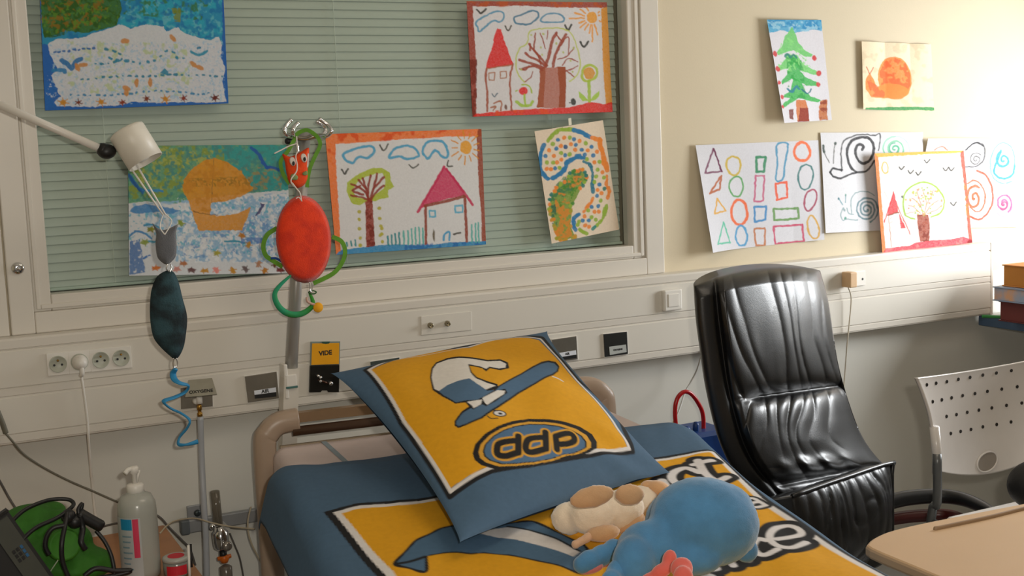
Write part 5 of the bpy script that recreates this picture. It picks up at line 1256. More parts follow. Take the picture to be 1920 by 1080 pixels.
def ring(bm, a, b, y0, y1, bev=.003):
    """rectangular frame between outer a=(x0,x1,z0,z1) and inner b"""
    box(bm, a[0], b[0], y0, y1, a[2], a[3], bev); box(bm, b[1], a[1], y0, y1, a[2], a[3], bev)
    box(bm, b[0], b[1], y0, y1, a[2], b[2], bev); box(bm, b[0], b[1], y0, y1, b[3], a[3], bev)
win = bpy.data.objects.new('window_1', None); COL.objects.link(win); win.location = (1.11, 0, 1.005); struct(win)
bm = nb(); ring(bm, (.2085, 2.029, 1.005, 2.36), (.262, 1.966, 1.055, 2.30), -.014, .0)
obj('frame', bm, PVC, win)
bm = nb(); ring(bm, (.262, 1.966, 1.055, 2.30), (.302, 1.926, 1.0935, 2.262), -.006, .05); ring(bm, (.268, 1.960, 1.061, 2.294), (.278, 1.948, 1.072, 2.284), -.011, -.005, .002)
obj('sash', bm, PVC, win)
bm = nb(); box(bm, .304, 1.924, .0225, .0245, 1.095, 2.26); pane = obj('pane', bm, glass_mat(), win); pane['label'] = 'clear glass pane'
# narrow panel left of the window frame
bm = nb(); box(bm, X0, .2045, -.014, 0, 1.005, 2.45, .002); struct(obj('trim_1', bm, PVC))

# venetian blind behind the glass
bl = thing('venetian_blind', 'closed pale green venetian blind behind the interior window glass', 'blind', (1.11, .06, 2.27))
bm = nb(); z = 1.098; k = 0
while z < 2.262:
    pr = []
    for i in range(6):
        t = i / 5; pr.append((.06 - .0025 + .005 * t - .0012 * math.sin(math.pi * t), z + .0242 * t - .0))
    A = [bm.verts.new((.308, y, zz)) for y, zz in pr]; B = [bm.verts.new((1.92, y, zz)) for y, zz in pr]
    for i in range(5): bm.faces.new((A[i], B[i], B[i + 1], A[i + 1]))
    z += .0218
o = obj('slats', bm, mat('mint_slat', 'b9c4ba', .45, var=.03, scale=3), bl, True)
for x in (.46, 1.06, 1.70):
    bm = nb(); tube(bm, [(x, .0515, 1.10), (x, .0515, 2.26)], .0009, 6, smooth=0); obj('ladder_cord', bm, mat('blind_cord', 'd2dcd2', .7), bl)
bm = nb(); box(bm, .306, 1.922, .046, .07, 1.0955, 1.104, .003); obj('bottom_rail', bm, mat('mint_rail', 'b4c4b8', .4), bl)
bm = nb(); box(bm, .306, 1.922, .04, .08, 2.235, 2.262, .003); obj('head_rail', bm, mat('mint_rail', 'b4c4b8', .4), bl)

# bedhead trunking
tr = thing('bedhead_trunking', 'long white service trunking running along the wall below the window', 'trunking', (1.0, -.03, .757))
prof = [(-.0005, .757), (-.052, .757), (-.0535, .759), (-.0535, .9765), (-.051, .978), (-.051, .9795), (-.055, .981), (-.055, .999), (-.053, 1.0035), (-.049, 1.0049), (-.0005, 1.0049)]
bm = nb(); A = [bm.verts.new((X0, y, z)) for y, z in prof]; B = [bm.verts.new((3.34, y, z)) for y, z in prof]
for i in range(len(prof)): j = (i + 1) % len(prof); bm.faces.new((A[i], A[j], B[j], B[i]))
bm.faces.new(A); bm.faces.new(list(reversed(B))); bmesh.ops.recalc_face_normals(bm, faces=bm.faces[:])
obj('body', bm, PVC, tr)
for nm, a, b in (('upper_cover', .8905, .9745), ('lower_cover', .7815, .8665)):
    bm = nb(); box(bm, X0 + .01, 3.333, -.0565, -.045, a, b, .0012, 1); obj(nm, bm, PVC2, tr)
for a in (.8795, .770):
    bm = nb(); box(bm, X0 + .01, 3.333, -.0555, -.045, a - .0088, a + .0088, .0012, 1); obj('edge_strip', bm, PVC, tr)
bm = nb(); box(bm, 3.333, 3.345, -.057, 0, .755, 1.005, .003); obj('end_cap', bm, PVC, tr)
YF = -.0565

# chrome fixing knob on the window frame
p = at(33, 503, -.014); k = thing('round_knob', 'round chrome fixing knob on the left upright of the window frame', 'knob', p)
bm = nb(); lathe(bm, p, (0, -1, 0), [(.0145, 0), (.0145, .004), (.012, .008), (.004, .009)], 24); obj('cap', bm, CHROME, k, True)
bm = nb(); lathe(bm, p + np.array([0, -.008, 0]), (0, -1, 0), [(.004, 0), (.0035, .003)], 12); obj('pin', bm, CHROME, k, True)

# ------------------------------------------------------------------ sockets and outlets on the trunking
SK = ['free wall socket at the left end of the row of four', 'wall socket with the white plug in it, second of the row of four', 'free wall socket just right of the white plug', 'free wall socket at the right end of the row of four']
sockx = []
for i, (x, y) in enumerate(((108.3, 682), (148.4, 678), (188.3, 674.3), (226.4, 670.5))):
    c = at(x, y, YF); sockx.append(c); w = .0245
    s = thing('wall_socket', SK[i], 'socket', c, 'power sockets on the trunking')
    bm = nb(); box(bm, c[0] - w, c[0] + w, YF - .005, YF, c[2] - .027, c[2] + .027, .0015); obj('plate', bm, WHITE, s)
    bm = nb(); lathe(bm, (c[0], YF - .005, c[2]), (0, -1, 0), [(.0198, 0), (.0198, .003), (.0185, .0032), (.0165, .0006)], 28); obj('well', bm, mat('socket_grey', 'b9bcae', .4), s, True)
    for dx in (-.0085, .0085):
        bm = nb(); lathe(bm, (c[0] + dx, YF - .0058, c[2] - .002), (0, -1, 0), [(.0027, 0), (.0027, .0012)], 12); obj('contact_hole', bm, DARK, s)
    bm = nb(); lathe(bm, (c[0], YF - .0055, c[2] + .0085), (0, -1, 0), [(.0026, 0), (.0026, .004), (.0012, .006)], 12); obj('earth_pin', bm, BRASS, s, True)
# plug and its cord
c = sockx[1]; pc = thing('white_power_cable', 'white power plug in the second socket with its cord hanging down the wall', 'cord', (c[0], YF - .02, c[2]))
bm = nb(); lathe(bm, (c[0], YF - .0062, c[2]), (0, -1, 0), [(.0178, 0), (.0178, .006), (.015, .020), (.011, .030), (.004, .033)], 24); obj('plug', bm, WHITE, pc, True)
bm = nb(); tube(bm, [(c[0] + .002, YF - .030, c[2] - .004)] + px([(152, 700, -.075), (157, 735, -.072), (164, 790, -.068), (165.5, 815, -.068), (168, 850, -.05), (173, 910, -.022), (178, 960, -.02), (183, 1000, -.018)]), .0032, 8); obj('cord', bm, WHITE, pc, True)
bm = nb(); tube(bm, [(c[0] + .001, YF - .031, c[2] - .002), (c[0] + .001, YF - .031, c[2] - .024), at(152, 704, -.074)], .0055, 8); obj('strain_relief', bm, WHITE, pc, True)

def plate(bm, quad, y0, y1, bev=.001):
    prism(bm, [at(a, b, y1) for a, b in quad], (0, y0 - y1, 0), bev)
def outlet(name, label, quad, m, txt, lab_quad=None, labm=None, under=None, tsize=.011):
    c = np.mean([at(a, b, YF) for a, b in quad], 0)
    t = thing(name, label, 'gas outlet', c, 'medical gas outlets on the trunking')
    bm = nb(); plate(bm, quad, YF, YF - .006); obj('plate', bm, m, t)
    rim = [(np.array(q) - np.mean(quad, 0)) * 1.06 + np.mean(quad, 0) for q in quad]
    bm = nb(); plate(bm, rim, YF, YF - .003); obj('surround', bm, WHITE, t)
    if lab_quad:
        bm = nb(); plate(bm, lab_quad, YF - .006, YF - .0072, .0002); lb = obj('name_label', bm, labm, t)
        cc = np.mean([at(a, b, YF - .0074) for a, b in lab_quad], 0); text('lettering', txt, tsize * 1.15, cc, BLACKT, lb, bold=.0004)
    if under:
        bm = nb(); plate(bm, under, YF - .006, YF - .0070, .0002); obj('dark_strip', bm, DARK, t)
    return t
z8 = lambda L, x0, y0, s: [(x0 + x / s, y0 + y / s) for x, y in L]
LBL = mat('label_white', 'e4e8f0', .4)
outlet('gas_outlet', 'grey metal AIR gas outlet on the trunking beside the grey pole', z8([(1215, 228), (1735, 150), (1775, 585), (1268, 655)], 320, 680, 8.727), STEEL, 'AIR', z8([(1365, 460), (1722, 405), (1728, 480), (1372, 528)], 320, 680, 8.727), LBL, z8([(1372, 530), (1728, 482), (1732, 555), (1380, 590)], 320, 680, 8.727))
outlet('gas_outlet', 'dark green-grey gas outlet half hidden behind the pillow top edge', [(695, 678.5), (749, 670.5), (752, 716), (698, 724)], mat('outlet_slate', '4a5450', .45, .3), 'O', None)
outlet('gas_outlet', 'grey gas outlet with white label just right of the pillow', z8([(165, 288), (650, 218), (678, 675), (200, 742)], 1020, 610, 10.667), STEEL, 'AIR', z8([(280, 558), (640, 498), (648, 585), (300, 640)], 1020, 610, 10.667), LBL, z8([(300, 645), (650, 590), (655, 650), (310, 700)], 1020, 610, 10.667), .008)
outlet('gas_outlet', 'black gas outlet with grey label, rightmost along the trunking', z8([(1195, 180), (1662, 128), (1682, 572), (1222, 635)], 1020, 610, 10.667), mat('outlet_black', '1e1e1a', .4), 'OXYGENE', z8([(1303, 430), (1640, 385), (1655, 535), (1318, 595)], 1020, 610, 10.667), mat('label_grey', 'b4b8b4', .5), None, .0058)
# oxygen outlet with lifted flap, fittings and hose
q = z8([(165, 420), (682, 330), (690, 715), (170, 762)], 320, 680, 8.727)
ox = outlet('gas_outlet', 'grey OXYGENE gas outlet under a raised flap with hose attached', q, STEEL, '', None)
f0, f1 = at(353, 714, YF - .008), at(397.5, 710, YF - .008); f2, f3 = at(407, 740.5, YF - .045), at(347, 746, YF - .045)
bm = nb(); prism(bm, [f0, f1, f2, f3], (0, -.0012, .002), .0003); fl = obj('flap', bm, mat('flap_steel', 'aaa799', .35, .7, var=.08, scale=40), ox)
au = V3(f1 - f0); uu = V3((f0 + f1 - f2 - f3)); nrm = au.normalized().cross(uu.normalized())
text('lettering', 'OXYGENE', .0125, np.array(V3((f0 + f1) * .13 + (f2 + f3) * .37) + nrm * .0028), BLACKT, fl, au, uu, .0003)
c = at(374, 752, YF - .03)
bm = nb(); lathe(bm, (c[0], c[1], c[2] - .006), (0, 0, 1), [(.0075, 0), (.0075, .014), (.006, .017)], 16); obj('white_collar', bm, WHITE, ox, True)
bm = nb(); lathe(bm, at(366, 752, YF - .007), (.1, -1, .1), [(.008, 0), (.008, .012), (.005, .016)], 16); obj('probe', bm, WHITE, ox, True)
hs = thing('oxygen_hose', 'grey oxygen hose hanging from the brass fitting below the OXYGENE flap', 'hose', at(378, 900, -.06))
bm = nb(); lathe(bm, at(375, 780.5, YF - .03), (0, 0, 1), [(.0065, 0), (.0065, .008), (.0045, .010), (.0045, .015), (.006, .016), (.006, .026), (.004, .030)], 16); obj('brass_fitting', bm, BRASS, hs, True)
bm = nb(); tube(bm, px([(375.5, 781, -.0865), (378, 860, -.085), (382, 940, -.10), (386, 1010, -.10), (388, 1100, -.10)]), .0075, 12); obj('tube', bm, mat('hose_grey', 'aeb2b8', .35), hs, True)
# vacuum outlet VIDE
vb = at(609, 710, YF); vd = thing('vacuum_outlet', 'vacuum outlet with open yellow VIDE flap above chrome connectors', 'gas outlet', vb, 'medical gas outlets on the trunking')
q = z8([(178, 160), (603, 155), (596, 488), (170, 505)], 560, 620, 7.71)
bm = nb(); plate(bm, q, YF, YF - .005); fl = obj('open_flap', bm, mat('flap_rim', '7f8c84', .4), vd)
qi = z8([(195, 185), (588, 178), (583, 482), (183, 497)], 560, 620, 7.71); bm = nb(); plate(bm, qi, YF - .005, YF - .0062, .0003); obj('yellow_face', bm, mat('flap_yellow', 'eda60c', .45), fl)
qn = z8([(330, 160), (455, 157), (440, 185), (395, 193), (345, 186)], 560, 620, 7.71); bm = nb(); plate(bm, qn, YF - .006, YF - .0066, .0001); obj('notch', bm, mat('notch_green', '1f4a3c', .5), fl)
text('lettering', 'VIDE', .0165, np.mean([at(a, b, YF - .0064) for a, b in qi], 0) + np.array([0, 0, .002]), BLACKT, fl, bold=.0006)
q = z8([(168, 510), (592, 495), (585, 890), (430, 890), (415, 865), (340, 865), (320, 890), (158, 895)], 560, 620, 7.71)
bm = nb(); plate(bm, q, YF, YF - .008); obj('body', bm, mat('outlet_dark', '26241f', .35, .4), vd)
for x, y, r in ((265, 645, .004), (300, 668, .0045), (298, 722, .0042), (450, 755, .006)):
    b = at(560 + x / 7.71, 620 + y / 7.71, YF - .008); bm = nb(); lathe(bm, b, (0, -1, 0), [(r, 0), (r, .008), (r * .8, .012), (r * .2, .0135)], 14); obj('connector', bm, CHROME, vd, True)
bm = nb(); tube(bm, [at(596, 712, YF - .012), at(618, 720, YF - .012)], .003, 8, smooth=0); obj('link_bar', bm, mat('bar_bronze', '5a4034', .3, .8), vd, True)

# aerial socket
q = z8([(430, 352), (882, 305), (886, 475), (432, 522)], 700, 520, 4.8); c = np.mean([at(a, b, YF) for a, b in q], 0)
t = thing('aerial_socket', 'white aerial socket plate with two metal connectors above the pillow', 'socket', c)
bm = nb(); plate(bm, q, YF, YF - .003); obj('plate', bm, PVC2, t)
for x, y in ((806.3, 609.8), (838.3, 606.3)):
    b = at(x, y, YF - .003); bm = nb(); lathe(bm, b, (-.12, -1, 0), [(.0078, 0), (.0078, .006), (.006, .007), (.006, .014), (.0045, .0142), (.0045, .008)], 18); obj('connector', bm, mat('nickel', '9c937e', .25, .9), t, True)
# switch
q = z8([(400, 425), (585, 412), (586, 598), (402, 608)], 1120, 420, 3.6); c = np.mean([at(a, b, YF) for a, b in q], 0)
t = thing('wall_switch', 'square white wall switch on the trunking left of the black armchair', 'switch', c)
w = .031
bm = nb(); box(bm, c[0] - w, c[0] + w, YF - .016, YF, c[2] - w, c[2] + w, .004); obj('housing', bm, WHITE, t)
bm = nb(); box(bm, c[0] - w * .62, c[0] + w * .62, YF - .0185, YF - .015, c[2] - w * .62, c[2] + w * .62, .0015); obj('rocker', bm, WHITE, t)
# right-hand socket, its beige plug and cord
c = at(1609, 522, YF); t = thing('wall_socket', 'white wall socket behind the beige plug at the right of the trunking', 'socket', c)
bm = nb(); box(bm, c[0] - .024, c[0] + .026, YF - .005, YF, c[2] - .024, c[2] + .024, .0015); obj('plate', bm, WHITE, t)
bm = nb(); lathe(bm, (c[0] + .014, YF - .0045, c[2] - .003), (0, -1, 0), [(.004, 0), (.004, .0008)], 12); obj('contact_hole', bm, DARK, t)
a = at(1594, 524, YF - .03); t = thing('power_adapter', 'beige plug-in adapter at the right of the trunking with a thin cord', 'plug', (a[0], YF - .02, a[2]))
BEIGE = mat('beige_plastic', 'd2ae84', .5)
bm = nb(); box(bm, a[0] - .013, a[0] + .015, YF - .046, YF - .005, a[2] - .025, a[2] + .024, .003); obj('body', bm, BEIGE, t)
bm = nb(); tube(bm, [(a[0], YF - .02, a[2] - .024)] + px([(1596, 560, -.075), (1592, 610, -.07), (1588, 650, -.06), (1585, 690, -.03), (1581, 745, -.02), (1580, 830, -.02)]), .0022, 8); obj('cord', bm, mat('cord_cream', 'cfc6b4', .5), t, True)

# ------------------------------------------------------------------ children's drawings
PAP = pigment_mat('crayon_on_paper')
def sheet(name, label, key, plane, nx, ny, curl=None, rough=.14, group="children's drawings on the glass"):
    A = ART[key]; q = [at(a, b, plane) for a, b in A['quad']]
    pig = paint(A, nx, ny, 2, rough)
    u = (np.arange(nx) + .5) / nx; v = (np.arange(ny) + .5) / ny
    U, Vv = np.meshgrid((u - .5) * nx / (nx - 1) + .5, (v - .5) * ny / (ny - 1) + .5)
    P = (q[0] * (1 - U)[..., None] + q[1] * U[..., None]) * (1 - Vv)[..., None] + (q[3] * (1 - U)[..., None] + q[2] * U[..., None]) * Vv[..., None]
    c = P.reshape(-1, 3).mean(0)
    off = .0012 + .0016 * vnoise(U * 3, Vv * 3, 17) + (curl(U, Vv) if curl else 0)
    P[..., 1] -= off
    o = gridmesh(name, P, PAP, None, pig)
    return tag(o, label, 'drawing', group)
G = .0222
WG = "children's drawings on the wall"
sheet('sea_painting', 'blue and white sea painting with little fish and starfish at top left', 'sea', G, 300, 200)
sheet('boat_painting', 'painting of an orange sailing boat on a wavy sea, below the lamp', 'boat', G, 250, 195)
sheet('house_drawing', 'drawing with orange border showing a tree and a pink-roofed house, right of the hanging cat', 'orange', G, 240, 185)
sheet('house_drawing', 'drawing of a red tower house beside a wide bare tree, brown and yellow border', 'tower', G, 230, 185)
sheet('dotted_drawing', 'cream sheet with a curled dotted shape in blue, green and orange on the window', 'swirl', G, 150, 200)
curl_l = lambda a, p: (lambda U, V: a * np.clip(1 - U * 3.2, 0, 1) ** 2 * (.3 + V) ** p)
sheet('fir_tree_drawing', 'narrow drawing of a green fir tree with red baubles under a blue sky', 'fir', 0, 110, 185, lambda U, V: .03 * np.clip(1 - U * 1.2, 0, 1) ** 1.5 * (.35 + .65 * V) + .004, group=WG)
sheet('snail_drawing', 'cream sheet with one orange snail on a green grass line', 'snail', 0, 140, 130, lambda U, V: .006 * np.abs(np.sin(U * 9)) * (1 - V) + .012 * np.clip(1 - U * 3, 0, 1), group=WG)
sheet('shapes_drawing', 'white sheet of coloured outlined triangles, circles and rectangles above the black armchair', 'shapes', 0, 230, 190, lambda U, V: .04 * np.clip(1 - U * 2.5, 0, 1) ** 2 * (.2 + .8 * V) + .010 * np.clip(U * 4 - 3, 0, 1) * V, group=WG)
sheet('snail_drawing', 'white sheet with a big black snail over a small grey snail', 'blacksnail', 0, 190, 180, lambda U, V: .014 * V * np.clip(1 - U * 3, 0, 1) + .003, group=WG)
sheet('spirals_drawing', 'white sheet of blue, pink, orange and black spirals in the sunlight', 'spirals', 0, 180, 175, lambda U, V: .002 + .016 * np.clip(1 - V * 6, 0, 1) * (1 - U), group=WG)
sheet('house_drawing', 'small orange-bordered drawing of a red-roofed house overlapping the snail and spiral sheets', 'smallhouse', -.016, 180, 185, lambda U, V: .004 + .01 * np.clip(1 - U * 4, 0, 1), group=WG)
# small tape tab above the dotted sheet
bm = nb(); plate(bm, [(1065.5, 222), (1071, 221), (1072, 234), (1066.5, 235)], .0222, .0214, 0); tag(obj('tape_tab', bm, mat('tape', 'ece8d4', .3)), 'short strip of tape on the glass just above the cream dotted sheet', 'tape')

# ------------------------------------------------------------------ wall lamp
lp = thing('reading_lamp', 'white reading lamp with cylindrical shade on a swing arm at upper left', 'lamp', at(-60, 170, -.05))
a0, a1 = at(-70, 166, -.16), at(196, 282, -.27)
bm = nb(); tube(bm, [at(-70, 166, -.02), a0, a1], .0088, 12, smooth=0); obj('arm', bm, WHITE, lp, True)
bm = nb(); lathe(bm, at(-70, 166, 0.0), (0, -1, 0), [(.035, .012), (.035, .03), (.02, .05), (.012, .06)], 20); obj('wall_mount', bm, WHITE, lp, True)
j = at(200, 284, -.27); bm = nb(); bmesh.ops.create_icosphere(bm, subdivisions=3, radius=.0195, matrix=Matrix.Translation(V3(j)) @ Matrix.Diagonal((1.05, .9, .85, 1)))
lathe(bm, at(188, 279, -.27), at(203, 285, -.27) - at(188, 279, -.27), [(.012, -.004), (.015, .004), (.015, .02)], 16); obj('joint', bm, DARK, lp, True)
s0, s1 = at(235.5, 243, -.275), at(273.5, 304, -.295); ax = V3(s1 - s0)
L_ = ax.length
bm = nb(); lathe(bm, s0, ax, [(.034, 0), (.0395, .003), (.0405, .008), (.0405, L_), (.0385, L_), (.0385, .01), (.01, .009)], 40, True); obj('shade', bm, mat('lamp_white', 'e2ddd0', .4), lp, True)
bm = nb(); lathe(bm, V3(s0) + ax * .45, ax, [(.012, -.02), (.012, .0), (.018, .012), (.02, .025), (.012, .04)], 20); obj('bulb', bm, mat('bulb_glass', 'e8e6e0', .2), lp, True)
for (xa, ya), (xb, yb) in (((248, 319), (306, 403)), ((259, 313), (310, 402))):
    bm = nb(); tube(bm, [at(xa - 4, ya - 6, -.29), at(xb, yb, -.30)], .0021, 8, smooth=0); obj('wire_handle', bm, WHITE, lp, True)

# ------------------------------------------------------------------ grey felt fish ornament hanging from the lamp
FELTG = mat('grey_felt', '63656a', .95, bump=.5, bscale=400, sheen=.3)
TEAL = mat('dark_teal_felt', '17262b', .9, bump=.4, bscale=300, h2='2e4c54', scale=28)
BLUER = mat('blue_ribbon', '2f8fc4', .6, var=.1)
fz = lambda L, Y: [at(260 + x / 3.178, 380 + y / 3.178, Y) for x, y in L]
ho = thing('hanging_ornament', 'grey and dark teal felt ornament with blue spiral tail hanging below the lamp', 'ornament', at(310, 408, -.30))
Y = -.30
bm = nb(); puffy(bm, catmull(fz([(82, 122), (108, 148), (152, 162), (192, 148), (232, 133), (222, 180), (226, 260), (220, 320), (192, 355), (165, 368), (138, 355), (110, 320), (100, 240), (104, 185)], Y), 4, True), .006); obj('head', bm, FELTG, ho, True)
bm = nb(); puffy(bm, catmull(fz([(180, 404), (212, 418), (240, 480), (262, 570), (289, 680), (281, 790), (268, 860), (242, 915), (215, 932), (188, 915), (120, 850), (84, 790), (67, 680), (70, 560), (85, 490), (110, 440), (148, 412)], Y), 4, True), .010); obj('body', bm, TEAL, ho, True)
bm = nb(); tube(bm, px([(306, 402, Y), (300, 425, Y - .006), (309, 440, Y - .008)]) , .0013, 6)
tube(bm, px([(310, 402, Y), (322, 415, Y - .006), (309, 440, Y - .008)]), .0013, 6); obj('string', bm, WHITE, ho, True)
for L in ([(172, 365), (165, 392), (180, 410)], [(188, 362), (196, 390), (186, 412)], [(208, 925), (204, 962), (212, 985)], [(224, 925), (231, 960), (216, 985)]):
    bm = nb(); tube(bm, fz(L, Y - .004), .0016, 6); obj('ring', bm, CHROME, ho, True)
tp = [(1186, 475), (1168, 505), (1178, 545), (1215, 570), (1272, 588), (1250, 630), (1180, 665), (1106, 692), (1130, 725), (1170, 750), (1225, 775), (1280, 820), (1265, 870), (1215, 930), (1205, 982), (1260, 985), (1335, 965)]
T_ = [at(x / 3.6, 560 + y / 3.6, Y + .012 * math.sin(i * 1.55)) for i, (x, y) in enumerate(tp)]
bm = nb(); sweep(bm, catmull(T_, 8), lambda t: circ(.0028, 8, .0028 + .0045 * abs(math.sin(9.5 * t + .6))), up=(0, 1, 0)); obj('spiral_tail', bm, BLUER, ho, True)

# ------------------------------------------------------------------ drip pole with hooks
PY = -.115
po = thing('hook_pole', 'slanted grey pole with four chrome hooks standing at the head of the bed', 'pole', at(540, 860, PY))
b0, b1 = at(540, 800, PY), at(571, 246, PY)
bm = nb(); tube(bm, [b0, b1], .0155, 18, smooth=0); obj('pole', bm, mat('pole_grey', 'a9a7a2', .3, .4), po, True)
s0, s1 = at(538, 875, PY), at(543, 690, PY); bm = nb(); e = V3(s1 - s0)
sweep(bm, [s0, s1], [(-.019, -.019), (.019, -.019), (.019, .019), (-.019, .019)], up=(1, 0, 0)); obj('sleeve', bm, PVC, po)
cz = at(541, 712, PY); bm = nb(); box(bm, cz[0] - .013, cz[0] + .014, PY - .024, PY - .018, cz[2] - .014, cz[2] + .016, .002); obj('window_cutout', bm, WHITE, po)
bm = nb(); box(bm, cz[0] - .014, cz[0] + .016, PY - .026, PY - .017, cz[2] - .018, cz[2] - .013, .001); obj('green_tab', bm, mat('tab_green', '3e6c68', .5), po)
b = at(532, 690, PY); bm = nb(); box(bm, b[0] - .006, b[0] + .004, PY - .022, PY + .016, b[2] - .075, b[2] + .012, .003); obj('clamp', bm, WHITE, po)
HS = mat('hook_steel', 'b4aca2', .16, 1.0)
hz = lambda L: [at(500 + x / 7.7125, 210 + y / 7.7125, Y) for x, y, Y in L]
bm = nb(); tube(bm, hz([(290, 330, PY - .03), (400, 370, PY - .022), (560, 385, PY - .018), (700, 350, PY - .022), (860, 350, PY - .03)]), .0062, 10); obj('cross_bar', bm, HS, po, True)
for L in ([(400, 370, PY - .02), (300, 345, PY - .05), (255, 270, PY - .06), (285, 190, PY - .055), (345, 125, PY - .05)], [(420, 375, PY - .02), (385, 330, PY - .05), (375, 270, PY - .06), (405, 210, PY - .055), (445, 168, PY - .05)],
          [(700, 350, PY - .02), (800, 330, PY - .0), (850, 260, PY + .01), (810, 190, PY + .01), (735, 145, PY + .01)], [(740, 360, PY - .02), (870, 345, PY - .05), (935, 270, PY - .06), (890, 190, PY - .05), (775, 110, PY - .045)]):
    bm = nb(); tube(bm, hz(L), .0052, 10); e_ = hz(L)[-1]
    hk = obj('hook', bm, CHROME, po, True)
    bm = nb(); bmesh.ops.create_icosphere(bm, subdivisions=2, radius=.0062, matrix=Matrix.Translation(V3(e_))); obj('hook_ball', bm, CHROME, hk, True)
bm = nb(); lathe(bm, hz([(318, 420, PY - .02)])[0], (-1, -.6, -.1), [(.008, -.012), (.008, .006), (.004, .009)], 14); obj('locking_screw', bm, DARK, po, True)

# ------------------------------------------------------------------ orange felt cat hanging from the pole
ORF = mat('orange_felt', 'ee3c08', .9, h2='d62e08', scale=30, bump=.4, bscale=400, sheen=.3)
ORH = mat('orange_face_felt', 'ea4a12', .9, var=.1, bump=.3, bscale=400)
GRR = mat('green_ribbon', '5f9c1c', .6, var=.2, scale=60)
GRT = mat('teal_felt', '1d9a80', .8, h2='2f8a24', scale=9)
WF = mat('white_felt', 'e4dcd4', .9)
CY = -.178
ct = thing('felt_cat', 'orange felt cat ornament with green ribbon hanging from the pole hooks', 'ornament', at(560, 250, CY))
cz_ = lambda L, Y=CY: [at(500 + x / 7.7125, 210 + y / 7.7125, Y) for x, y in L]
bm = nb(); puffy(bm, catmull(cz_([(228, 605), (330, 645), (430, 612), (520, 560), (606, 515), (612, 600), (592, 740), (592, 850), (590, 960), (545, 1050), (460, 1098), (400, 1085), (322, 1010), (282, 860), (262, 720)]), 4, True), .008); hd = obj('head', bm, ORH, ct, True)
for ex, ey, qx, qy in ((375, 715, 388, 742), (538, 665, 548, 682)):
    bm = nb(); puffy(bm, [at(500 + (ex + 46 * math.cos(a) * .95 + 10 * math.sin(a)) / 7.7125, 210 + (ey + 66 * math.sin(a)) / 7.7125, CY - .009) for a in np.linspace(0, 2 * math.pi, 20, endpoint=False)], .002, 3); e_ = obj('eye', bm, WF, hd, True)
    bm = nb(); puffy(bm, [at(500 + (qx + 20 * math.cos(a)) / 7.7125, 210 + (qy + 30 * math.sin(a)) / 7.7125, CY - .0115) for a in np.linspace(0, 2 * math.pi, 14, endpoint=False)], .0015, 3); obj('pupil', bm, BLACKT, hd, True)
for L in ([(350, 910), (400, 890), (450, 930), (440, 980), (370, 985), (345, 950)], [(520, 880), (580, 850), (588, 910), (530, 915)]):
    bm = nb(); puffy(bm, catmull(cz_(L, CY - .0085), 3, True), .002, 3); obj('cheek_patch', bm, mat('sage_felt', '7f8f5c', .9), hd, True)
for L in ([(432, 350), (440, 470), (455, 560)], [(455, 560), (420, 640), (440, 760), (430, 860), (360, 960), (355, 1020), (400, 1080)], [(430, 460), (330, 490), (220, 545), (110, 600)], [(600, 600), (595, 700), (590, 800)]):
    bm = nb(); tube(bm, cz_(L, CY - .0125), .0016, 6); obj('white_cord', bm, WF, ct, True)
bm = nb(); lathe(bm, cz_([(450, 600)], CY - .008)[0], (0, 0, 1), [(.003, 0), (.0045, .006), (.003, .013), (.0042, .018), (.002, .024)], 12); obj('bell', bm, CHROME, ct, True)
rib = [(-.005, -.0006), (.005, -.0006), (.005, .0006), (-.005, .0006)]
bm = nb(); sweep(bm, catmull(cz_([(330, 1040), (240, 900), (200, 740), (240, 650), (310, 560), (400, 400), (450, 310), (560, 262), (640, 285), (740, 370), (772, 480), (700, 640), (630, 800), (595, 960), (585, 1090)], CY + .022), 6), [(-.0006, -.0048), (.0006, -.0048), (.0006, .0048), (-.0006, .0048)], up=(0, 1, 0)); obj('ribbon', bm, GRR, ct)
bz = lambda L, Y=CY: [at(480 + x / 4.0, 340 + y / 4.0, Y) for x, y in L]
bm = nb(); puffy(bm, bz([(357 + 207 * math.cos(a) + 12 * math.sin(a), 434 + 328 * math.sin(a)) for a in np.linspace(0, 2 * math.pi, 48, endpoint=False)]), .011, 6); obj('body', bm, ORF, ct, True)
bm = nb(); tube(bm, bz([(270, 10), (300, 50), (330, 90), (340, 145)], CY - .013), .0016, 6); tube(bm, bz([(300, 130), (320, 120), (345, 150)], CY - .013), .0014, 6); obj('neck_cord', bm, WF, ct, True)
for L, m_ in (([(160, 350), (85, 400), (55, 480), (70, 550), (110, 585), (200, 640)], GRR), ([(570, 415), (640, 450), (668, 520), (650, 600), (580, 690), (430, 765)], GRR)):
    bm = nb(); sweep(bm, catmull(bz(L, CY + .012), 6), [(-.0006, -.0055), (.0006, -.0055), (.0006, .0055), (-.0006, .0055)], up=(0, 1, 0)); obj('arm', bm, m_, ct)
bm = nb(); tube(bm, bz([(110, 578), (150, 578), (190, 600)], CY + .012), .003, 8); obj('blue_cuff', bm, mat('royal_blue_felt', '1c4e96', .8), ct, True)
tl = catmull(bz([(262, 705), (180, 780), (140, 850), (165, 930), (225, 985), (300, 1000), (370, 980), (425, 930), (420, 880), (400, 840)], CY), 6)
bm = nb(); sweep(bm, tl, lambda t: circ(.0015 + .003 * math.sin(math.pi * t), 8, .0015 + .0062 * math.sin(math.pi * min(1, t * .95 + .03)) ** .7), up=(0, 1, 0)); obj('tail', bm, GRT, ct, True)
c = bz([(466, 946)], CY - .004)[0]; bm = nb(); lathe(bm, c + np.array([0, .004, 0]), (0, -1, 0), [(.0112, 0), (.0125, .002), (.0125, .005), (.011, .007)], 22); obj('yellow_disc', bm, mat('yellow_felt', 'f0aa14', .8), ct, True)
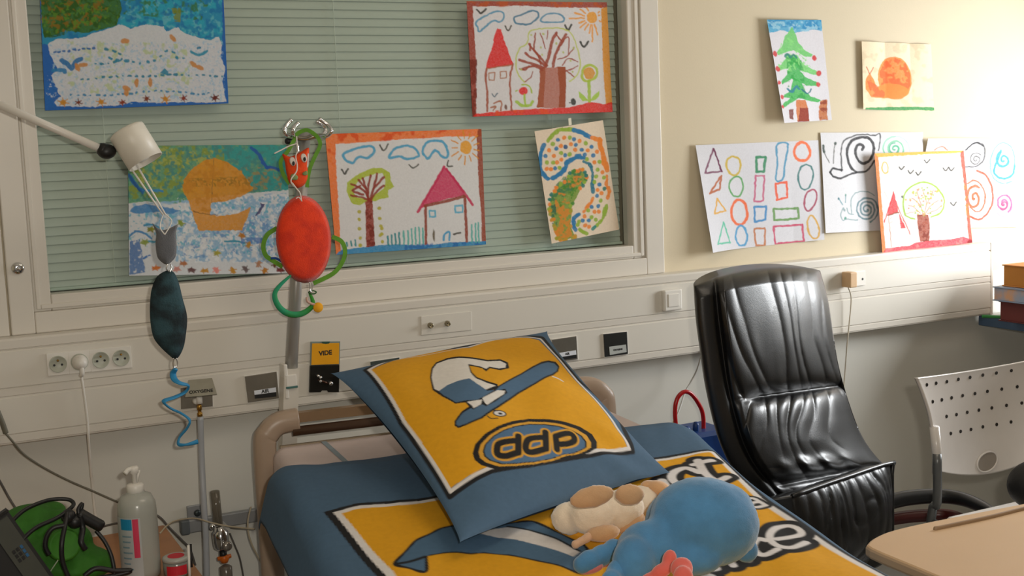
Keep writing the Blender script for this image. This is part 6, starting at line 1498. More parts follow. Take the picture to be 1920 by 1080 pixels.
bm = nb(); tube(bm, bz([(400, 755), (403, 800), (412, 835)], CY - .004), .0014, 6); tube(bm, bz([(418, 760), (420, 800), (414, 835)], CY - .004), .0014, 6); obj('ring', bm, CHROME, ct, True)
bm = nb(); tube(bm, bz([(395, 832), (425, 820), (452, 830), (440, 842), (410, 842)], CY - .002), .0017, 6, True); obj('green_ring', bm, mat('green_wire', '2e5a2a', .4), ct, True)
bm = nb(); tube(bm, bz([(380, 870), (385, 900), (415, 918), (448, 925)], CY - .003), .0032, 8); obj('pink_loop', bm, mat('pale_pink_felt', 'cda898', .8), ct, True)

# ------------------------------------------------------------------ wall rail, flow meter, cords
RY = -.02
rl = thing('equipment_rail', 'grey equipment rail on the wall low down between nightstand and bed', 'rail', at(400, 980, 0))
r0, r1 = at(350, 987, RY), at(520, 962, RY)
bm = nb(); box(bm, r0[0], r1[0], -.03, -.012, r0[2] - .017, r0[2] + .017, .003); obj('bar', bm, mat('rail_alu', '9fa1a3', .4, .5), rl)
bm = nb(); box(bm, r0[0] - .016, r0[0] + .006, -.034, -.004, r0[2] - .019, r0[2] + .019, .004); obj('end_cap', bm, mat('cap_grey', '5c6266', .5), rl)
m_ = at(365, 962, 0); bm = nb(); box(bm, m_[0] - .02, m_[0] + .022, -.008, 0, m_[2] - .024, m_[2] + .022, .002); obj('mounting_plate', bm, mat('rail_alu', '9fa1a3', .4, .5), rl)
bm = nb(); lathe(bm, at(369.5, 961.5, -.008), (0, -1, 0), [(.0085, 0), (.0085, .006), (.004, .008)], 14); obj('bolt', bm, mat('bolt_dark', '3c4446', .4, .6), rl, True)
fm = thing('flow_meter', 'oxygen flow meter with clear tube, chrome body and orange connector beside the hose', 'flow meter', at(415, 1000, -.09))
t0, t1 = at(409, 984, -.09), at(402.5, 921, -.09)
bm = nb(); e = V3(t1 - t0); lathe(bm, t0, e, [(.0118, 0), (.0118, e.length), (.0098, e.length), (.0098, .004)], 18); obj('glass_tube', bm, mat('flow_glass', 'a89e8c', .12, trans=.6, alpha=.75), fm, True)
bm = nb(); lathe(bm, t0, e, [(.003, .002), (.003, e.length * .96)], 10); obj('scale_rod', bm, mat('rod_bronze', '54483a', .4), fm)
bm = nb(); lathe(bm, at(416, 1030, -.09), e, [(.011, 0), (.018, .006), (.0195, .02), (.0195, .045), (.014, .05), (.012, .06)], 20); obj('body', bm, CHROME, fm, True)
bm = nb(); lathe(bm, at(424, 1023, -.105), (.15, -1, .1), [(.0115, -.006), (.0125, .006), (.0105, .014), (.004, .015)], 18); obj('dial', bm, mat('dial_grey', 'a29c94', .25, .7), fm, True)
bm = nb(); bmesh.ops.create_icosphere(bm, subdivisions=2, radius=.0085, matrix=Matrix.Translation(V3(at(398, 987, -.105)))); obj('highlight_ball', bm, CHROME, fm, True)  # chrome ball added in place of a bright highlight under the tube
bm = nb(); lathe(bm, at(418, 1032, -.09), (0, 0, -1), [(.009, 0), (.009, .016), (.006, .018)], 12); obj('neck', bm, DARK, fm, True)
ORP = mat('orange_plastic', 'd86c1a', .4)
bm = nb(); lathe(bm, at(420, 1040, -.09), (0, 0, -1), [(.008, 0), (.0125, .003), (.0125, .012), (.009, .02)], 8); p0, p1 = at(408, 1048, -.09), at(433, 1042, -.09); tube(bm, [p0, p1], .0052, 10, smooth=0); obj('orange_connector', bm, ORP, fm, True)
bm = nb(); lathe(bm, at(423, 1060, -.09), (0, 0, -1), [(.010, 0), (.0155, .004), (.0155, .05), (.012, .055)], 18); obj('jar', bm, mat('jar_smoke', '8c8378', .2, trans=.4), fm, True)
bm = nb(); lathe(bm, at(414, 985, -.03), (0, -1, 0), [(.012, 0), (.012, .05)], 12); obj('rail_clamp', bm, GREYP, fm)
CORDW = mat('cord_beige', 'b4a78f', .5)
def cable(name, label, L, r, m, nmat=None, cat='cord'):
    c = tag(obj(name, tube(nb(), px(L), r, 8), m, None, True), label, cat); return c
cable('beige_cord', 'thin beige cord sagging along the wall from behind the bottle to the bed', [(300, 1000, -.30), (314, 985, -.25), (331, 976, -.2), (365, 972, -.14), (396, 980, -.13), (430, 987, -.13), (478, 992, -.13)], .0020, CORDW)
cable('bed_cord', 'pale cord looping down beside the left edge of the headboard', [(471, 950, -.075), (465, 975, -.08), (466, 1000, -.085), (474, 1025, -.09), (488, 1052, -.09), (502, 1090, -.09)], .0022, CORDW)
cable('dark_cable', 'dark cable slanting down behind the gel bottle to the nightstand edge', [(286, 962, -.045), (302, 972, -.05), (318, 990, -.05), (340, 1012, -.05), (356, 1030, -.05), (366, 1060, -.05)], .0030, mat('cable_dark', '57534e', .5))
cable('thin_grey_cord', 'thin grey cord running down the wall right of the flow meter', [(431, 1000, -.03), (440, 1022, -.03), (450, 1048, -.03), (458, 1090, -.03)], .0022, mat('cable_dark', '57534e', .5))
lc = thing('grey_cable', 'grey cable with thick connector drooping across the wall at lower left', 'cord', at(10, 800, -.05))
bm = nb(); tube(bm, px([(10, 812, -.07), (24, 828, -.068), (45, 852, -.055), (82, 877, -.04), (130, 902, -.03), (172, 920, -.03), (222, 942, -.03), (262, 958, -.03)]), .0026, 8); obj('cord', bm, mat('cable_olive', '6f6c5e', .5), lc, True)
bm = nb(); tube(bm, px([(-6, 768, -.075), (4, 792, -.073), (11, 812, -.07)]), .0062, 10); obj('connector', bm, mat('cable_olive', '6f6c5e', .5), lc, True)
cable('dark_wall_cord', 'short dark cord coming down to the green bag from the left frame edge', [(-20, 870, -.03), (0, 903, -.03), (16, 932, -.03), (34, 962, -.05), (44, 990, -.1)], .0028, mat('cable_dark', '57534e', .5))
cable('black_power_cable', 'black cord running level from the green bag to the gel bottle', [(185, 990, -.09), (205, 984, -.06), (228, 980, -.05), (252, 978, -.05)], .0026, mat('cable_dark', '57534e', .5))
# call cord right of the bed
cb = thing('call_cord', 'thin grey cord slanting down the wall left of the black armchair', 'cord', at(1290, 720, -.05))
bm = nb(); tube(bm, px([(1318, 655, -.058), (1308, 690, -.058), (1296, 715, -.05), (1285, 735, -.06), (1275, 765, -.1), (1264, 795, -.12), (1258, 830, -.12)]), .0026, 8); obj('cord', bm, GREYP, cb, True)
bm = nb(); tube(bm, px([(1266, 786, -.118), (1260, 808, -.12)]), .005, 10, smooth=0); obj('yellow_ferrule', bm, mat('ferrule', 'c8b048', .5), cb, True)

# ------------------------------------------------------------------ nightstand and what stands on it
NZ = .5
WOOD = mat('nightstand_wood', 'b07a50', .45, var=.12, scale=14)
ns = thing('nightstand', 'orange-brown wooden nightstand against the wall left of the bed', 'nightstand', (.19, -.33, 0))
bm = nb(); box(bm, -.16, .52, -.66, -.03, NZ - .028, NZ, .004); obj('top', bm, WOOD, ns)
bm = nb(); box(bm, -.14, .50, -.64, -.05, .08, NZ - .028, .003); obj('cabinet', bm, mat('nightstand_body', 'd8d0c0', .5), ns)
bm = nb(); box(bm, -.13, .49, -.655, -.64, .28, NZ - .04, .003); dr = obj('drawer', bm, WOOD, ns)
bm = nb(); tube(bm, [(.12, -.655, .38), (.12, -.68, .38), (.24, -.68, .38), (.24, -.655, .38)], .005, 8, smooth=0); obj('handle', bm, CHROME, dr, True)
for x in (-.1, .46):
    for y in (-.6, -.09):
        bm = nb(); lathe(bm, (x, y, 0), (0, 0, 1), [(.025, 0), (.028, .03), (.012, .05), (.012, .085)], 14); obj('castor', bm, DARK, ns, True)
# gel bottle
BY = -.39
b0 = at(266, 1076, BY); b0[2] = NZ
bt = thing('gel_bottle', 'clear hand gel pump bottle with pink and blue label on the nightstand', 'bottle', b0)
bx, by = b0[0], b0[1]; H = .186
bm = nb(); lathe(bm, (bx, by, NZ), (0, 0, 1), [(.034, 0), (.040, .004), (.0415, .02), (.0412, H - .045), (.040, H - .022), (.032, H - .004), (.021, H), (.0185, H + .004)], 32); obj('body', bm, mat('gel_plastic', 'c2c4bc', .22, trans=.25, var=.03), bt, True)
bm = nb(); lathe(bm, (bx, by, NZ), (0, 0, 1), [(.036, .003), (.0385, .004), (.0392, .03), (.036, .031)], 32); obj('gel', bm, mat('gel_green', '6f9a80', .3), bt, True)
bm = nb()
def arc_patch(bm, r, a0_, a1_, z0_, z1_, n=10):
    A = [bm.verts.new((bx + r * math.cos(a0_ + (a1_ - a0_) * i / n), by + r * math.sin(a0_ + (a1_ - a0_) * i / n), z0_)) for i in range(n + 1)]
    B = [bm.verts.new((v.co.x, v.co.y, z1_)) for v in A]
    for i in range(n): bm.faces.new((A[i], A[i + 1], B[i + 1], B[i]))
d2 = math.radians
arc_patch(bm, .0418, d2(170), d2(268), NZ + .012, NZ + .142); lb = obj('label', bm, mat('label_pale', 'b9bdbd', .5), bt, True)
bm = nb(); arc_patch(bm, .0421, d2(245), d2(262), NZ + .055, NZ + .140, 4); obj('red_bar', bm, mat('label_red', 'd83a5c', .5), lb)
bm = nb(); arc_patch(bm, .0421, d2(205), d2(243), NZ + .116, NZ + .140, 5); obj('blue_block', bm, mat('label_blue', '1f8cb8', .5), lb)
for k in range(7):
    bm = nb(); arc_patch(bm, .0421, d2(208), d2(240 - 4 * (k % 3)), NZ + .100 - .012 * k, NZ + .1035 - .012 * k, 5); obj('print_line', bm, mat('label_ink', '7f9aa6', .5), lb)
bm = nb(); lathe(bm, (bx, by, NZ + H), (0, 0, 1), [(.0185, -.001), (.0185, .018), (.016, .021), (.007, .0225)], 22); obj('cap', bm, WHITE, bt, True)
bm = nb(); lathe(bm, (bx, by, NZ + H + .02), (0, 0, 1), [(.0055, 0), (.0055, .022), (.010, .026), (.011, .036), (.008, .040)], 16)
tube(bm, [(bx, by, NZ + H + .054), (bx - .012, by - .006, NZ + H + .055), (bx - .021, by - .012, NZ + H + .049)], .0055, 10)
tube(bm, [(bx + .004, by, NZ + H + .024), (bx + .011, by, NZ + H + .050)], .003, 6, smooth=0); obj('pump', bm, WHITE, bt, True)
# clear pot with red label
p0 = at(332, 1072, -.42); p0[2] = NZ
t = thing('clear_pot', 'small clear pot with red label beside the gel bottle', 'pot', p0)
bm = nb(); lathe(bm, p0, (0, 0, 1), [(.024, 0), (.028, .003), (.029, .030), (.026, .033), (.024, .032), (.023, .006)], 24); obj('body', bm, mat('pot_clear', 'bcc0b8', .2, trans=.5, alpha=.9), t, True)
bm = nb(); lathe(bm, p0 + np.array([0, 0, .033]), (0, 0, 1), [(.0295, 0), (.0295, .007), (.026, .0085)], 24); obj('lid', bm, mat('pot_lid', 'cfd0c8', .3, trans=.3), t, True)
bm = nb(); lathe(bm, p0 + np.array([0, 0, .0416]), (0, 0, 1), [(.018, 0), (.018, .0006)], 20); obj('red_top_label', bm, mat('pot_red', 'cc2233', .5), t)
bm = nb()
for i in range(9):
    pass
A = [bm.verts.new(V3(p0) + Vector((.0296 * math.cos(d2(a)), .0296 * math.sin(d2(a)), .006))) for a in range(215, 306, 10)]; B = [bm.verts.new(v.co + Vector((0, 0, .021))) for v in A]
for i in range(len(A) - 1): bm.faces.new((A[i], A[i + 1], B[i + 1], B[i]))
obj('red_side_label', bm, mat('pot_red', 'cc2233', .5), t)
# thermometer-like stick
s0, s1 = at(356, 1084, -.45), at(353, 1022, -.43)
t = thing('white_stick', 'thin white stick with dark edge standing at the nightstand corner', 'stick', s0)
bm = nb(); tube(bm, [s0, s1], .0032, 8, smooth=0); obj('rod', bm, WHITE, t, True)
bm = nb(); tube(bm, [s0 + np.array([.006, .004, .022]), s1 + np.array([.006, .004, 0])], .0026, 8, smooth=0); obj('dark_edge', bm, DARK, t, True)
bm = nb(); tube(bm, [s0, (s0[0], s0[1], NZ)], .0045, 8, smooth=0); obj('foot', bm, WHITE, t, True)

# green bag, handset and black cables at the lower left
def on(x, y, Y, r): # ellipsoid entry: pixel centre, depth plane, pixel radii
    p = at(x, y, Y); m = mpp(p); return p, m
GRN = mat('green_cloth', '2f7012', .75, var=.25, scale=22, bump=.4, bscale=50)
gb = thing('green_bag', 'crumpled bright green cloth bag on the nightstand under black cables', 'bag', (at(90, 1000, -.36)[0], -.36, NZ))
L = []
for x, y, Yd, rx, ry, rz in ((55, 985, -.34, 58, 40, 50), (90, 962, -.32, 34, 22, 30), (30, 1010, -.36, 45, 45, 50), (125, 1020, -.40, 48, 42, 50), (140, 1060, -.42, 70, 34, 60), (80, 1050, -.40, 80, 45, 60), (175, 1062, -.43, 36, 18, 40), (110, 985, -.36, 36, 30, 30)):
    p, m = on(x, y, Yd, 0); L.append((p, (rx * m, rz * m, ry * m), None))
o = balls('body', L, GRN, gb, .006, 3)
for i, v in enumerate(o.data.vertices):
    n = math.sin(v.co.x * 95 + v.co.z * 60) * math.sin(v.co.z * 110 - v.co.x * 40) ; v.co += Vector((0, -1, .3)) * .005 * n
    if v.co.z < NZ + .001: v.co.z = NZ + .001
p, m = on(121, 1022, -.485, 0); bm = nb(); lathe(bm, p, (.1, -1, .25), [(30 * m, -.02), (30 * m, .0), (26 * m, .004), (24 * m, .003)], 28); obj('round_pocket', bm, mat('green_patch', '3a8018', .7, var=.2, scale=30), gb, True)
bm = nb(); tube(bm, px([(88, 1082, -.50), (98, 1066, -.505), (109, 1050, -.505)]), .0012, 6); obj('piping', bm, mat('piping_pale', 'a8b89a', .5), gb)
hd = thing('handset', 'black and grey handset with small keys leaning on the green bag', 'handset', at(40, 1060, -.5))
c0 = at(22, 1050, -.52); axu = V3(at(62, 1085, -.54) - at(2, 1000, -.52)).normalized(); axn = Vector((.15, -.75, .62)); axn = (axn - axu * axn.dot(axu)).normalized(); axs = axu.cross(axn)
def slab(bm, c, hu, hs, hn, bev):
    r = bmesh.ops.create_cube(bm, size=2.0)['verts']
    for v in r: v.co = V3(c) + axu * v.co.x * hu + axs * v.co.y * hs + axn * v.co.z * hn
    bmesh.ops.bevel(bm, geom=list(set(e for v in r for e in v.link_edges)), offset=bev, segments=3, profile=.5, affect='EDGES')
bm = nb(); slab(bm, V3(c0) - axs * -.012, .085, .047, .016, .008); obj('shell', bm, DARK, hd)
bm = nb(); slab(bm, V3(c0) + axn * .0165 - axs * .014, .078, .020, .0012, .001); fp = obj('face_plate', bm, mat('face_grey', '44463f', .4), hd)
for i in range(3):
    for j in range(3):
        bm = nb(); slab(bm, V3(c0) + axn * .0182 - axs * (.014 + .009 * (i - 1)) + axu * (-.012 + .010 * j), .0034, .0024, .0008, .0004); obj('key', bm, DARK if i < 2 else mat('key_blue', '2a5f8c', .4), fp)
bc = thing('black_cable', 'bundle of black cable loops with a thick handle lying over the green bag', 'cable', at(120, 980, -.5))
for L, r in (([(12, 992, -.50), (20, 980, -.49), (48, 955, -.46), (90, 938, -.44), (125, 936, -.44), (138, 944, -.45), (130, 955, -.47), (105, 972, -.49), (70, 988, -.50), (45, 1010, -.51), (40, 1030, -.52)], .0042),
             ([(126, 960, -.48), (122, 985, -.50), (116, 1020, -.52), (118, 1055, -.52), (132, 1090, -.52)], .0048), ([(150, 965, -.48), (155, 990, -.48), (152, 1015, -.50), (160, 1030, -.50)], .006), ([(122, 985, -.5), (100, 990, -.50), (88, 1005, -.50), (85, 1025, -.50), (92, 1040, -.5)], .005),
             ([(180, 995, -.47), (196, 1015, -.48), (208, 1040, -.49), (214, 1068, -.50), (214, 1090, -.5)], .0042), ([(158, 1080, -.50), (180, 1066, -.5), (215, 1070, -.5), (245, 1070, -.5), (220, 1078, -.5), (180, 1085, -.5)], .0055)):
    bm = nb(); tube(bm, px(L), r, 10); obj('loop', bm, DARK, bc, True)
bm = nb(); tube(bm, px([(146, 962, -.47), (170, 976, -.47), (192, 988, -.47)]), lambda t: .0125 if t < .96 else .010, 14, smooth=4); obj('handle', bm, DARK, bc, True)
bm = nb(); tube(bm, px([(150, 970, -.475), (147, 955, -.47), (154, 945, -.465), (150, 962, -.47)]), .0045, 8); obj('strap_end', bm, DARK, bc, True)
for x, y, r in ((128, 968, 14), (140, 978, 14)):
    p, m = on(x, y, -.475, 0); bm = nb(); bmesh.ops.create_icosphere(bm, subdivisions=2, radius=r * m, matrix=Matrix.Translation(V3(p))); obj('knot', bm, DARK, bc, True)

# ------------------------------------------------------------------ bed
TAUPE = mat('bed_taupe', 'ae9884', .35, var=.03)
bd = thing('hospital_bed', 'hospital bed with taupe rounded headboard and brown rails', 'bed', bed(.48, .9, 0))
B = lambda u, v, z: bed(np.array(float(u)), np.array(float(v)), np.array(float(z)))
for s, u0 in ((1, .022), (-1, .938)):
    path = [B(u0, .0, .22), B(u0, 0, .5), B(u0, 0, .69), B(u0 + s * .012, 0, .727), B(u0 + s * .04, 0, .748), B(u0 + s * .085, 0, .752)]
    bm = nb(); sweep(bm, catmull(path, 6), [(a * .9, b) for a, b in [(.024, -.02), (.027, 0), (.024, .02), (.012, .027), (-.012, .027), (-.024, .02), (-.027, 0), (-.024, -.02), (-.012, -.027), (.012, -.027)]], up=tuple(BV)); obj('headboard_corner', bm, TAUPE, bd, True)
RB = mat('rail_brown', '8a6f52', .35)
bm = nb(); sweep(bm, [B(.09, 0, .758), B(.87, 0, .758)], [(.012, -.012), (.012, .012), (-.012, .012), (-.012, -.012)], up=(0, 0, 1)); obj('top_rail', bm, RB, bd)
bm = nb(); sweep(bm, [B(.09, .012, .726), B(.87, .012, .726)], circ(.012, 12), up=(0, 0, 1)); obj('lower_rail', bm, mat('rail_dark_brown', '4a3426', .3), bd, True)
bm = nb(); sweep(bm, [B(.06, -.004, .50), B(.90, -.004, .50)], [(.19, -.006), (.19, .006), (-.19, .006), (-.19, -.006)], up=(0, 0, 1)); obj('headboard_panel', bm, mat('panel_beige', 'b8a58c', .5), bd)
fr = nb()
for u in (.06, .90): sweep(fr, [B(u, .03, .50), B(u, .4, .50), B(u, 1.3, .40), B(u, 2.02, .40)], [(.03, -.015), (.03, .015), (-.03, .015), (-.03, -.015)], up=(0, 0, 1))
for v in (.1, .7, 1.3, 1.9): 
    zz = .5 if v < .5 else (.46 if v < 1 else .40); sweep(fr, [B(.06, v, zz), B(.90, v, zz)], [(.02, -.02), (.02, .02), (-.02, .02), (-.02, -.02)], up=(0, 0, 1))
obj('frame', fr, mat('frame_grey', '9a968e', .4, .3), bd)
bm = nb(); sweep(bm, [B(.03, 2.05, .44), B(.93, 2.05, .44)], [(.20, -.015), (.20, .015), (-.20, .015), (-.20, -.015)], up=(0, 0, 1)); obj('footboard', bm, TAUPE, bd)
for u in (.08, .88):
    for v in (.12, 1.92):
        bm = nb(); sweep(bm, [B(u, v, .06), B(u, v, .46)], [(.022, -.022), (.022, .022), (-.022, .022), (-.022, -.022)], up=tuple(BU)); lg = obj('leg', bm, mat('frame_grey', '9a968e', .4, .3), bd)
        bm = nb(); lathe(bm, B(u, v, .05) - BU * .012, BU, [(.05, 0), (.05, .024)], 20); obj('castor', bm, DARK, lg, True)
# mattress under its sheet
uu = np.linspace(0, 1, 40); vv = np.linspace(.035, 1.99, 90)
U, Vv = np.meshgrid(uu, vv)
def shell(U, Vv, u0, u1, th, top, r=.03):
    """closed tube cross-section, U in 0..1 runs round it"""
    w = u1 - u0; per = [(u0 + r, 0), (u1 - r, 0)]
    pts = []
    for a in np.linspace(math.pi, math.pi / 2, 6): pts.append((u0 + r + r * math.cos(a), -r + r * math.sin(a)))
    for a in np.linspace(math.pi / 2, 0, 6): pts.append((u1 - r + r * math.cos(a), -r + r * math.sin(a)))
    for a in np.linspace(0, -math.pi / 2, 6): pts.append((u1 - r + r * math.cos(a), -th + r + r * math.sin(a)))
    for a in np.linspace(-math.pi / 2, -math.pi, 6): pts.append((u0 + r + r * math.cos(a), -th + r + r * math.sin(a)))
    return pts
pts = shell(None, None, .032, .928, .13, 0)
bm = nb(); rings = []
for v in vv:
    e = .02 * max(0, 1 - (v - .035) / .02) + .02 * max(0, 1 - (1.99 - v) / .02)
    z = float(mattress_z(v)); rings.append([bm.verts.new(V3(B(a + (e if a < .48 else -e) * .6, v, z + b - (e if b > -.06 else -e)))) for a, b in pts])
for a, b in zip(rings[:-1], rings[1:]):
    for j in range(len(a)): bm.faces.new((a[j], a[(j + 1) % len(a)], b[(j + 1) % len(a)], b[j]))
bm.faces.new(list(reversed(rings[0]))); bm.faces.new(rings[-1]); bmesh.ops.recalc_face_normals(bm, faces=bm.faces[:])
mt = obj('mattress', bm, mat('sheet_pinkish', 'd6c6c2', .85, var=.03, bump=.1, bscale=30), None, True)
tag(mt, 'mattress in a pale pinkish-white sheet with a grey stripe near the headboard', 'mattress')
bm = nb(); A = []
for v in np.linspace(.05, .36, 12):
    z = float(mattress_z(v)) + .0012; A.append([bm.verts.new(V3(B(u + .02 * v, v, z))) for u in (.150, .163)])
for a, b in zip(A[:-1], A[1:]): bm.faces.new((a[0], a[1], b[1], b[0]))
obj('grey_stripe', bm, mat('stripe_grey', '8d9aa2', .85), mt)
# duvet
nx, ny = 430, 540
A = ART['duvet']; pig = paint(A, nx, ny, 2, 0.0)
# the printed sheet runs over the whole cover; pad the painted field out to the hems
ud = np.linspace(-.12, 1.10, nx); vd_ = np.linspace(.28, 1.95, ny)
U, Vv = np.meshgrid(ud, vd_)
P = duvet_point(U, Vv)
Pb = P - np.array([0, 0, .008]); 
gridmesh_o = gridmesh('duvet', P, pigment_mat('printed_cotton', .85, .12, 90, .0), None, pig, True, Pb)
tag(gridmesh_o, 'blue duvet with yellow printed panel and white lettering on the bed', 'duvet')
# pillow
nx = ny = 260
A = ART['pillow']; pig = paint(A, nx, ny, 2, 0.0)
U, Vv = np.meshgrid(np.linspace(0, 1, nx), np.linspace(1, 0, ny))
P = pillow_point(U, Vv, 1.0); Pb = pillow_point(U, Vv, -.75)
po_ = gridmesh('pillow', P, pigment_mat('printed_cotton', .85, .12, 90, .0), None, pig, True, None)
tag(po_, 'big blue pillow printed with yellow panel, skateboard and ddp oval, propped on the headboard', 'pillow')
gridmesh('underside', Pb[:, ::-1][::4, ::4].copy(), mat('pillow_blue', '4a657f', .85, bump=.1), po_)

# ------------------------------------------------------------------ plush toys on the duvet
def R_(z=0, x=0, y=0): return Matrix.Rotation(math.radians(z), 3, 'Z') @ Matrix.Rotation(math.radians(x), 3, 'X') @ Matrix.Rotation(math.radians(y), 3, 'Y')
CR = np.array([RGT, -DWN, -FWD])
VR = Matrix([[float(CR[j][i]) for j in range(3)] for i in range(3)])   # toy modelling frame: x right, y up, z towards the viewer
def blob(x, y, rx, ry, rz, up=0.0, roll=0.0, z=.672):
    """ellipsoid lying on the duvet: seen centre, radii in pixels, how far its centre is lifted (metres)"""
    p = atz(x, y, z + up); m = mpp(p)
    return (p, (rx * m, ry * m, rz * m), VR @ Matrix.Rotation(math.radians(-roll), 3, 'Z'))
CREAM = mat('cream_plush', 'ecdcc6', .95, var=.05, scale=40, bump=.25, bscale=420, sheen=.6)
TANP = mat('tan_plush', 'd0a67c', .95, var=.08, scale=40, bump=.25, bscale=420, sheen=.6)
pd = thing('plush_dog', 'cream and tan plush dog lying on the bed between the pillow and the blue toy', 'plush toy', atz(1150, 985, .66))
kx = lambda x, y: (1000 + x / 4.364, 880 + y / 4.364)
balls('body', [blob(*kx(300, 400), 36, 31, 30, .038), blob(*kx(240, 380), 20, 22, 22, .03), blob(*kx(500, 370), 50, 38, 38, .05, -10), blob(*kx(700, 330), 48, 38, 38, .052, -14), blob(*kx(880, 270), 38, 32, 36, .05, -15), blob(*kx(1000, 200), 26, 24, 28, .05)], CREAM, pd, .005, 5, .0022)
for x, y, rx, ry, ro in ((480, 225, 44, 21, -14), (790, 205, 29, 21, 0)):
    c, r, R = blob(*kx(x, y), rx, ry, 13, .104, ro); balls('ear', [(c, r, R)], TANP, pd, .005, 2, .0012)
c = [blob(*kx(570, 520), 34, 17, 22, .025, -8), blob(*kx(780, 430), 34, 22, 24, .03, -20)]; balls('belly_patch', c, TANP, pd, .006, 4, .0015)
balls('paw', [blob(*kx(1040, 160), 24, 15, 20, .075, 25), blob(*kx(950, 130), 18, 10, 14, .08)], mat('tan_plush_pale', 'd8a878', .95, bump=.25, bscale=420, sheen=.6), pd, .005, 3)
balls('leg', [blob(*kx(440, 560), 13, 9, 10, .02, -40), blob(*kx(390, 590), 10, 8.5, 9, .014, -42), blob(*kx(345, 615), 9, 9, 9, .010, -42)], mat('limb_plush', 'dcb494', .95, bump=.25, bscale=420, sheen=.5), pd, .004, 2)
BLUP = mat('blue_plush', '4c87b6', .95, var=.2, scale=26, bump=.22, bscale=450, sheen=.35)
PINKP = mat('coral_plush', 'd8645a', .95, bump=.2, bscale=450, sheen=.5)
pb = thing('blue_plush_toy', 'large round blue plush toy with coral feet lying face down on the duvet', 'plush toy', atz(1300, 1010, .66))
balls('body', [blob(*kx(1400, 430), 104, 84, 84, .085, 8), blob(*kx(1560, 420), 62, 72, 66, .085), blob(*kx(1180, 420), 62, 58, 60, .07, -15), blob(*kx(960, 640), 66, 52, 52, .055, -10), blob(*kx(820, 760), 42, 50, 40, .045), blob(*kx(1300, 720), 60, 34, 44, .04)], BLUP, pb, .006, 5, .0012)
balls('arm', [blob(*kx(660, 660), 22, 22, 22, .035), blob(*kx(560, 705), 24, 21, 20, .03, -20), blob(*kx(460, 750), 24, 22, 20, .026, -20), blob(*kx(400, 780), 19, 18, 18, .022)], BLUP, pb, .005, 4)
c = [blob(*kx(470, 812), 26, 10, 14, .014, -14), blob(*kx(590, 765), 18, 8, 12, .014, -20)]; balls('arm_underside', c, mat('arm_pink', 'c07070', .95, sheen=.5), pb, .004, 2)
balls('leg', [blob(*kx(690, 860), 24, 34, 22, .03, 20), blob(*kx(640, 930), 22, 26, 22, .025)], BLUP, pb, .005, 3)
balls('side_flap', [blob(*kx(1735, 655), 24, 26, 20, .028, -30)], BLUP, pb, .005, 2)
balls('foot', [blob(*kx(1115, 730), 14, 18, 13, .075, 18), blob(*kx(1050, 830), 22, 14, 13, .06, -25), blob(*kx(960, 880), 20, 9, 12, .05, -15)], PINKP, pb, .004, 3)
balls('foot', [blob(*kx(1215, 810), 22, 22, 15, .085, 0), blob(*kx(1225, 880), 20, 22, 15, .08)], PINKP, pb, .004, 3)

# ------------------------------------------------------------------ black leather armchair
LEA = mat('black_leather', '0b0b0c', .38, var=.2, scale=8, bump=.08, bscale=350, spec=.55, coat=.08)
ch = thing('leather_armchair', 'black leather high-back armchair with creased cushions beside the bed', 'chair', (2.02, -.62, 0))
nS, nT = 150, 200
tl_ = [(1302, 537), (1306, 600), (1314, 660), (1323, 722), (1338, 790), (1354, 840), (1378, 885), (1425, 940)]
tr_ = [(1538, 508), (1553, 565), (1563, 630), (1573, 688), (1592, 755), (1615, 815), (1642, 855), (1668, 880)]
def edge(L, t):
    L = np.array(catmull([np.array(p, float) for p in L], 20)); k = np.linspace(0, 1, len(L)); return np.stack([np.interp(t, k, L[:, i]) for i in (0, 1)], -1)
tt = np.linspace(0, 1, nT); ss_ = np.linspace(0, 1, nS); Sx, Tt = np.meshgrid(ss_, tt)
EL, ER = edge(tl_, tt), edge(tr_, tt)
PX = EL[:, None, 0] * (1 - Sx) + ER[:, None, 0] * Sx; PYY = EL[:, None, 1] * (1 - Sx) + ER[:, None, 1] * Sx
PYY = PYY - 20 * (4 * Sx * (1 - Sx)) ** .8 * np.clip(1 - Tt * 2.2, 0, 1) ** 2
Yp = -.66 + .15 * Sx + .03 * (1 - Tt)
def at_arr(x, y, Y):
    v = RGT * ((x - 960) / FPX)[..., None] + DWN * ((y - 540) / FPX)[..., None] + FWD
    return CAM + v * ((Y - CAM[1]) / v[..., 1])[..., None], v / np.linalg.norm(v, axis=-1, keepdims=True)
P0, VD = at_arr(PX, PYY, Yp)
tc_ = .50; dcr = Tt - tc_
edge_s = np.clip(1 - np.abs(2 * Sx - 1) ** 2.6, 0, 1) ** .6
edge_t = np.clip(Tt / .07, 0, 1) ** .5
bulge = .085 * edge_s * edge_t
inner = np.clip((Sx - .17) / .06, 0, 1) * np.clip((1.0 - Sx) / .04, 0, 1)
head = np.clip(np.sin(np.clip(Tt / tc_, 0, 1) * math.pi), 0, 1) ** .5; lum = np.clip(np.sin(np.clip((Tt - tc_) / .44, 0, 1) * math.pi), 0, 1) ** .5
bulge += inner * (.030 * head + .034 * lum * edge_s)
crease = np.exp(-np.abs(dcr / .020) ** 1.2) * np.clip((Sx - .27) / .1, 0, 1); bulge -= .052 * crease
def folds(ph, sharp=2.0): return 1 - np.abs(np.sin(ph)) ** (1 / sharp) * 1.0
wp = vnoise(Sx * 5, Tt * 4, 31) - .5; w2 = vnoise(Sx * 9 + 4, Tt * 3, 32) - .5
c_s = (Sx - .62)
w3 = vnoise(Sx * 13 + 7, Tt * 2.2, 34); fan_h = c_s * (17 + 16 * np.clip(Tt / tc_, 0, 1)) + wp * 5.5 + w2 * 3; fan_l = c_s * (36 - 24 * np.clip((Tt - tc_) / .5, 0, 1)) + wp * 7 + w2 * 4
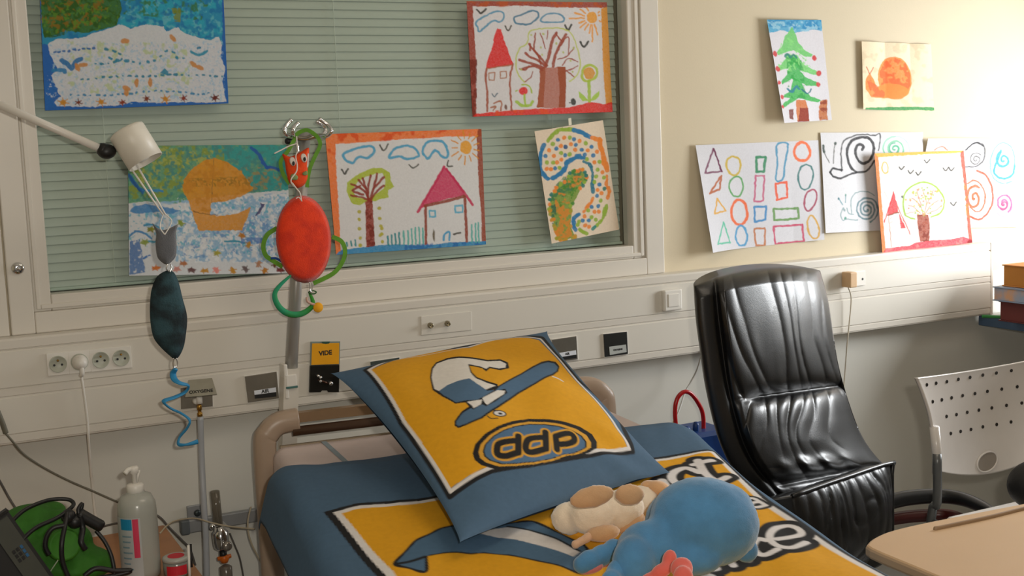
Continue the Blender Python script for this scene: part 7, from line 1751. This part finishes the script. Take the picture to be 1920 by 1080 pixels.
ah = np.clip(Tt / tc_, 0, 1); ah = (.0038 + .0075 * ah ** 3) * np.clip(Tt / .05, 0, 1); al = np.clip(1 - (Tt - tc_) / .5, 0, 1); al = .0022 + .011 * al ** 3
bulge -= inner * (.25 + 1.3 * w3) * np.where(Tt < tc_, ah * folds(fan_h, 1.2), al * folds(fan_l, 1.2)) * np.clip(np.abs(dcr) / .02, .25, 1)
bulge += inner * .010 * (vnoise(Sx * 6 + 1, Tt * 7, 33) - .5) * np.clip((Tt - .62) / .1, 0, 1)
puck = np.exp(-((Sx - .60) / .22) ** 2 - ((Tt - .865) / .05) ** 2); bulge += inner * .022 * puck * (1 + .5 * np.sin(Sx * 40))
bulge -= .020 * inner * np.exp(-((Tt - .93) / .02) ** 2)
bulge -= .012 * np.exp(-((Sx - .16) / .018) ** 2) * edge_t
P = P0 - VD * bulge[..., None]
back = P0 + np.array([.02, .085, 0]) * np.clip(edge_s * 1.0, 0, 1)[..., None]
o = gridmesh('backrest', P, LEA, ch, None, True, back)
# seat cushion: its front face with piping
Lf, Rf = at(1480, 932, -.80), at(1672, 868, -.66); wd = V3(Rf - Lf).normalized(); Lf = V3(Rf) - wd * .47; nb_ = Vector((-wd.y, wd.x, 0)).normalized()
nS2, nT2 = 90, 60
Sx, Tt = np.meshgrid(np.linspace(0, 1, nS2), np.linspace(0, 1, nT2))
base = np.array(Lf)[None, None] * (1 - Sx)[..., None] + np.array(Rf)[None, None] * Sx[..., None]
drop = .27 * Tt
bul = .035 * np.clip(1 - np.abs(2 * Sx - 1) ** 6, 0, 1) * np.sin(np.clip(Tt * 1.15, 0, 1) * math.pi) ** .6
wr = vnoise(Sx * 4, Tt * 3, 41) - .5
bul -= .006 * folds(Sx * 36 + wr * 4) * np.clip(1 - Tt * 1.3, 0, 1) + .006 * folds(Sx * 15 + wr * 6 + Tt * 3)
F = base + np.array([0, 0, -1.0]) * drop[..., None] - np.array(nb_)[None, None] * (bul)[..., None]
Fb = base + np.array([0, 0, -1.0]) * (drop * .8)[..., None] + np.array(nb_)[None, None] * (.20 * np.ones_like(bul))[..., None] - np.array([0, 0, .06]) 
gridmesh('seat_cushion', F, LEA, ch, None, True, Fb)
bm = nb(); tube(bm, [Lf + wd * .004, Lf * .5 + V3(Rf) * .5 + Vector((0, 0, .002)), V3(Rf) - wd * .004, V3(Rf) + Vector((0, 0, -.03)), V3(Rf) + Vector((0, 0, -.26))], .006, 8, smooth=4); obj('piping', bm, LEA, ch, True)
bm = nb(); tube(bm, px([(1655, 945, -.60), (1700, 934, -.62), (1760, 930, -.66), (1805, 936, -.72), (1845, 952, -.80), (1862, 962, -.84)]), lambda t: .021 - .010 * t ** 3, 14); obj('armrest', bm, mat('armrest_black', '1a1b1d', .35), ch, True)
bm = nb(); sweep(bm, catmull(px([(1660, 975, -.60), (1710, 968, -.63), (1770, 966, -.68), (1800, 974, -.74)]), 6), [(.014, -.012), (.014, .012), (-.014, .012), (-.014, -.012)]); obj('arm_wood', bm, mat('red_wood', '4a1512', .35), ch, True)
cx, cy = 2.02, -.60
bm = nb(); lathe(bm, (cx, cy, .04), (0, 0, 1), [(.03, 0), (.03, .24), (.10, .27)], 18); obj('pedestal', bm, DARK, ch, True)
bm = nb(); lathe(bm, (cx, cy, 0), (0, 0, 1), [(.26, 0), (.27, .012), (.25, .035), (.05, .05)], 36); obj('base_ring', bm, mat('red_wood', '4a1512', .35), ch, True)

# ------------------------------------------------------------------ red-handled blue basket behind the armchair
QY = -.22
rz = lambda L, Y=QY: [at(1230 + x / 6.75, 700 + y / 6.75, Y) for x, y in L]
kb = thing('toy_basket', 'blue toy basket with a red loop handle between the bed and the black armchair', 'basket', at(1300, 900, QY))
bm = nb(); tube(bm, rz([(262, 760), (250, 640), (240, 520), (246, 400), (275, 310), (320, 255), (370, 232), (430, 250), (490, 310), (545, 395), (580, 470), (598, 560), (602, 650), (602, 760)]), .0062, 12); obj('handle', bm, mat('red_plastic', 'b01418', .3), kb, True)
BLUEP = mat('navy_plastic', '123a78', .4, var=.1)
q = rz([(245, 740), (640, 700)]); zt = at(1300, 806, QY)[2]; xa, xb = q[0][0] - .01, q[1][0] + .05
bm = nb(); box(bm, xa, xb, QY - .05, QY + .09, .16, zt, .012); obj('tub', bm, BLUEP, kb)
for x, y, r in ((360, 700, 40), (480, 650, 26), (430, 760, 60), (560, 770, 40), (650, 760, 40)):
    p = rz([(x, y)])[0]; bm = nb(); lathe(bm, (p[0], QY - .01, zt - .02), (0, 0, 1), [(r / 6.75 * .0014 + .004, 0), (r / 6.75 * .0014 + .004, p[2] - zt + .022), (.006, p[2] - zt + .030)], 14); obj('stud', bm, BLUEP, kb, True)
for x in (xa + .02, xb - .02):
    for y in (QY - .03, QY + .07):
        bm = nb(); box(bm, x - .01, x + .01, y - .01, y + .01, 0, .165); obj('leg', bm, BLUEP, kb)

# ------------------------------------------------------------------ white perforated chair
WCP = mat('white_chair_plastic', 'd8d2cc', .22, var=.02)
wc = thing('perforated_chair', 'white plastic chair with perforated backrest and grey legs at the right', 'chair', (2.45, -1.1, 0))
WY = -.90; nS, nT = 60, 50
tl_ = [(1718, 709), (1730, 738), (1742, 775), (1750, 815), (1756, 850), (1763, 884)]; tr_ = [(1998, 662), (1990, 700), (1982, 740), (1975, 780), (1968, 815), (1962, 846)]
tt = np.linspace(0, 1, nT); Sx, Tt = np.meshgrid(np.linspace(0, 1, nS), tt); EL, ER = edge(tl_, tt), edge(tr_, tt)
def chair_pt(s, t):
    s = np.asarray(s, float); t = np.asarray(t, float)
    el, er = edge(tl_, t), edge(tr_, t)
    x = el[..., 0] * (1 - s) + er[..., 0] * s; y = el[..., 1] * (1 - s) + er[..., 1] * s + 22 * 4 * s * (1 - s) * t ** 4 + 4 * 4 * s * (1 - s) * (1 - t)
    Y = WY + .055 * (4 * s * (1 - s)) ** .8 + .05 * t - .05 * t * t
    v = RGT * ((x - 960) / FPX)[..., None] + DWN * ((y - 540) / FPX)[..., None] + FWD
    return CAM + v * ((Y - CAM[1]) / v[..., 1])[..., None]
P = chair_pt(Sx, Tt); Pb = P + np.array([0, .007, 0])
bk = gridmesh('backrest', P, WCP, wc, None, True, Pb)
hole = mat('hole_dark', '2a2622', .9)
def st_of(x, y):
    t = (y - 690) / 190
    for _ in range(12):
        t = min(max(t, 0), 1); el, er = edge(tl_, np.array(t)), edge(tr_, np.array(t)); s = (x - el[0]) / (er[0] - el[0])
        yy = el[1] * (1 - s) + er[1] * s + 88 * s * (1 - s) * t ** 4 + 16 * s * (1 - s) * (1 - t); t += (y - yy) / 190
    return s, t
rows = [[(193, 275), (252, 265), (320, 255), (393, 240), (467, 228), (548, 213), (634, 200), (729, 185), (830, 170)], [(230, 382), (288, 370), (350, 357), (420, 343), (498, 330), (577, 316), (668, 302), (766, 287), (866, 272)], [(318, 475), (381, 463), (449, 449), (523, 435), (605, 421), (698, 405), (795, 390), (893, 374)], [(345, 583), (407, 570), (473, 557), (548, 541), (636, 526), (727, 510), (824, 494)]]
for r_ in rows:
    for x, y in r_:
        s, t = st_of(1680 + x / 3.375, 640 + y / 3.375)
        if 0.02 < s < .98:
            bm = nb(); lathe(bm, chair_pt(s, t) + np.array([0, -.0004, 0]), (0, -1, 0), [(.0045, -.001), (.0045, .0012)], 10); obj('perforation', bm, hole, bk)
s, t = st_of(1850, 866)
ang = np.linspace(0, 2 * math.pi, 28, endpoint=False)
el = lambda k, dy: [chair_pt(s + .088 * k * math.cos(a), t - .075 * k * math.sin(a)) + np.array([0, dy, .005 * math.cos(a)]) for a in ang]
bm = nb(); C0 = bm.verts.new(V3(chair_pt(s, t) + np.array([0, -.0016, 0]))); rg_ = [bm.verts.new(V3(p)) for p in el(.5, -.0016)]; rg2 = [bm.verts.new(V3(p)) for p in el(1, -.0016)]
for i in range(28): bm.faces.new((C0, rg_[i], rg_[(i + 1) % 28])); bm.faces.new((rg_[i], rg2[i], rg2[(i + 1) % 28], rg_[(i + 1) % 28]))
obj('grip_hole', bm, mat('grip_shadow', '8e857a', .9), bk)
bm = nb(); tube(bm, el(1.04, -.002), .0026, 6, True, smooth=0); obj('grip_rim', bm, WCP, bk, True)
LG = mat('leg_grey', '6a6c6c', .35, .4)
pl, pr_ = at(1757, 895, WY + .01), at(1966, 852, WY + .01)
bm = nb(); sweep(bm, px([(1752, 800, WY + .014), (1757, 850, WY + .014), (1757, 888, WY + .014)]), circ(.012, 12)); obj('side_sleeve', bm, WCP, wc, True)
seat_z = .45
for p in (pl, pr_):
    bm = nb(); tube(bm, [(p[0], p[1], p[2] + .06), (p[0], p[1], seat_z + .03), (p[0], p[1] + .02, seat_z - .02), (p[0], p[1] + .06, .0)], .011, 10, smooth=4); obj('leg', bm, LG, wc, True)
    bm = nb(); tube(bm, [(p[0], p[1] + .01, seat_z - .025), (p[0], p[1] - .20, seat_z - .03), (p[0], p[1] - .38, seat_z - .03), (p[0], p[1] - .42, .2), (p[0], p[1] - .43, 0)], .011, 10, smooth=4); obj('leg', bm, LG, wc, True)
bm = nb(); box(bm, pl[0] - .005, pr_[0] + .005, WY - .42, WY - .02, seat_z - .018, seat_z + .004, .010, 3); obj('seat', bm, WCP, wc)
# black bag on its seat
p = at(1925, 925, -1.02)
tag(balls('black_bag', [((p[0], -1.06, .54), (.085, .07, .062), None), ((p[0] + .05, -1.08, .545), (.09, .08, .064), None)], mat('bag_black', '0e0e0f', .6, bump=.3, bscale=60), None, .008, 3), 'black bag cut by the right edge of the picture, on the white perforated chair', 'bag')

# ------------------------------------------------------------------ overbed tray table in the right foreground
TZ = .585
TRY = mat('tray_beige', 'c4a27c', .5, var=.03, scale=8)
tt_ = thing('overbed_table', 'beige overbed table with rounded corner and groove in the right foreground', 'table', (2.0, -1.9, 0))
out = [(1623, 1022), (1635, 1010), (1665, 996), (1720, 982), (1800, 966), (1920, 943), (2060, 916)]
O = [atz(x, y, TZ) for x, y in catmull([np.array(p, float) for p in out], 5)]
far = O[-1]; l0 = O[0]
d_ = np.array([-.10, -.995, 0]); 
O = O + [far + d_ * .42, l0 + d_ * .40 + np.array([.02, 0, 0]), l0 + d_ * .05 + np.array([-.004, 0, 0]), l0 + d_ * .018 + np.array([-.004, 0, 0])]
bm = nb(); prism(bm, O, (0, 0, -.024), .006); obj('top', bm, TRY, tt_)
g = [atz(x, y, TZ + .001) for x, y in ((1752, 993), (1800, 983), (1860, 970), (1920, 955), (2000, 938))]
bm = nb(); sweep(bm, catmull(g, 5), circ(.0065, 12, .0035)); obj('pencil_groove', bm, mat('groove_brown', '9c8062', .6), tt_, True)
gx = far + d_ * .2
bm = nb(); box(bm, gx[0] - .03, gx[0] + .03, gx[1] - .03, gx[1] + .03, .06, TZ - .024, .004); obj('column', bm, GREYP, tt_)
bm = nb(); box(bm, gx[0] - .45, gx[0] + .05, gx[1] - .2, gx[1] - .15, .03, .07, .006); box(bm, gx[0] - .45, gx[0] + .05, gx[1] + .15, gx[1] + .2, .03, .07, .006); box(bm, gx[0] - .03, gx[0] + .03, gx[1] - .2, gx[1] + .2, .03, .07, .006); obj('base', bm, GREYP, tt_)
for dx in (-.42, .03):
    for dy in (-.175, .175):
        bm = nb(); lathe(bm, (gx[0] + dx - .01, gx[1] + dy, .02), (1, 0, 0), [(.02, 0), (.02, .02)], 14); obj('castor', bm, DARK, tt_, True)

# ------------------------------------------------------------------ desk and books
DZ = .752
dk = thing('desk', 'desk with slate blue edge in the right corner, holding stacked books', 'desk', (3.62, -.8, 0))
bm = nb(); box(bm, 3.318, 3.96, -1.7, -.016, DZ - .036, DZ, .004); obj('top', bm, mat('desk_blue', '4c6480', .5), dk)
bm = nb(); box(bm, 3.322, 3.958, -1.69, -.02, DZ, DZ + .002); obj('laminate', bm, mat('desk_laminate', 'a9a8a2', .4), dk)
for y in (-.12, -1.6):
    bm = nb(); box(bm, 3.84, 3.94, y - .02, y + .02, 0, DZ - .036, .003); obj('leg', bm, GREYP, dk)
def book(name, label, x0, y0, y1, z0, z1, cov, pg, cat='book', xe=.24, grp='books stacked on the desk'):
    t = thing(name, label, cat, (x0 + xe / 2, (y0 + y1) / 2, z0), grp)
    bm = nb(); box(bm, x0, x0 + xe, y0, y1, z1 - .004, z1, .001); box(bm, x0, x0 + xe, y0, y1, z0, z0 + .004, .001); box(bm, x0 + xe - .005, x0 + xe, y0, y1, z0 + .0041, z1 - .0041); obj('cover', bm, cov, t)
    bm = nb(); box(bm, x0 + .004, x0 + xe - .006, y0 + .005, y1 - .005, z0 + .0045, z1 - .0045); obj('pages', bm, pg, t)
zb = DZ + .002
c = at(1888, 560, -.25)
book('book', 'dark red book at the bottom of the stack on the desk', c[0] + .062, -.46, -.16, zb, zb + .068, mat('cover_red', '5c2020', .5), mat('pages_red', '6a2c28', .7))
book('book', 'grey-blue book with pale edge in the middle of the stack on the desk', c[0] + .044, -.48, -.15, zb + .069, zb + .117, mat('cover_blue', '7f8ea6', .5), mat('pages_tan', 'c89a78', .8, h2='8f9cb0', scale=20))
book('book', 'thick orange-brown book on top of the stack on the desk', c[0] + .066, -.47, -.17, zb + .118, zb + .190, mat('cover_ochre', 'b8742a', .6), mat('pages_ochre', 'b27428', .8))
c = at(1890, 590, -.20)
tag(obj('green_pencil', tube(nb(), [(c[0] + .012, -.08, zb + .0055), (c[0] + .05, -.14, zb + .0055)], .0055, 6, smooth=0), mat('pencil_green', '2f8a3c', .5)), 'green pencil lying on the desk before the book stack', 'pencil')
